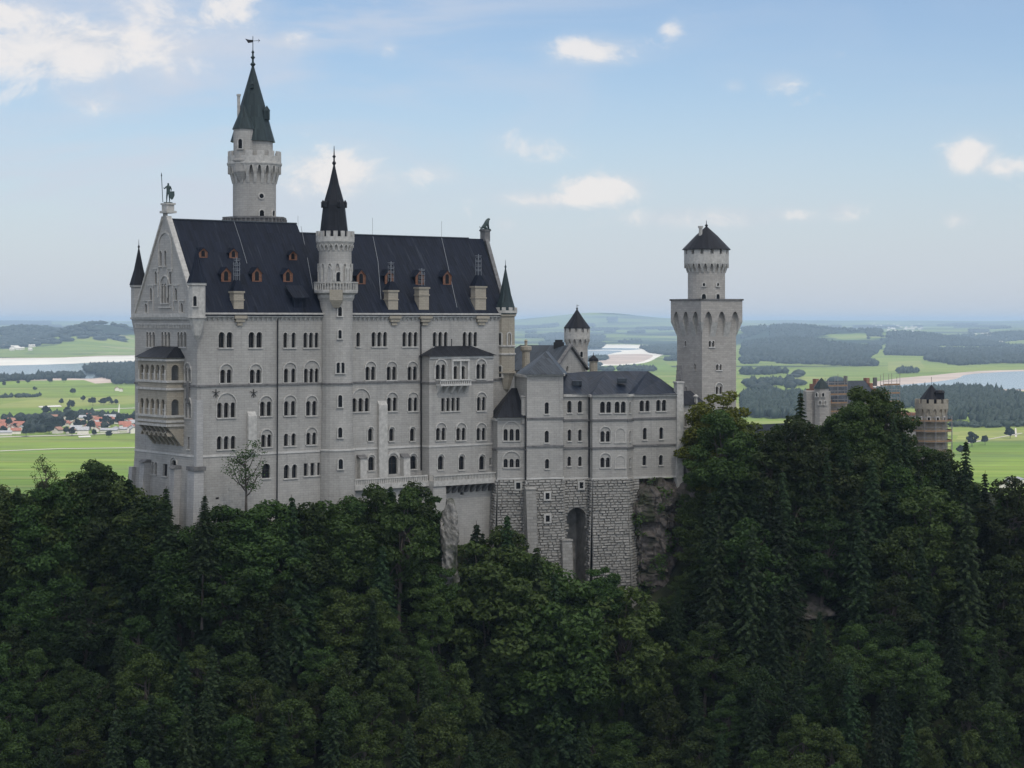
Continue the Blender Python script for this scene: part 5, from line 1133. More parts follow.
def terrain_fn(t, b):
    pos = t.new('ShaderNodeNewGeometry').outputs['Position']; x, y, z = t.sep(pos)
    def vor(scx, scy, rot, feature='F1'):
        c, s_ = math.cos(R(rot)), math.sin(R(rot))
        wx = t.noise(pos, .0012, 2, .5)
        u = t.m('ADD', t.m('MULTIPLY', x, c/scx), t.m('MULTIPLY', y, s_/scx)); w = t.m('ADD', t.m('MULTIPLY', x, -s_/scy), t.m('MULTIPLY', y, c/scy))
        n = t.new('ShaderNodeTexVoronoi'); n.feature = feature; n.distance = 'CHEBYCHEV'; t.put(n.inputs['Vector'], t.comb(t.m('ADD', u, wx), w, 0.0)); n.inputs['Scale'].default_value = 1; return n
    fa = vor(430, 105, 7).outputs['Color']; fr, fg, fb = t.sep(fa)
    c = t.ramp(fr, [(0, (0.071, 0.116, 0.021)), (.25, (0.095, 0.143, 0.026)), (.5, (0.119, 0.164, 0.032)), (.72, (0.157, 0.190, 0.044)), (.9, (0.109, 0.158, 0.029)), (1, (0.220, 0.211, 0.097))])
    # mowing strips
    fld = t.noise(pos, .02, 4, .6)
    st = t.noise(t.comb(t.m('MULTIPLY', t.m('ADD', x, t.m('MULTIPLY', y, .1)), .0012), t.m('MULTIPLY', t.m('SUBTRACT', y, t.m('MULTIPLY', x, .1)), .022), 0.0), 1.0, 4, .6)
    c = t.mix(t.mapr(st, .42, .62, 0, .55), c, (0.194, 0.234, 0.053))
    c = t.mix(t.mapr(st, .30, .42, .35, 0), c, (.075, .13, .025))
    c = t.mix(t.mapr(fld, .3, .7, 0, .22), c, (.08, .12, .03))
    big = t.noise(t.comb(t.m('MULTIPLY', x, .00045), t.m('MULTIPLY', y, .0011), 0.0), 1.0, 6, .62)
    # scattered groves, larger woods farther away
    th = t.mapr(y, 2500, 12000, .70, .515)
    wood = t.mapr(t.m('SUBTRACT', big, th), -.008, .012, 0, 1, True)
    mid = t.noise(t.comb(t.m('MULTIPLY', x, .004), t.m('MULTIPLY', y, .0065), 0.0), 1.0, 4, .6)
    grove = t.m('MULTIPLY', t.mapr(mid, .64, .67, 0, 1, True), t.mapr(y, 5200, 7500, 0, 1))
    c = t.mix(t.m('MAXIMUM', wood, grove), c, (.014, .026, .016))
    hill = t.m('MULTIPLY', t.m('GREATER_THAN', y, 9600), t.mapr(t.m('ADD', z, t.m('MULTIPLY', t.noise(pos, .0011, 5, .6), 110)), -22, -14, 0, 1)); hill2 = t.m('MULTIPLY', hill, t.m('LESS_THAN', y, 16500))
    c = t.mix(hill2, c, (.012, .022, .015))
    fleck = t.noise(pos, .012, 3, .7)
    c = t.mix(t.m('MULTIPLY', t.mapr(fleck, .68, .74, 0, 1), t.m('MULTIPLY', t.m('SUBTRACT', 1.0, wood), t.mapr(y, 6000, 8000, 0, .7))), c, (.03, .045, .02))
    # forest floor and rock on the castle hill
    n3 = t.noise(pos, .35, 6, .7); fl = t.mix(t.mapr(n3, .35, .7), (.014, .019, .009), (.045, .05, .028))
    nz = t.new('ShaderNodeNewGeometry').outputs['Normal']
    c = t.mix(t.mapr(y, 1150, 1300), fl, c)
    t.put(b.inputs['Base Color'], c); b.inputs['Roughness'].default_value = .95; b.inputs['Specular IOR Level'].default_value = .05
TERRAIN = mat('terrain_ground', terrain_fn)
make_terrain()

# ------------------------------------------------------------ valley sheets laid on the plain (lakes, gravel banks, roads)
def G(px, py, dz=0.0): Y = -(ZV+dz)*F/(py-HY); return ((px-CX)/F*Y, Y, ZV+dz)
def catmull(pts, k=5):
    n = len(pts); out = []
    for i in range(n):
        p0, p1, p2, p3 = [np.array(pts[(i+j) % n], float) for j in (-1, 0, 1, 2)]
        for s_ in range(k):
            u = s_/k; out.append(tuple(.5*((2*p1)+(-p0+p2)*u+(2*p0-5*p1+4*p2-p3)*u*u+(-p0+3*p1-3*p2+p3)*u**3)))
    return out
def sheet(name, pts, mt, dz, k=5, jag=.0):
    dz = dz*.25
    q = catmull(pts, k) if k > 1 else pts
    if jag: q = [(a+random.uniform(-1, 1)*jag*5, b+random.uniform(-1, 1)*jag) for a, b in q]
    w = [G(a, b, dz) for a, b in q]; nv, ne, nf, _, _, _ = delaunay_2d_cdt([Vector((p[0]/100, p[1]/100)) for p in w], [], [list(range(len(w)))], 1, 1e-7)
    m = M(); m.add([(p[0]*100, p[1]*100, ZV+dz) for p in nv], nf); o = m.build(name, mt); tag(o, kind='structure'); return o
WATER = mat('lake_water', lambda t, b: (t.put(b.inputs['Base Color'], (.10, .135, .15, 1)), t.put(b.inputs['Roughness'], .12), t.put(b.inputs['Specular IOR Level'], .5), t.put(b.inputs['Normal'], t.bump(t.noise(t.new('ShaderNodeNewGeometry').outputs['Position'], .02, 4, .6), .05, 1.0))))
GRAVEL = simple('white_gravel', (.50, .48, .43), .95, .15, .004); MUD = simple('pinkish_flats', (.33, .27, .23), .95, .25, .004); ROADM = simple('pale_road', (.36, .34, .31), .9, .15, .01)
# west lake: gravel far bank, water, pale flats
sheet('lake_bank', [(-70, 358.5), (0, 358), (60, 357.5), (110, 355.4), (150, 355), (200, 353.5), (260, 352.5), (340, 351), (340, 356), (240, 372), (200, 379), (140, 381), (60, 385), (-70, 386)], MUD, .8, 4, .15)
sheet('gravel_bank', [(-70, 359.2), (0, 358.6), (60, 358), (110, 356.2), (150, 355.6), (260, 353.4), (340, 352), (340, 356), (240, 360), (150, 361.5), (60, 366), (0, 366.4), (-70, 367)], GRAVEL, 1.8, 4, .12)
sheet('lake', [(-70, 366), (0, 365.6), (60, 364), (110, 362), (160, 361), (240, 359), (230, 366), (170, 372), (120, 374), (92, 378.5), (40, 377.5), (0, 378.5), (-70, 380)], WATER, 2.6, 4, .1)
# middle lake with bright gravel tongues
sheet('lake_bank', [(500, 352), (540, 348), (590, 344.6), (640, 344.8), (668, 347), (672, 351), (660, 356), (648, 362), (628, 365), (600, 366), (560, 372), (500, 374)], GRAVEL, .8, 4, .15)
sheet('lake', [(505, 355), (560, 351.5), (600, 350.5), (622, 351), (612, 353.5), (600, 357), (590, 362), (570, 367), (505, 370)], WATER, 1.8, 4, .1)
sheet('lake', [(560, 349.6), (600, 348), (640, 348.6), (628, 350), (600, 349.8), (575, 350.7)], WATER, 2.6, 4, .05)
sheet('mud_flat', [(600, 357), (625, 354), (652, 355), (644, 361), (628, 363.6), (604, 364)], MUD, 2.4, 4, .1)
# east lake
sheet('lake_bank', [(872, 383), (900, 378), (930, 375.5), (980, 371), (1060, 369), (1160, 368), (1160, 395), (1060, 392), (1000, 390.5), (950, 390), (905, 391.5), (880, 390)], MUD, .8, 4, .15)
sheet('lake', [(888, 386.5), (925, 382.8), (955, 379), (968, 374.5), (1010, 371.6), (1060, 370.5), (1160, 370), (1160, 393), (1060, 390.5), (1000, 389), (950, 389), (905, 390)], WATER, 1.8, 4, .1)
FIELDS = {}
def meadow_mat(col):
    def fn(t, b):
        pos = t.new('ShaderNodeNewGeometry').outputs['Position']; x, y, z = t.sep(pos)
        s1 = t.noise(t.comb(t.m('MULTIPLY', x, .0014), t.m('MULTIPLY', t.m('ADD', y, t.m('MULTIPLY', x, .06)), .034), 0.0), 1.0, 5, .6); n = t.noise(pos, .018, 5, .65)
        s2 = t.noise(t.comb(t.m('MULTIPLY', x, .006), t.m('MULTIPLY', y, .009), 3.0), 1.0, 2, .5)
        c = t.mix(t.mapr(s1, .36, .62), [q*.74 for q in col], [q*1.22 for q in col]); c = t.mix(t.mapr(s1, .58, .66, 0, .5), c, (.20, .20, .10))
        c = t.mix(t.mapr(s2, .5, .66, 0, .5), c, (.085, .115, .050)); c = t.mix(t.mapr(n, .35, .75, 0, .35), c, [q*.6 for q in col])
        t.put(b.inputs['Base Color'], c); b.inputs['Roughness'].default_value = .95; b.inputs['Specular IOR Level'].default_value = .05
    return mat('mown_meadow', fn)
def field(pts, col, nm='meadow'):
    m_ = FIELDS.get(col) or FIELDS.setdefault(col, meadow_mat(col)); return sheet(nm, pts, m_, 1.2 if nm == 'meadow' else 2.0, 1)
G1, G2, G3, G4, G5 = (0.119, 0.181, 0.035), (0.143, 0.195, 0.042), (0.095, 0.153, 0.028), (0.190, 0.216, 0.061), (0.147, 0.211, 0.040)
field([(-60, 438), (150, 436), (150, 441.5), (-60, 444)], G2); field([(-60, 444), (150, 441.5), (150, 447.6), (-60, 451)], G5); field([(-60, 451), (150, 447.6), (155, 454), (-60, 458)], G1); field([(-60, 458), (155, 454), (160, 463.5), (-60, 466)], G5); field([(-60, 466), (160, 463.5), (162, 473.5), (-60, 475)], G1); field([(-60, 475), (162, 473.5), (168, 500), (-60, 502)], G3)
for (ya, yb) in ((441.8, 440.2), (454.2, 451.6), (461.8, 460), (469.5, 468), (478.5, 477.5), (486, 485.6)): field([(-60, ya), (160, yb), (160, yb+.55), (-60, ya+.7)], G4, 'mown_strip')
field([(-60, 390), (60, 388.5), (70, 396), (-60, 398)], G2); field([(30, 399.5), (138, 395.5), (140, 403), (60, 407), (-20, 408)], G4); field([(-60, 409), (60, 408), (139, 403.8), (139, 412), (50, 416), (-60, 417)], G1); field([(60, 388.4), (139, 386), (139, 394.5), (72, 396.5)], G5); field([(-60, 382), (84, 380), (100, 385), (-60, 388.5)], G5)
field([(960, 431), (1080, 429), (1080, 440), (955, 442)], G4); field([(952, 442), (1080, 440), (1080, 447.5), (950, 449)], G3); field([(950, 449), (1080, 447.5), (1085, 458), (948, 460)], G1); field([(948, 460), (1085, 458), (1090, 476), (945, 478)], G5); field([(940, 478), (1090, 476), (1100, 505), (930, 508)], G1)
for (ya, yb) in ((453, 452.4), (466.6, 466), (471.5, 471)): field([(940, ya), (1090, yb), (1090, yb+.4), (940, ya+.5)], G4, 'mown_strip')
field([(740, 393), (800, 390.5), (812, 394.5), (742, 398)], G1); field([(745, 378), (812, 376.5), (835, 379.5), (745, 382.5)], G4); field([(742, 389.6), (812, 387.6), (812, 390), (742, 392.6)], G5)
field([(950, 415), (1000, 414), (1002, 420), (948, 421)], G5); field([(888, 362), (920, 360.5), (925, 368), (888, 371)], G4); field([(745, 361), (762, 359.8), (765, 363.5), (745, 365.5)], G5); field([(596, 367), (664, 362), (678, 371), (600, 372)], G1)
field([(822, 347.5), (866, 346.5), (868, 349.5), (824, 350.2)], G4); field([(940, 337), (1040, 335.5), (1040, 340), (944, 341.5)], G4); field([(742, 369), (866, 371.5), (888, 374), (800, 376), (742, 377.5)], G2)
for pts in ([(966, 442.8), (992, 438.2), (1022, 432.8), (1022.6, 433.3), (992, 438.9), (967, 443.6)], [(1015, 428), (1016.2, 428), (1017, 437), (1015, 437)], [(0, 450.5), (60, 448.3), (135, 447.4), (135, 447.9), (60, 448.9), (0, 451.2)], [(20, 415.8), (70, 412), (100, 408.8), (137, 407.6), (137, 408.1), (100, 409.4), (70, 412.6), (20, 416.4)],
            [(-10, 436.8), (70, 434.6), (136, 432), (136, 432.6), (70, 435.3), (-10, 437.6)]): sheet('farm_road', pts, ROADM, 2.8, 1)
LOTS = simple('pale_yard', (.42, .41, .38), .9, .2, .05)
for pts in ([(38, 406.2), (60, 405), (62, 406.6), (40, 407.4)], [(78, 436), (90, 435.4), (91, 437), (79, 437.4)], [(118, 412.5), (119, 404), (119.6, 404), (119.4, 412.5)]): sheet('yard', pts, LOTS, 3.2, 1)

# ------------------------------------------------------------ vegetation shapes
LEAF = leafmat('broad_leaf', (.021, .036, .009), (.054, .084, .020)); LEAF_Y = leafmat('yellow_green_leaf', (.09, .115, .014), (.20, .22, .032)); NEEDLE = leafmat('spruce_needle', (.016, .031, .012), (.038, .062, .023))
BARK = simple('tree_bark', (.085, .072, .06), .9, .35, 2); FARLEAF = leafmat('valley_leaf', (.009, .018, .010), (.014, .026, .016))
def rnd_dirs(n):
    d = rng.normal(size=(n, 3)); return d/np.linalg.norm(d, axis=1)[:, None]
def quads(c, nrm, s, asp=1.5):
    n = len(c); a = rng.normal(size=(n, 3)); t1 = np.cross(nrm, a); t1 /= np.linalg.norm(t1, axis=1)[:, None]+1e-9; t2 = np.cross(nrm, t1)
    s = np.asarray(s)[:, None]; t1 = t1*s*.5*asp; t2 = t2*s*.5; b = nrm*s*.18
    v = np.stack([c-t1, c-t2*.9+b, c+t1, c+t2*.9+b], 1).reshape(-1, 3); return v, np.arange(4*n).reshape(-1, 4)
def tube_np(pts, rads, n=6):
    V = []; Fc = []
    for i, (p, r) in enumerate(zip(pts, rads)):
        p = np.array(p, float); d = np.array(pts[min(i+1, len(pts)-1)], float)-np.array(pts[max(i-1, 0)], float); d /= np.linalg.norm(d)+1e-9
        q = np.cross(d, [.3, .9, .1]); q /= np.linalg.norm(q)+1e-9; w = np.cross(d, q)
        for k in range(n): a = 2*math.pi*k/n; V.append(p+(q*math.cos(a)+w*math.sin(a))*r)
    for i in range(len(pts)-1):
        for k in range(n): Fc.append((i*n+k, i*n+(k+1) % n, (i+1)*n+(k+1) % n, (i+1)*n+k))
    return V, Fc
def join(parts):
    V = []; Fs = []; b = 0
    for v, f in parts: V.append(np.asarray(v)); Fs.append(np.asarray(f)+b); b += len(v)
    return np.concatenate(V), np.concatenate(Fs)
def broad_variant(i, H=16., Rr=4.6, lobes=80, per=250, leaf=.36, sparse=1.0, lf=LEAF, flat=.85, lsz=.72):
    cz = H*.54; limbs = []; parts = []
    tr = [(0, 0, -14), (.1, .1, H*.2), (random.uniform(-.4, .4), random.uniform(-.4, .4), H*.5), (random.uniform(-.6, .6), random.uniform(-.6, .6), H*.86)]
    limbs.append(tube_np(tr, [.34, .27, .2, .06]))
    for k in range(lobes):
        u = rnd_dirs(1)[0]; u[2] = u[2]*.9+.15; rad = random.uniform(.45, 1.0)
        env = 1.0-.25*max(0, u[2]); c = np.array([u[0]*Rr*rad*env, u[1]*Rr*rad*env, cz+u[2]*H*.44*rad]); lr = random.uniform(.85, 1.7)*Rr/4.6*lsz
        n = int(per*sparse*lr*lr/1.6); d = rnd_dirs(n); d[:, 2] = d[:, 2]*.85+.18; rr = rng.uniform(.62, 1.06, n)[:, None]*lr
        p = c+d*rr*np.array([1.15, 1.15, flat]); nr = d*.6+np.array([0, 0, .45])+rng.normal(size=(n, 3))*.5; nr /= np.linalg.norm(nr, axis=1)[:, None]
        parts.append(quads(p, nr, rng.uniform(.55, 1.2, n)*leaf)); t0 = np.array(tr[1])+(np.array(tr[3])-np.array(tr[1]))*random.uniform(.1, .8)
        if k % 2 == 0: limbs.append(tube_np([t0, (t0+c)/2+[0, 0, .3], c], [.11, .07, .03], 4))
    v, f = join(parts); lv, lf_ = join(limbs); return np_mesh('crown', v, f, lf), np_mesh('trunk', lv, lf_, BARK)
def spruce_variant(i, H=22., Rr=3.0, dens=1.0, lf=NEEDLE, start=.08):
    parts = []; P = []; N = []; S = []; z = H*start; limbs = [tube_np([(0, 0, -14), (0, 0, H*.5), (.05, .05, H)], [.30, .18, .03], 6)]
    while z < H*.985:
        t = z/H; r = Rr*(1-t)**.82*random.uniform(.75, 1.12)+.12; nb = max(4, int(10*(1-t*.55)*dens)); off = random.random()*6
        for b in range(nb):
            a = off+2*math.pi*b/nb+random.uniform(-.25, .25); L = r*random.uniform(.7, 1.12); ca, sa = math.cos(a), math.sin(a); n = max(3, int(L/.2))
            for j in range(n):
                q = (j+.6)/n*L; zz = z+.28*L*(.35-.0)-(q**1.25)*.30+.07*max(0, q-L*.7)
                for sd_ in (-1, 1, 0):
                    w = (L-q)*.20+.12; px = ca*q-sa*sd_*w*random.uniform(.4, 1); py = sa*q+ca*sd_*w*random.uniform(.4, 1)
                    P.append((px, py, zz-abs(sd_)*.12-random.random()*.16)); N.append((ca*.4+random.gauss(0, .3), sa*.4+random.gauss(0, .3), .85)); S.append(random.uniform(.26, .5))
            if b % 3 == 0: limbs.append(tube_np([(0, 0, z), (ca*L*.8, sa*L*.8, z-.1*L)], [.05, .02], 3))
        z += H*random.uniform(.018, .027)
    P = np.array(P); N = np.array(N); N /= np.linalg.norm(N, axis=1)[:, None]; v, f = quads(P, N, np.array(S)); lv, l2 = join(limbs); return np_mesh('crown', v, f, lf), np_mesh('trunk', lv, l2, BARK)
BROAD = [broad_variant(i, 16, random.uniform(4.2, 5.2), random.randint(74, 92), flat=random.uniform(.7, 1.0)) for i in range(7)]
BROADY = [broad_variant(i, 15, 4.6, 80, lf=LEAF_Y) for i in range(2)]
SPRUCE = [spruce_variant(i, 22, random.uniform(3.5, 4.6), 1.15) for i in range(6)]
def bare_variant(H=13.):
    limbs = [tube_np([(0, 0, -12), (.1, 0, H*.2), (-.1, .1, H*.42), (.2, 0, H*.62), (.1, .1, H*.97)], [.26, .22, .17, .11, .03])]; parts = []
    for k in range(17):
        z0 = H*random.uniform(.22, .85); a = k*2.4+random.uniform(-.4, .4); L = random.uniform(1.6, 4.2)*(1.15-z0/H*.6); up = random.uniform(.3, .95); p0 = np.array([0, 0, z0]); d = np.array([math.cos(a), math.sin(a), up]); p1 = p0+d*L*.5+[0, 0, -.1]; p2 = p0+d*L+[0, 0, L*.25]
        limbs.append(tube_np([p0, p1, p2], [.10, .07, .02], 4))
        for j in range(5):
            q = p1+(p2-p1)*random.random(); e = q+rng.normal(size=3)*.55+[0, 0, .3]; limbs.append(tube_np([q, e], [.03, .012], 3)); n = random.randint(6, 22); pp = e+rng.normal(size=(n, 3))*np.array([.42, .42, .3]); parts.append(quads(pp, rnd_dirs(n)*.6+np.array([0, 0, .6]), rng.uniform(.18, .36, n)))
    v, f = join(parts); lv, l2 = join(limbs); return np_mesh('crown', v, f, LEAF), np_mesh('trunk', lv, l2, BARK)
BARE = bare_variant()

TREES = []
def tree(kind, X, Y, zb, H, wide=1.0, var=None, lean=None):
    if kind == 'broadleaf_tree': src = BROAD; h0 = 15.2
    elif kind == 'pale_broadleaf_tree': src = BROADY; h0 = 14.3
    elif kind == 'spruce_tree': src = SPRUCE; h0 = 22.
    else: src = [BARE]; h0 = 12.4
    cr, tk = src[var % len(src)] if var is not None else random.choice(src)
    s_ = H/h0; w = s_*wide
    if kind == 'spruce_tree': w = (H/h0)**.7*wide
    o = bpy.data.objects.new(kind, None); COL.objects.link(o); o.location = (X, Y, zb); o.scale = (w, w, s_); o.rotation_euler = (random.uniform(-.04, .04), random.uniform(-.04, .04), random.uniform(0, 6.28)); o.empty_display_size = .1
    link_mesh('crown', cr, o); link_mesh('trunk', tk, o); TREES.append((o, kind, CX+F*X/Y, HY-F*(zb+H)/Y, Y)); return o
# tallest canopy line the photograph shows: column, row
PX = [-60, 0, 20, 45, 62, 80, 95, 110, 122, 132, 145, 158, 172, 186, 198, 215, 232, 255, 275, 300, 330, 345, 352, 362, 375, 395, 415, 430, 442, 452, 465, 480, 495, 505, 520, 535, 550, 575, 600, 620, 640, 655, 672, 688, 694, 705, 722, 742, 757, 772, 788, 803, 818, 842, 862, 882, 897, 906, 918, 934, 950, 966, 980, 995, 1012, 1024, 1090]
PY = [480, 490, 484, 478, 490, 474, 472, 482, 494, 486, 500, 506, 510, 524, 532, 522, 506, 506, 506, 506, 505, 518, 506, 492, 483, 480, 488, 494, 506, 524, 532, 526, 524, 530, 552, 562, 585, 592, 580, 588, 606, 604, 598, 560, 470, 428, 408, 428, 432, 442, 426, 408, 422, 420, 404, 402, 416, 436, 458, 456, 456, 470, 478, 486, 494, 498, 500]
canopy = lambda px: float(np.interp(px, PX, PY))
gaps = [(450, 552, 7, 30), (540, 700, 6, 20), (662, 550, 27, 56), (806, 608, 14, 7)]   # bare rock, cliff and scrub: column, row, half sizes
def in_gap(px, py, rp=0): return any(((px-a)/(c+rp*.75))**2+((py-b)/(d_+rp))**2 < 1 for a, b, c, d_ in gaps)
ST = 6.7
X = -125.0
row = 0
Yr = 432.0
cand = []
while Yr > 262:
    X = -.31*Yr+(row % 2)*ST/2
    while X < .31*Yr:
        x = X+random.uniform(-1.7, 1.7); y = Yr+random.uniform(-1.6, 1.6); yf = float(np.interp(x, FX, FY)); dd = yf-y
        if dd > 3.0 or (dd > -15 and (x < -66 or x > 54) and Yr > 330):
            zb = float(ground(x, y)); cand.append((x, y, zb, dd))
        X += ST
    Yr -= ST*.86; row += 1
for (x, y, zb, dd) in sorted(cand, key=lambda c: -c[1]):
    px = CX+F*x/y; pyb = HY-F*zb/y
    right = px > 690; psp = .48 if right else .3
    if 480 < px < 640: psp = .5
    kind = 'spruce_tree' if random.random() < psp else 'broadleaf_tree'
    H = random.uniform(15, 22) if kind == 'spruce_tree' else random.uniform(10.5, 16.5)
    hw = 8 if kind == 'spruce_tree' else 20
    lim = max(canopy(px-hw), canopy(px), canopy(px+hw)) if kind != 'spruce_tree' else canopy(px)
    if dd < 26 and right: H *= 1.45
    Hmax = (HY-lim)*y/F-zb
    if dd < 14 and H < Hmax and Hmax < 26: H = Hmax*random.uniform(.86, 1)
    H = min(H, Hmax*random.uniform(.93, 1.0))
    if H < 4.0: continue
    top = HY-F*(zb+H)/y
    if top > 772 or px < -45 or px > 1070: continue
    if in_gap(px, top+(HY-F*zb/y-top)*.42, (22 if kind != 'spruce_tree' else 14)*H/15):
        continue
    tree(kind, x, y, zb, H, random.uniform(.9, 1.2) if H > 9 else 1.35)
# single trees the photograph singles out: kind, column, top row, depth, base row or None, width
def special(kind, px, top, Y, wide=1.0, H=None, var=None):
    x = (px-CX)/F*Y; zt_ = (HY-top)*Y/F
    zb = float(ground(x, Y)); 
    if H: zb = zt_-H
    return tree(kind, x, Y, zb, zt_-zb, wide, var)
SP = [special('sparse_tree', 246, 447, 347, 1.0, 14.5), special('spruce_tree', 203, 494, 338, 1.15, 14, 1), special('spruce_tree', 168, 486, 341, 1.3, 18, 2), special('spruce_tree', 503, 512, 370, 1.0, None, 3),
      special('spruce_tree', 801, 390, 398, 1.05, 30, 0), special('spruce_tree', 783, 412, 396, 1.0, 28, 2), special('spruce_tree', 963, 438, 392, .95, 26, 4), special('pale_broadleaf_tree', 720, 397, 396, 1.15, 20, 0), special('pale_broadleaf_tree', 705, 424, 394, 1.0, 16, 1),
      special('broadleaf_tree', 862, 394, 400, 1.1, 22, 1), special('broadleaf_tree', 884, 394, 402, 1.05, 22, 2), special('broadleaf_tree', 845, 410, 395, 1.1, 20, 3), special('broadleaf_tree', 602, 568, 366, 1.0, 14, 4), special('broadleaf_tree', 92, 466, 352, 1.2, 15, 5), special('broadleaf_tree', 650, 606, 376, 1.2, 9), special('broadleaf_tree', 667, 600, 377, 1.2, 9), special('broadleaf_tree', 683, 575, 380, 1.2, 10), special('spruce_tree', 676, 585, 374, 1.0, 12), special('broadleaf_tree', 703, 486, 388, 1.15, 13), special('broadleaf_tree', 716, 508, 385, 1.2, 13), special('broadleaf_tree', 699, 530, 384, 1.2, 12), special('spruce_tree', 727, 470, 387, 1.1, 18), special('sparse_tree', 44, 462, 350, .7, 14),
      special('broadleaf_tree', 1012, 482, 380, 1.1, 20, 6), special('spruce_tree', 537, 543, 362, 1.0, None, 0), special('spruce_tree', 560, 570, 358, 1.0), special('spruce_tree', 478, 520, 362, 1.0), special('spruce_tree', 300, 494, 346, 1.0), special('spruce_tree', 130, 474, 346, 1.1), special('spruce_tree', 838, 412, 392, 1.2, 24), special('spruce_tree', 905, 430, 390, 1.2, 24), special('spruce_tree', 985, 470, 384, 1.1, 22), special('spruce_tree', 744, 436, 392, 1.1, 24, 1), special('spruce_tree', 822, 424, 392, 1.1, 25, 3), special('broadleaf_tree', 770, 430, 390, 1.1, 20, 0), special('broadleaf_tree', 553, 588, 362, 1.1), special('broadleaf_tree', 520, 566, 364, 1.1), special('broadleaf_tree', 575, 600, 364, 1.1), special('broadleaf_tree', 622, 594, 366, 1.1), special('broadleaf_tree', 486, 545, 362, 1.1), special('broadleaf_tree', 692, 505, 388, 1.2), special('pale_broadleaf_tree', 742, 424, 393, 1.15, 18), special('pale_broadleaf_tree', 722, 440, 388, 1.2, 16), special('broadleaf_tree', 920, 452, 396, 1.15, 18, 5), special('broadleaf_tree', 945, 455, 394, 1.1, 18, 2)]

px = -10.
while px < 1040:
    q = canopy(px); Xc = (px-CX)/F*365; yf = float(np.interp(Xc, FX, FY)); Y = yf-random.uniform(4.5, 7.5); x = (px-CX)/F*Y; zt_ = (HY-q-random.uniform(0, 9))*Y/F; zb = float(ground(x, Y)); H = zt_-zb
    step = random.uniform(13, 19) if px < 640 else random.uniform(22, 30)
    if 160 < px < 214: zt_ -= 2.5; H -= 2.5
    if 4 < H < 34 and not (436 < px < 466 or 636 < px < 692):
        sp = random.random() < (.25 if px < 480 else .5 if px < 640 else .6)
        tree('spruce_tree' if sp else 'broadleaf_tree', x, Y, zb if H < 17 else zt_-min(H, 20), min(H, 20), random.uniform(1.0, 1.25) if sp else random.uniform(1.0, 1.2)*max(1, 9/H))
    px += step
# undergrowth over the slope
def undergrowth():
    n = 100000; X = rng.uniform(-115, 125, n); Y = rng.uniform(268, 396, n); yf = np.interp(X, FX, FY); k = (yf-Y) > 1.2; X = X[k]; Y = Y[k]
    cl = vnoise(X, Y, 3.0, 4) > .42; X = X[cl]; Y = Y[cl]; Z = ground(X, Y)+rng.uniform(.1, 1.5, len(X))*vnoise(X, Y, 5, 8)*1.6
    gp_ = np.array([not in_gap(CX+F*a_/b_, HY-F*c_/b_) for a_, b_, c_ in zip(X, Y, Z)]); X = X[gp_]; Y = Y[gp_]; Z = Z[gp_]; N = rng.normal(size=(len(X), 3))*.5+np.array([0, -.5, .8]); N /= np.linalg.norm(N, axis=1)[:, None]
    v, f = quads(np.stack([X, Y, Z], 1), N, rng.uniform(.4, 1.0, len(X))); o = link_mesh('undergrowth', np_mesh('undergrowth', v, f, LEAF)); tag(o, kind='stuff')
undergrowth()

# ------------------------------------------------------------ cliffs and rocks
import bmesh
def bmesh_ico(s_):
    b = bmesh.new(); bmesh.ops.create_icosphere(b, subdivisions=s_-1, radius=1); v = np.array([x.co[:] for x in b.verts]); f = np.array([[q.index for q in p.verts] for p in b.faces]); b.free(); return v, f

def rock_fn(col, dark):
    def fn(t, b):
        pos = t.new('ShaderNodeNewGeometry').outputs['Position']; x, y, z = t.sep(pos)
        n = t.noise(pos, .35, 8, .65); s_ = t.noise(t.comb(t.m('MULTIPLY', x, .5), t.m('MULTIPLY', y, .5), t.m('MULTIPLY', z, .12)), 1.0, 6, .7)
        c = t.mix(t.mapr(n, .35, .65), dark, col); c = t.mix(t.mapr(s_, .5, .7, 0, .7), c, [q*.35 for q in dark])
        m_ = t.noise(pos, .18, 4, .6); c = t.mix(t.mapr(m_, .50, .62, 0, .85), c, (.030, .040, .016))
        t.put(b.inputs['Base Color'], c); b.inputs['Roughness'].default_value = .95; t.put(b.inputs['Normal'], t.bump(t.noise(pos, 1.4, 8, .7), .8, .3))
    return fn
CLIFF = mat('brown_cliff', rock_fn((.19, .165, .145), (.075, .066, .058))); PALEROCK = mat('pale_rock', rock_fn((.36, .34, .31), (.13, .125, .11)))
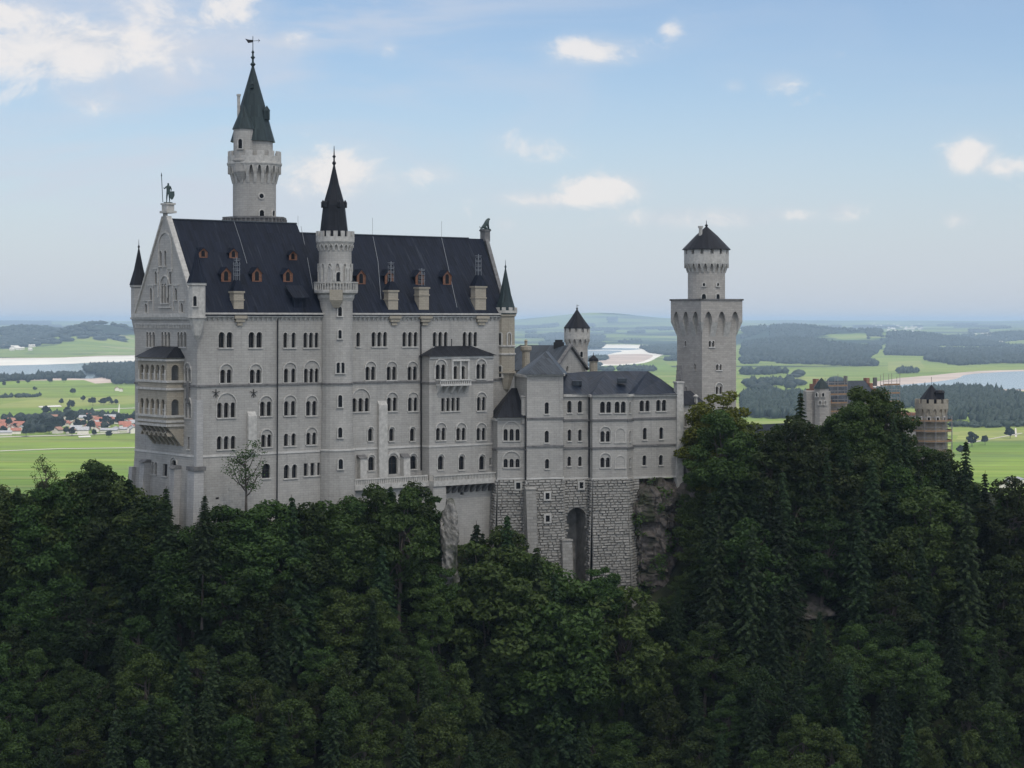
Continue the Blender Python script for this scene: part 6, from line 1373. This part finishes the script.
def rock_face(name, mt, pts_top, zt, zb, label, lean=.25, amp=2.2, nx=70, nz=80, seed=3, taper=0.0):
    """weathered rock mass: front face with ledges and cracks, closed over the top and back"""
    P = np.array(pts_top, float); L = np.concatenate([[0], np.cumsum(np.hypot(*(P[1:]-P[:-1]).T))]); V = []; Fc = []
    u = np.linspace(0, L[-1], nx); bx = np.interp(u, L, P[:, 0]); by = np.interp(u, L, P[:, 1])
    tx_ = np.gradient(bx); ty_ = np.gradient(by); q = np.hypot(tx_, ty_); nx_ = ty_/q; ny_ = -tx_/q
    zz = np.linspace(zt, zb, nz)
    U, Z = np.meshgrid(u, zz); 
    led = fbm(U, Z*1.4, 7, seed, 5)*amp*1.3+fbm(U*.8+9, Z, 2.2, seed+2, 4)*amp*.35+np.abs(fbm(U*1.6, Z*.4, 5, seed+5, 4))*amp*-.8
    edge = np.minimum(np.minimum(U/(.14*L[-1]), (L[-1]-U)/(.14*L[-1])), 1)
    stp = np.floor(Z*.42+fbm(U, Z, 6, seed+4, 3)*1.6); led = led+(vnoise(stp*3.1, U*0, 1, seed)-.5)*1.3-np.clip(np.abs(fbm(U*1.3+Z*.15, Z*.25, 3.4, seed+6, 3))*-9+.8, 0, 1)*.9+fbm(U, Z, .9, seed+7, 3)*.35+(vnoise(U*1.2, Z*.9, 2.6, seed+9)>.55)*.5
    D = led+(zt-Z)*lean-(1-np.clip(edge, 0, 1))**2*min(4, .16*L[-1])+np.where(zt-Z < 2, -(2-(zt-Z))*.8, 0)
    X = bx[None, :]+nx_[None, :]*D; Y = by[None, :]+ny_[None, :]*D; Zv = Z+fbm(U, Z, 4, seed+8, 3)*.9
    v = np.stack([X, Y, Zv], 2).reshape(-1, 3); i = np.arange(nz-1)[:, None]*nx+np.arange(nx-1)[None, :]; f = np.stack([i, i+nx, i+1+nx, i+1], 2).reshape(-1, 4)
    q0 = np.stack([X[0], Y[0], Zv[0]], 1); back = q0-np.stack([nx_*5, ny_*5, np.full(nx, 5.0)], 1); b0 = len(v); v = np.concatenate([v, back]); j = np.arange(nx-1); f = np.concatenate([f, np.stack([j, j+1, b0+j+1, b0+j], 1)])
    o = link_mesh(name, np_mesh(name, v, f, mt, False)); tag(o, label, 'cliff' if name == 'cliff' else 'rock'); return o
rock_face('cliff', CLIFF, [W(626, 393), W(640, 391.5), W(650, 390.5), W(668, 392), W(692, 396), W(706, 403)], (HY-477.5)*393/F, -78, 'dark brown cliff dropping beside the rough stone base under the lower wing', .05, 2.6, 170, 190)
def ridged(x, y, z, s, seed):
    r_ = 0
    for i, (a_, b_) in enumerate(((x+z*.3, y-z*.5), (y+z, x*.7), (z*1.1+x*.4, y))): r_ = r_+np.abs(fbm(a_, b_, s, seed+i*7, 4))
    return r_/3
def outcrop(c, rad, mt, label, seed, tilt=0.0, amp=.5):
    """closed, fractured lump of bedrock"""
    v, f = bmesh_ico(7); v = v/np.maximum(np.abs(v).max(1, keepdims=True), .9)*.95; v[:, 0] *= 1-.28*v[:, 2]+.25*np.sin(v[:, 2]*5+seed); x, y, z = v.T*np.array(rad)[:, None]
    k = 1-amp*ridged(x, y, z, 3.0, seed)*2.4+.12*fbm(x+z, y-z, 1.1, seed+8, 3)+.18*fbm(x+9, z, 6, seed+3, 4); st = np.floor(z*.8+fbm(x, y, 3, seed)*1.5)*.13; k = k+(z*.1-st)*.35
    v = np.stack([x*k, y*k+tilt*z, z*(1+.1*(k-1))], 1)+np.array(c); o = link_mesh('rock_outcrop', np_mesh('rock_outcrop', v, f, mt)); tag(o, label, 'rock')
def cliff_plants():
    c = bpy.data.objects['cliff'].data; v = np.array([q.co[:] for q in c.vertices]); n = np.array([q.normal[:] for q in c.vertices]); n[n[:, 1] > 0] *= -1
    k = (vnoise(v[:, 0]*1.0+v[:, 1], v[:, 2], 2.6, 31) > .66) & (np.random.default_rng(3).random(len(v)) < .30); v = v[k]; n = n[k]; v = np.repeat(v, 3, 0)+rng.normal(size=(len(v)*3, 3))*.25; v[:, 1] -= .2
    N = rng.normal(size=v.shape)*.5+np.array([0, -.5, .7]); N /= np.linalg.norm(N, axis=1)[:, None]; a, f = quads(v, N, rng.uniform(.2, .5, len(v))); o = link_mesh('cliff_plants', np_mesh('cliff_plants', a, f, LEAF)); tag(o, kind='stuff')
cliff_plants()
outcrop(W(450, 361, 556), (2.1, 2.6, 11.0), PALEROCK, 'pale grey rock rib breaking out of the bushes below the palace terrace', 11, .08)
def on_slope(px, py, out=0.0):
    Y = 390.
    while Y > 250 and (HY-py)/F*Y < float(ground((px-CX)/F*Y, Y)): Y -= .5
    return W(px, Y-out, py)
outcrop(on_slope(806, 606), (4.5, 2.4, 2.4), CLIFF, 'low brown rock ledge on the slope between the tall spruces', 29, 1.0)
# ============================================================ VALLEY TREES, HOUSES
def lowtree(n=70, seed=0):
    r = np.random.default_rng(seed); d = r.normal(size=(n, 3)); d /= np.linalg.norm(d, axis=1)[:, None]; return d
def blobs(name, polys, step, h, mt, label=None, cat=None, seed=1, jit=.5, kindstuff=True, cone=.35):
    """mass of many small crowns standing on the ground inside the given outlines"""
    base = np.array([(math.cos(a)*rr, math.sin(a)*rr, z_) for z_, rr in ((.12, .62), (.45, 1.0), (.8, .62)) for a in [2*math.pi*k/6 for k in range(6)]]+[(0, 0, 1.0)])
    bf = [(r_*6+k, r_*6+(k+1) % 6, (r_+1)*6+(k+1) % 6, (r_+1)*6+k) for r_ in range(2) for k in range(6)]+[(12+k, 12+(k+1) % 6, 18, 18) for k in range(6)]
    tri = [(a, b, c) for a, b, c, d_ in bf]+[(a, c, d_) for a, b, c, d_ in bf if c != d_]; tri = np.array(tri); V = []; Fs = []; nb = 0
    for poly in polys:
        w = [G(a, b) for a, b in poly]; xs = [p[0] for p in w]; ys = [p[1] for p in w]
        Ym = np.mean(ys); st = step
        gx, gy = np.meshgrid(np.arange(min(xs), max(xs), st), np.arange(min(ys), max(ys), st*1.3)); gx = gx.ravel()+rng.uniform(-jit, jit, gx.size)*st; gy = gy.ravel()+rng.uniform(-jit, jit, gy.size)*st*1.3
        ins = np.zeros(len(gx), bool); j = len(w)-1
        for i in range(len(w)):
            xi, yi, xj, yj = w[i][0], w[i][1], w[j][0], w[j][1]; c = ((yi > gy) != (yj > gy)) & (gx < (xj-xi)*(gy-yi)/(yj-yi+1e-9)+xi); ins ^= c; j = i
        ins &= (vnoise(gx, gy, 160, seed) > .22) & ((vnoise(gx, gy, 520, seed+1) > (.36 if step > 20 else .12)) | (len(poly) < 5))
        gx = gx[ins]; gy = gy[ins]; hh = h*rng.uniform(.55, 1.15, len(gx)); rr = st*rng.uniform(.55, .95, len(gx)); gz = ground(gx, gy)
        cn = rng.random(len(gx)) < cone
        P = base[None]*np.stack([rr, rr, hh], 1)[:, None, :]; P = P*np.where(cn[:, None, None], np.array([.7, .7, 1.2]), 1)
        P[:, 12:18, :2] *= np.where(cn, .45, 1)[:, None, None]; P = P+rng.normal(size=P.shape)*np.minimum(st, h)*.045+np.stack([gx, gy, gz], 1)[:, None, :]
        V.append(P.reshape(-1, 3)); Fs.append((tri[None]+(np.arange(len(gx))*19)[:, None, None]).reshape(-1, 3)+nb); nb += len(gx)*19
    o = link_mesh(name, np_mesh(name, np.concatenate(V), np.concatenate(Fs), mt, True)); tag(o, kind='stuff'); return o, nb//19
# far woods read as one mass each
blobs('west_wood', [[(84, 368.5), (138, 366.5), (139, 380), (108, 380), (88, 373.5)], [(112, 380.5), (139, 380), (139, 384.5), (116, 384.5)], [(-30, 380), (24, 379), (60, 377.6), (84, 376.6), (84, 378), (50, 379.6), (0, 382)]], 17, 20, FARLEAF)
blobs('lakeside_wood', [[(590, 366), (640, 364), (690, 358), (690, 364), (650, 372), (594, 372)], [(640, 347.6), (700, 345.5), (700, 355.5), (668, 355.6), (650, 353)]], 26, 20, FARLEAF, seed=2)
blobs('distant_forest', [[(742, 351), (790, 348), (816, 347), (826, 351.5), (870, 351), (880, 353), (868, 360), (882, 369), (866, 375.5), (820, 371), (800, 372), (770, 369), (742, 368)], [(742, 344), (765, 343.4), (765, 345.4), (742, 346.4)], [(770, 343.6), (820, 342.6), (880, 344), (884, 348.5), (872, 349.6), (866, 345.6), (822, 346.4), (790, 347), (770, 346.6)],
    [(888, 346), (930, 345), (1000, 347.5), (1060, 346.5), (1060, 364), (1000, 363.4), (960, 365.6), (926, 361), (930, 357), (886, 358)], [(742, 385.4), (790, 383.4), (812, 386.5), (800, 388), (742, 389)], [(742, 373.6), (780, 373), (790, 374.6), (742, 375.8)], [(892, 341), (930, 340), (950, 341.6), (900, 343)], [(960, 342.6), (1060, 341), (1060, 343), (970, 344)], [(820, 339), (870, 338.2), (872, 340), (826, 340.6)], [(742, 338.4), (800, 337.6), (802, 339), (742, 340)]], 22, 22, FARLEAF, seed=3, cone=.6)
blobs('field_grove', [[(1000+i*0, 361.0), (1030, 360.6), (1030, 361.4), (1000, 361.8)] for i in range(1)]+[[(x, y), (x+w, y-.2), (x+w, y+hh), (x, y+hh+.2)] for x, y, w, hh in [(r1.uniform(742, 1020), r1.uniform(331, 343), r1.uniform(8, 40), r1.uniform(.4, 1.2)) for r1 in [random.Random(5)] for _ in range(46)]+[(r1.uniform(-10, 120), r1.uniform(331, 350), r1.uniform(5, 22), r1.uniform(.4, 1.3)) for r1 in [random.Random(6)] for _ in range(40)]+[(r1.uniform(520, 680), r1.uniform(331, 343), r1.uniform(8, 30), r1.uniform(.4, .9)) for r1 in [random.Random(7)] for _ in range(16)]+[(r1.uniform(742, 880), r1.uniform(374, 396), r1.uniform(2, 12), r1.uniform(.5, 1)) for r1 in [random.Random(8)] for _ in range(16)]], 30, 20, FARLEAF, seed=9)
blobs('shore_wood', [[(870, 393.8), (905, 393), (950, 392), (1000, 392.6), (1060, 393.5), (1060, 402), (1010, 406), (950, 408), (880, 409), (862, 402)], [(950, 409), (1000, 404), (1060, 402), (1060, 412.6), (1004, 413), (1000, 417), (1060, 414), (1060, 424), (960, 424.6), (1003, 420), (948, 422)], [(742, 397), (800, 396), (812, 404), (812, 420), (742, 418)], [(898, 372), (918, 371.4), (918, 373.2), (898, 374)]], 11.5, 19, FARLEAF, seed=4)
blobs('village_trees', [[(0, 421.6), (40, 420), (64, 416), (138, 416.6), (138, 419.6), (70, 420.5), (40, 423), (0, 424)], [(24, 427), (50, 425), (52, 432), (30, 434)], [(100, 425), (108, 424), (107, 429), (101, 430)]], 11, 13, FARLEAF, seed=8)
blobs('field_hedge', [[(950, 426.5), (1000, 425), (1015, 425.4), (1015, 427), (950, 429.4)], [(1016, 424), (1040, 423.6), (1040, 427), (1016, 427.4)], [(952, 434), (974, 433), (974, 435), (952, 436)], [(0, 397.6), (40, 396.6), (40, 397.2), (0, 398.3)]], 9, 9, FARLEAF, seed=5)
blobs('far_groves', [[(0, 344.5), (50, 343.6), (138, 345), (138, 351), (60, 352), (0, 352)], [(20, 334.6), (60, 333.6), (60, 336), (20, 336.4)], [(70, 336), (138, 335), (138, 338.6), (70, 339)], [(0, 329.6), (50, 329), (50, 331), (0, 331.4)]], 42, 24, FARLEAF, seed=6)
r9 = random.Random(9)
blobs('valley_woods', [[(x, y), (x+w, y-.3), (x+w*.9, y+hh), (x+w*.1, y+hh+.3)] for x, y, w, hh in [(r9.choice([r9.uniform(150, 560), r9.uniform(-420, -60), r9.uniform(1080, 1400)]), r9.uniform(332, 440), r9.uniform(20, 110), r9.uniform(1, 5)) for _ in range(90)]], 30, 20, FARLEAF, seed=12)
VT = []
for i in range(3):
    r_ = [broad_variant(10+i, 12, 4.6, 34, 60, 1.1, 1.0, FARLEAF, 1.0, 1.0)][0]; VT.append(r_)
VH = [(61, 404.6), (68, 412.5), (71, 410), (83, 401.6), (90, 404), (93, 405.6), (101, 404.5), (104, 405.5), (109, 404), (112, 404.6), (116, 405), (73, 395), (35, 391), (4, 386.5), (18, 384.4), (28, 384), (50, 383.5), (64, 383), (46, 415), (66, 415.5), (22, 420), (23.5, 421), (109, 437.6), (44, 431.5), (36, 430), (29, 433), (31, 428), (41, 426), (52, 430), (55, 427), (58, 432.5), (49, 434), (61, 429), (66, 434), (72, 436), (77, 430), (80, 434), (84, 427), (91, 430.5), (104, 426), (108, 424), (112, 427), (116, 424.6), (120, 427), (98, 423), (88, 423), (14, 431), (9, 428), (3, 434), (19, 427), (132, 424), (128, 421), (94, 436), (26, 437), (137, 430), (70, 424),
      (985, 445), (1010, 438.6), (972, 447), (765, 410), (776, 413), (790, 416), (800, 411), (757, 415), (783, 407), (962, 455)]
vt = []
for k, (px, py) in enumerate(VH):
    x, y, z_ = G(px, py); o = bpy.data.objects.new('field_tree', None); COL.objects.link(o); o.location = (x, y, z_); s_ = random.uniform(.85, 1.6); o.scale = (s_, s_, s_*random.uniform(.8, 1.15)); o.rotation_euler = (0, 0, random.random()*6); cr, tk = VT[k % 3]
    link_mesh('crown', cr, o); link_mesh('trunk', tk, o); vt.append((o, px, py))
# houses of the villages
WALLW = simple('house_plaster', (.45, .43, .39), .9, .1, .3); REDR = simple('red_tile_roof', (.21, .085, .06), .85, .3, .4); BRR = simple('brown_tile_roof', (.20, .11, .08), .85, .3, .4); GRR = simple('grey_shed_roof', (.22, .225, .24), .7, .2, .3)
def house_mesh(w, l, h, rh, mr):
    a = M(); a.box(-l/2, l/2, -w/2, w/2, -1, h); a.poly([(-l/2, -w/2, h), (-l/2, w/2, h), (-l/2, 0, h+rh-.3)]); a.poly([(l/2, -w/2, h), (l/2, w/2, h), (l/2, 0, h+rh-.3)])
    b = M(); e = .9
    for sg in (-1, 1): b.hexa([(-l/2-e, sg*(w/2+e), h-.35), (l/2+e, sg*(w/2+e), h-.35), (l/2+e, 0, h+rh), (-l/2-e, 0, h+rh), (-l/2-e, sg*(w/2+e), h-.05), (l/2+e, sg*(w/2+e), h-.05), (l/2+e, 0, h+rh+.3), (-l/2-e, 0, h+rh+.3)])
    return a, b, mr
HM = {}
def house(px, py, kind, rot, sc=1.0, lab=None, grp=None):
    spec = {'red': (10, 15, 5.5, 4.2, REDR), 'brown': (10, 14, 5.5, 4.0, BRR), 'grey': (14, 34, 5.0, 3.0, GRR), 'white': (10, 15, 6, 3.8, GRR)}[kind]
    x, y, z_ = G(px, py); r_ = bpy.data.objects.new('farmhouse' if kind != 'grey' else 'farm_shed', None); COL.objects.link(r_); r_.location = (x, y, z_); r_.rotation_euler = (0, 0, rot); r_.scale = (sc, sc, sc); ORG[r_.name] = Vector((0, 0, 0))
    if kind not in HM:
        a, b, mr = house_mesh(*spec); oa = a.build('wall', WALLW); ob = b.build('roof', mr); HM[kind] = (oa.data, ob.data); bpy.data.objects.remove(oa); bpy.data.objects.remove(ob)
    link_mesh('wall', HM[kind][0], r_); link_mesh('roof', HM[kind][1], r_); tag(r_, lab, 'farmhouse' if kind != 'grey' else 'shed', grp); HOUSES.append((r_, px, py, kind)); return r_
HOUSES = []
HS = [(2, 425.5, 'red'), (8, 427.5, 'red'), (13, 424.5, 'brown'), (5, 431.5, 'red'), (12, 430, 'brown'), (19, 428.5, 'red'), (2, 435, 'grey'), (16, 434, 'red'), (21, 431, 'white'), (63, 419.5, 'red'), (68, 422, 'brown'), (73, 420, 'white'), (66, 426, 'red'), (74, 427, 'red'), (88, 418.8, 'red'), (94, 421.5, 'brown'), (84, 421, 'white'), (92, 426, 'red'), (99, 428, 'red'), (87, 430, 'brown'), (83, 434, 'white'), (101, 424, 'red'),
      (110, 432.5, 'grey'), (117, 431, 'grey'), (124, 426, 'white'), (126, 431.5, 'grey'), (132, 429, 'brown'), (121, 391.6, 'red'), (117, 391, 'brown'), (125, 428.6, 'red'), (136, 427, 'white'), (76, 432.5, 'white'),
      (747, 400, 'red'), (753, 401, 'brown'), (761, 399.5, 'red'), (766, 401, 'white'), (771, 398.6, 'red'), (777, 400.6, 'red'), (783, 398.8, 'brown'), (745, 403, 'white'), (757, 404, 'red'), (790, 402.5, 'brown'), (1012, 487, 'white'), (1021, 484, 'grey'), (1004, 490, 'brown')]
rh = random.Random(12)
HS += [(rh.uniform(0, 24), rh.uniform(424, 434), rh.choice(['red', 'red', 'brown'])) for _ in range(9)]+[(rh.uniform(50, 136), rh.uniform(421, 433.5), rh.choice(['red', 'red', 'white', 'brown'])) for _ in range(24)]+[(rh.uniform(744, 800), rh.uniform(398, 406), rh.choice(['red', 'white'])) for _ in range(10)]
for k, (px, py, kd) in enumerate(HS): house(px, py, kd, random.choice([.1, .25, 1.6, 1.8, -.2, 1.3])+random.uniform(-.1, .1), random.uniform(.8, 1.15) if kd != 'grey' else .8)
# specks of far villages: whitish houses, too small to tell apart
def far_village(name, boxes, n, seed):
    r = random.Random(seed); m = M()
    for (x0, x1, y0, y1) in boxes:
        for _ in range(n):
            px, py = r.uniform(x0, x1), r.uniform(y0, y1); x, y, z_ = G(px, py); z_ = float(ground(x, y)); s_ = r.uniform(9, 17); m.box(x-s_, x+s_, y-6, y+6, z_, z_+r.uniform(6, 10)); m.hexa([(x-s_, y-7, z_+9), (x+s_, y-7, z_+9), (x+s_, y+7, z_+9), (x-s_, y+7, z_+9), (x-s_, y-.4, z_+14), (x+s_, y-.4, z_+14), (x+s_, y+.4, z_+14), (x-s_, y+.4, z_+14)])
    o = m.build(name, WALLW); tag(o, kind='stuff')
far_village('far_village', [(872, 925, 330, 336), (888, 915, 334.5, 337.5), (0, 40, 349, 353), (78, 136, 335, 340), (700, 760, 336, 342), (950, 1015, 341, 345)], 26, 4)

# ------------------------------------------------------------ cloud high above the gorge: its shadow lies on the castle hill
def overhead_cloud():
    bm = bmesh_ico(6); v = bm[0]; n = len(v); az = np.arctan2(v[:, 1], v[:, 0])
    q = 1+.16*np.sin(az*5+1)*np.cos(v[:, 2]*3)+.10*np.sin(az*9+2+v[:, 2]*6)+.06*np.sin(az*17)
    v = v*q[:, None]; r = 2.9+0*v[:, 0]; t = 3600/sdir[2]; c = np.array([0, 330, -40])+np.array(sdir)*t
    v = v*np.array([760, 760, 150])+c+np.stack([fbm(v[:, 0]*900, v[:, 1]*900, 260, 2)*60]*3, 1)
    o = link_mesh('cloud', np_mesh('cloud', v, bm[1], CLOUDM, True)); tag(o, kind='structure')
overhead_cloud()

# ------------------------------------------------------------ haze: one closed box of air
def haze():
    m = M(); m.box(-62000, 62000, -2500, 66000, ZV-8, 66); mt = bpy.data.materials.new('haze_air'); mt.use_nodes = True; nt = mt.node_tree; nt.nodes.clear(); out = nt.nodes.new('ShaderNodeOutputMaterial'); pv = nt.nodes.new('ShaderNodeVolumePrincipled')
    pv.inputs['Color'].default_value = (.60, .79, 1.0, 1); pv.inputs['Density'].default_value = HAZE; pv.inputs['Anisotropy'].default_value = .15; nt.links.new(pv.outputs[0], out.inputs['Volume'])
    o = m.build('haze', mt); tag(o, kind='stuff')
haze()

# ============================================================ LABELS of the repeated things
ORD = ['first', 'second', 'third', 'fourth', 'fifth', 'sixth', 'seventh', 'eighth', 'ninth', 'tenth', 'eleventh', 'twelfth', 'thirteenth', 'fourteenth', 'fifteenth', 'sixteenth', 'seventeenth', 'eighteenth', 'nineteenth', 'twentieth', 'next', 'next but one', 'next but two', 'next but three']
COLS = [(-1e9, 50, 'at the west end'), (50, 100, 'west of the palace gable'), (100, 190, 'under the loggia'), (190, 265, 'under the palace corner'), (265, 345, 'under the stair tower'), (345, 425, 'under the terrace'), (425, 495, 'under the palace bay'), (495, 570, 'under the polygonal bay'), (570, 640, 'under the arched recess'), (640, 700, 'under the brown cliff'), (700, 760, 'under the square tower'), (760, 825, 'under the covered gallery'), (825, 890, 'under the gatehouse'), (890, 950, 'under the round gate tower'), (950, 1e9, 'east of the round gate tower')]
ROWS = [(-1e9, 70, 'at the top'), (70, 150, 'high up'), (150, 230, 'mid slope'), (230, 1e9, 'low down')]
KW = {'broadleaf_tree': 'broadleaf tree', 'spruce_tree': 'dark spruce', 'pale_broadleaf_tree': 'yellow green tree', 'sparse_tree': 'thin sparse tree'}
cells = {}
spset = {o.name for o in SP}
for o, kind, px, py, Y in TREES:
    c = next(i for i, q in enumerate(COLS) if q[0] <= px < q[1]); r_ = next(i for i, q in enumerate(ROWS) if q[0] <= py-canopy(px) < q[1]); cells.setdefault((kind, c, r_), []).append((px, o))
for (kind, c, r_), L_ in cells.items():
    L_.sort(key=lambda q: q[0])
    for i, (px, o) in enumerate(L_):
        lab = f"{KW[kind]} {ROWS[r_][2]}, {COLS[c][2]}" if len(L_) == 1 else f"{ORD[min(i, 23)]} {KW[kind]} from the west, {ROWS[r_][2]} {COLS[c][2]}"
        tag(o, lab, 'tree', 'trees of the wooded castle slope')
for o, lab in zip(SP[:9], ['thin half bare tree with visible limbs against the palace wall', 'narrow small spruce at the foot of the palace corner', 'pointed spruce rising beside the palace gable', 'slim spruce in front of the rough stone base', 'tallest dark spruce in front of the covered gallery', 'broad spruce just west of the tallest spruce', 'pointed spruce beside the round gate tower scaffolding', 'yellow green tree at the foot of the square tower', 'small yellow green tree beside the low link building']): o['label'] = lab
vt.sort(key=lambda q: q[1])
def by_place(items, what, cat, grp, zones):
    cel = {}
    for it in items:
        z_ = next(n for f_, n in zones if f_(it[1], it[2])); cel.setdefault((it[3] if len(it) > 3 else what, z_), []).append(it)
    for (w_n, z_), L_ in cel.items():
        L_.sort(key=lambda q: (q[1], q[2]))
        for i, it in enumerate(L_): tag(it[0], (f"{w_n} {z_}" if len(L_) == 1 else f"{ORD[min(i, 23)]} {w_n} from the west {z_}"), cat, grp)
by_place(vt, 'round green tree', 'tree', 'trees scattered over the valley', [(lambda x, y: x < 150 and y < 398, 'beside the western lake'), (lambda x, y: x < 150 and y < 418, 'behind the western village'), (lambda x, y: x < 50 and y < 500, 'by the outer western farms'), (lambda x, y: x < 84, 'amid the western village'), (lambda x, y: x < 150, 'at the palace end of the village'), (lambda x, y: x < 850, 'near the hamlet behind the square tower'), (lambda x, y: True, 'on the fields east of the castle')])
HW = {'red': 'red roofed white house', 'brown': 'brown roofed house', 'grey': 'long grey roofed shed', 'white': 'white house with grey roof'}
by_place([(o, px, py, HW[kd]) for o, px, py, kd in HOUSES], 'house', 'house', 'houses of the valley villages', [(lambda x, y: x < 50, 'by the outer western farms'), (lambda x, y: x < 80 and y > 400 and y < 427, 'on the lake side of the western village'), (lambda x, y: x < 80, 'on the near side of the western village'), (lambda x, y: x < 115 and y > 400 and y < 427, 'behind the trees of the western village'), (lambda x, y: x < 115 and y > 400, 'among the trees of the western village'), (lambda x, y: x < 150 and y > 400, 'beside the palace gable'), (lambda x, y: x < 150, 'alone in the meadows below the lake'), (lambda x, y: x < 850, 'behind the square tower'), (lambda x, y: True, 'east of the castle')])
for o, px, py, kd in HOUSES:
    if kd == 'grey': o['category'] = 'shed'
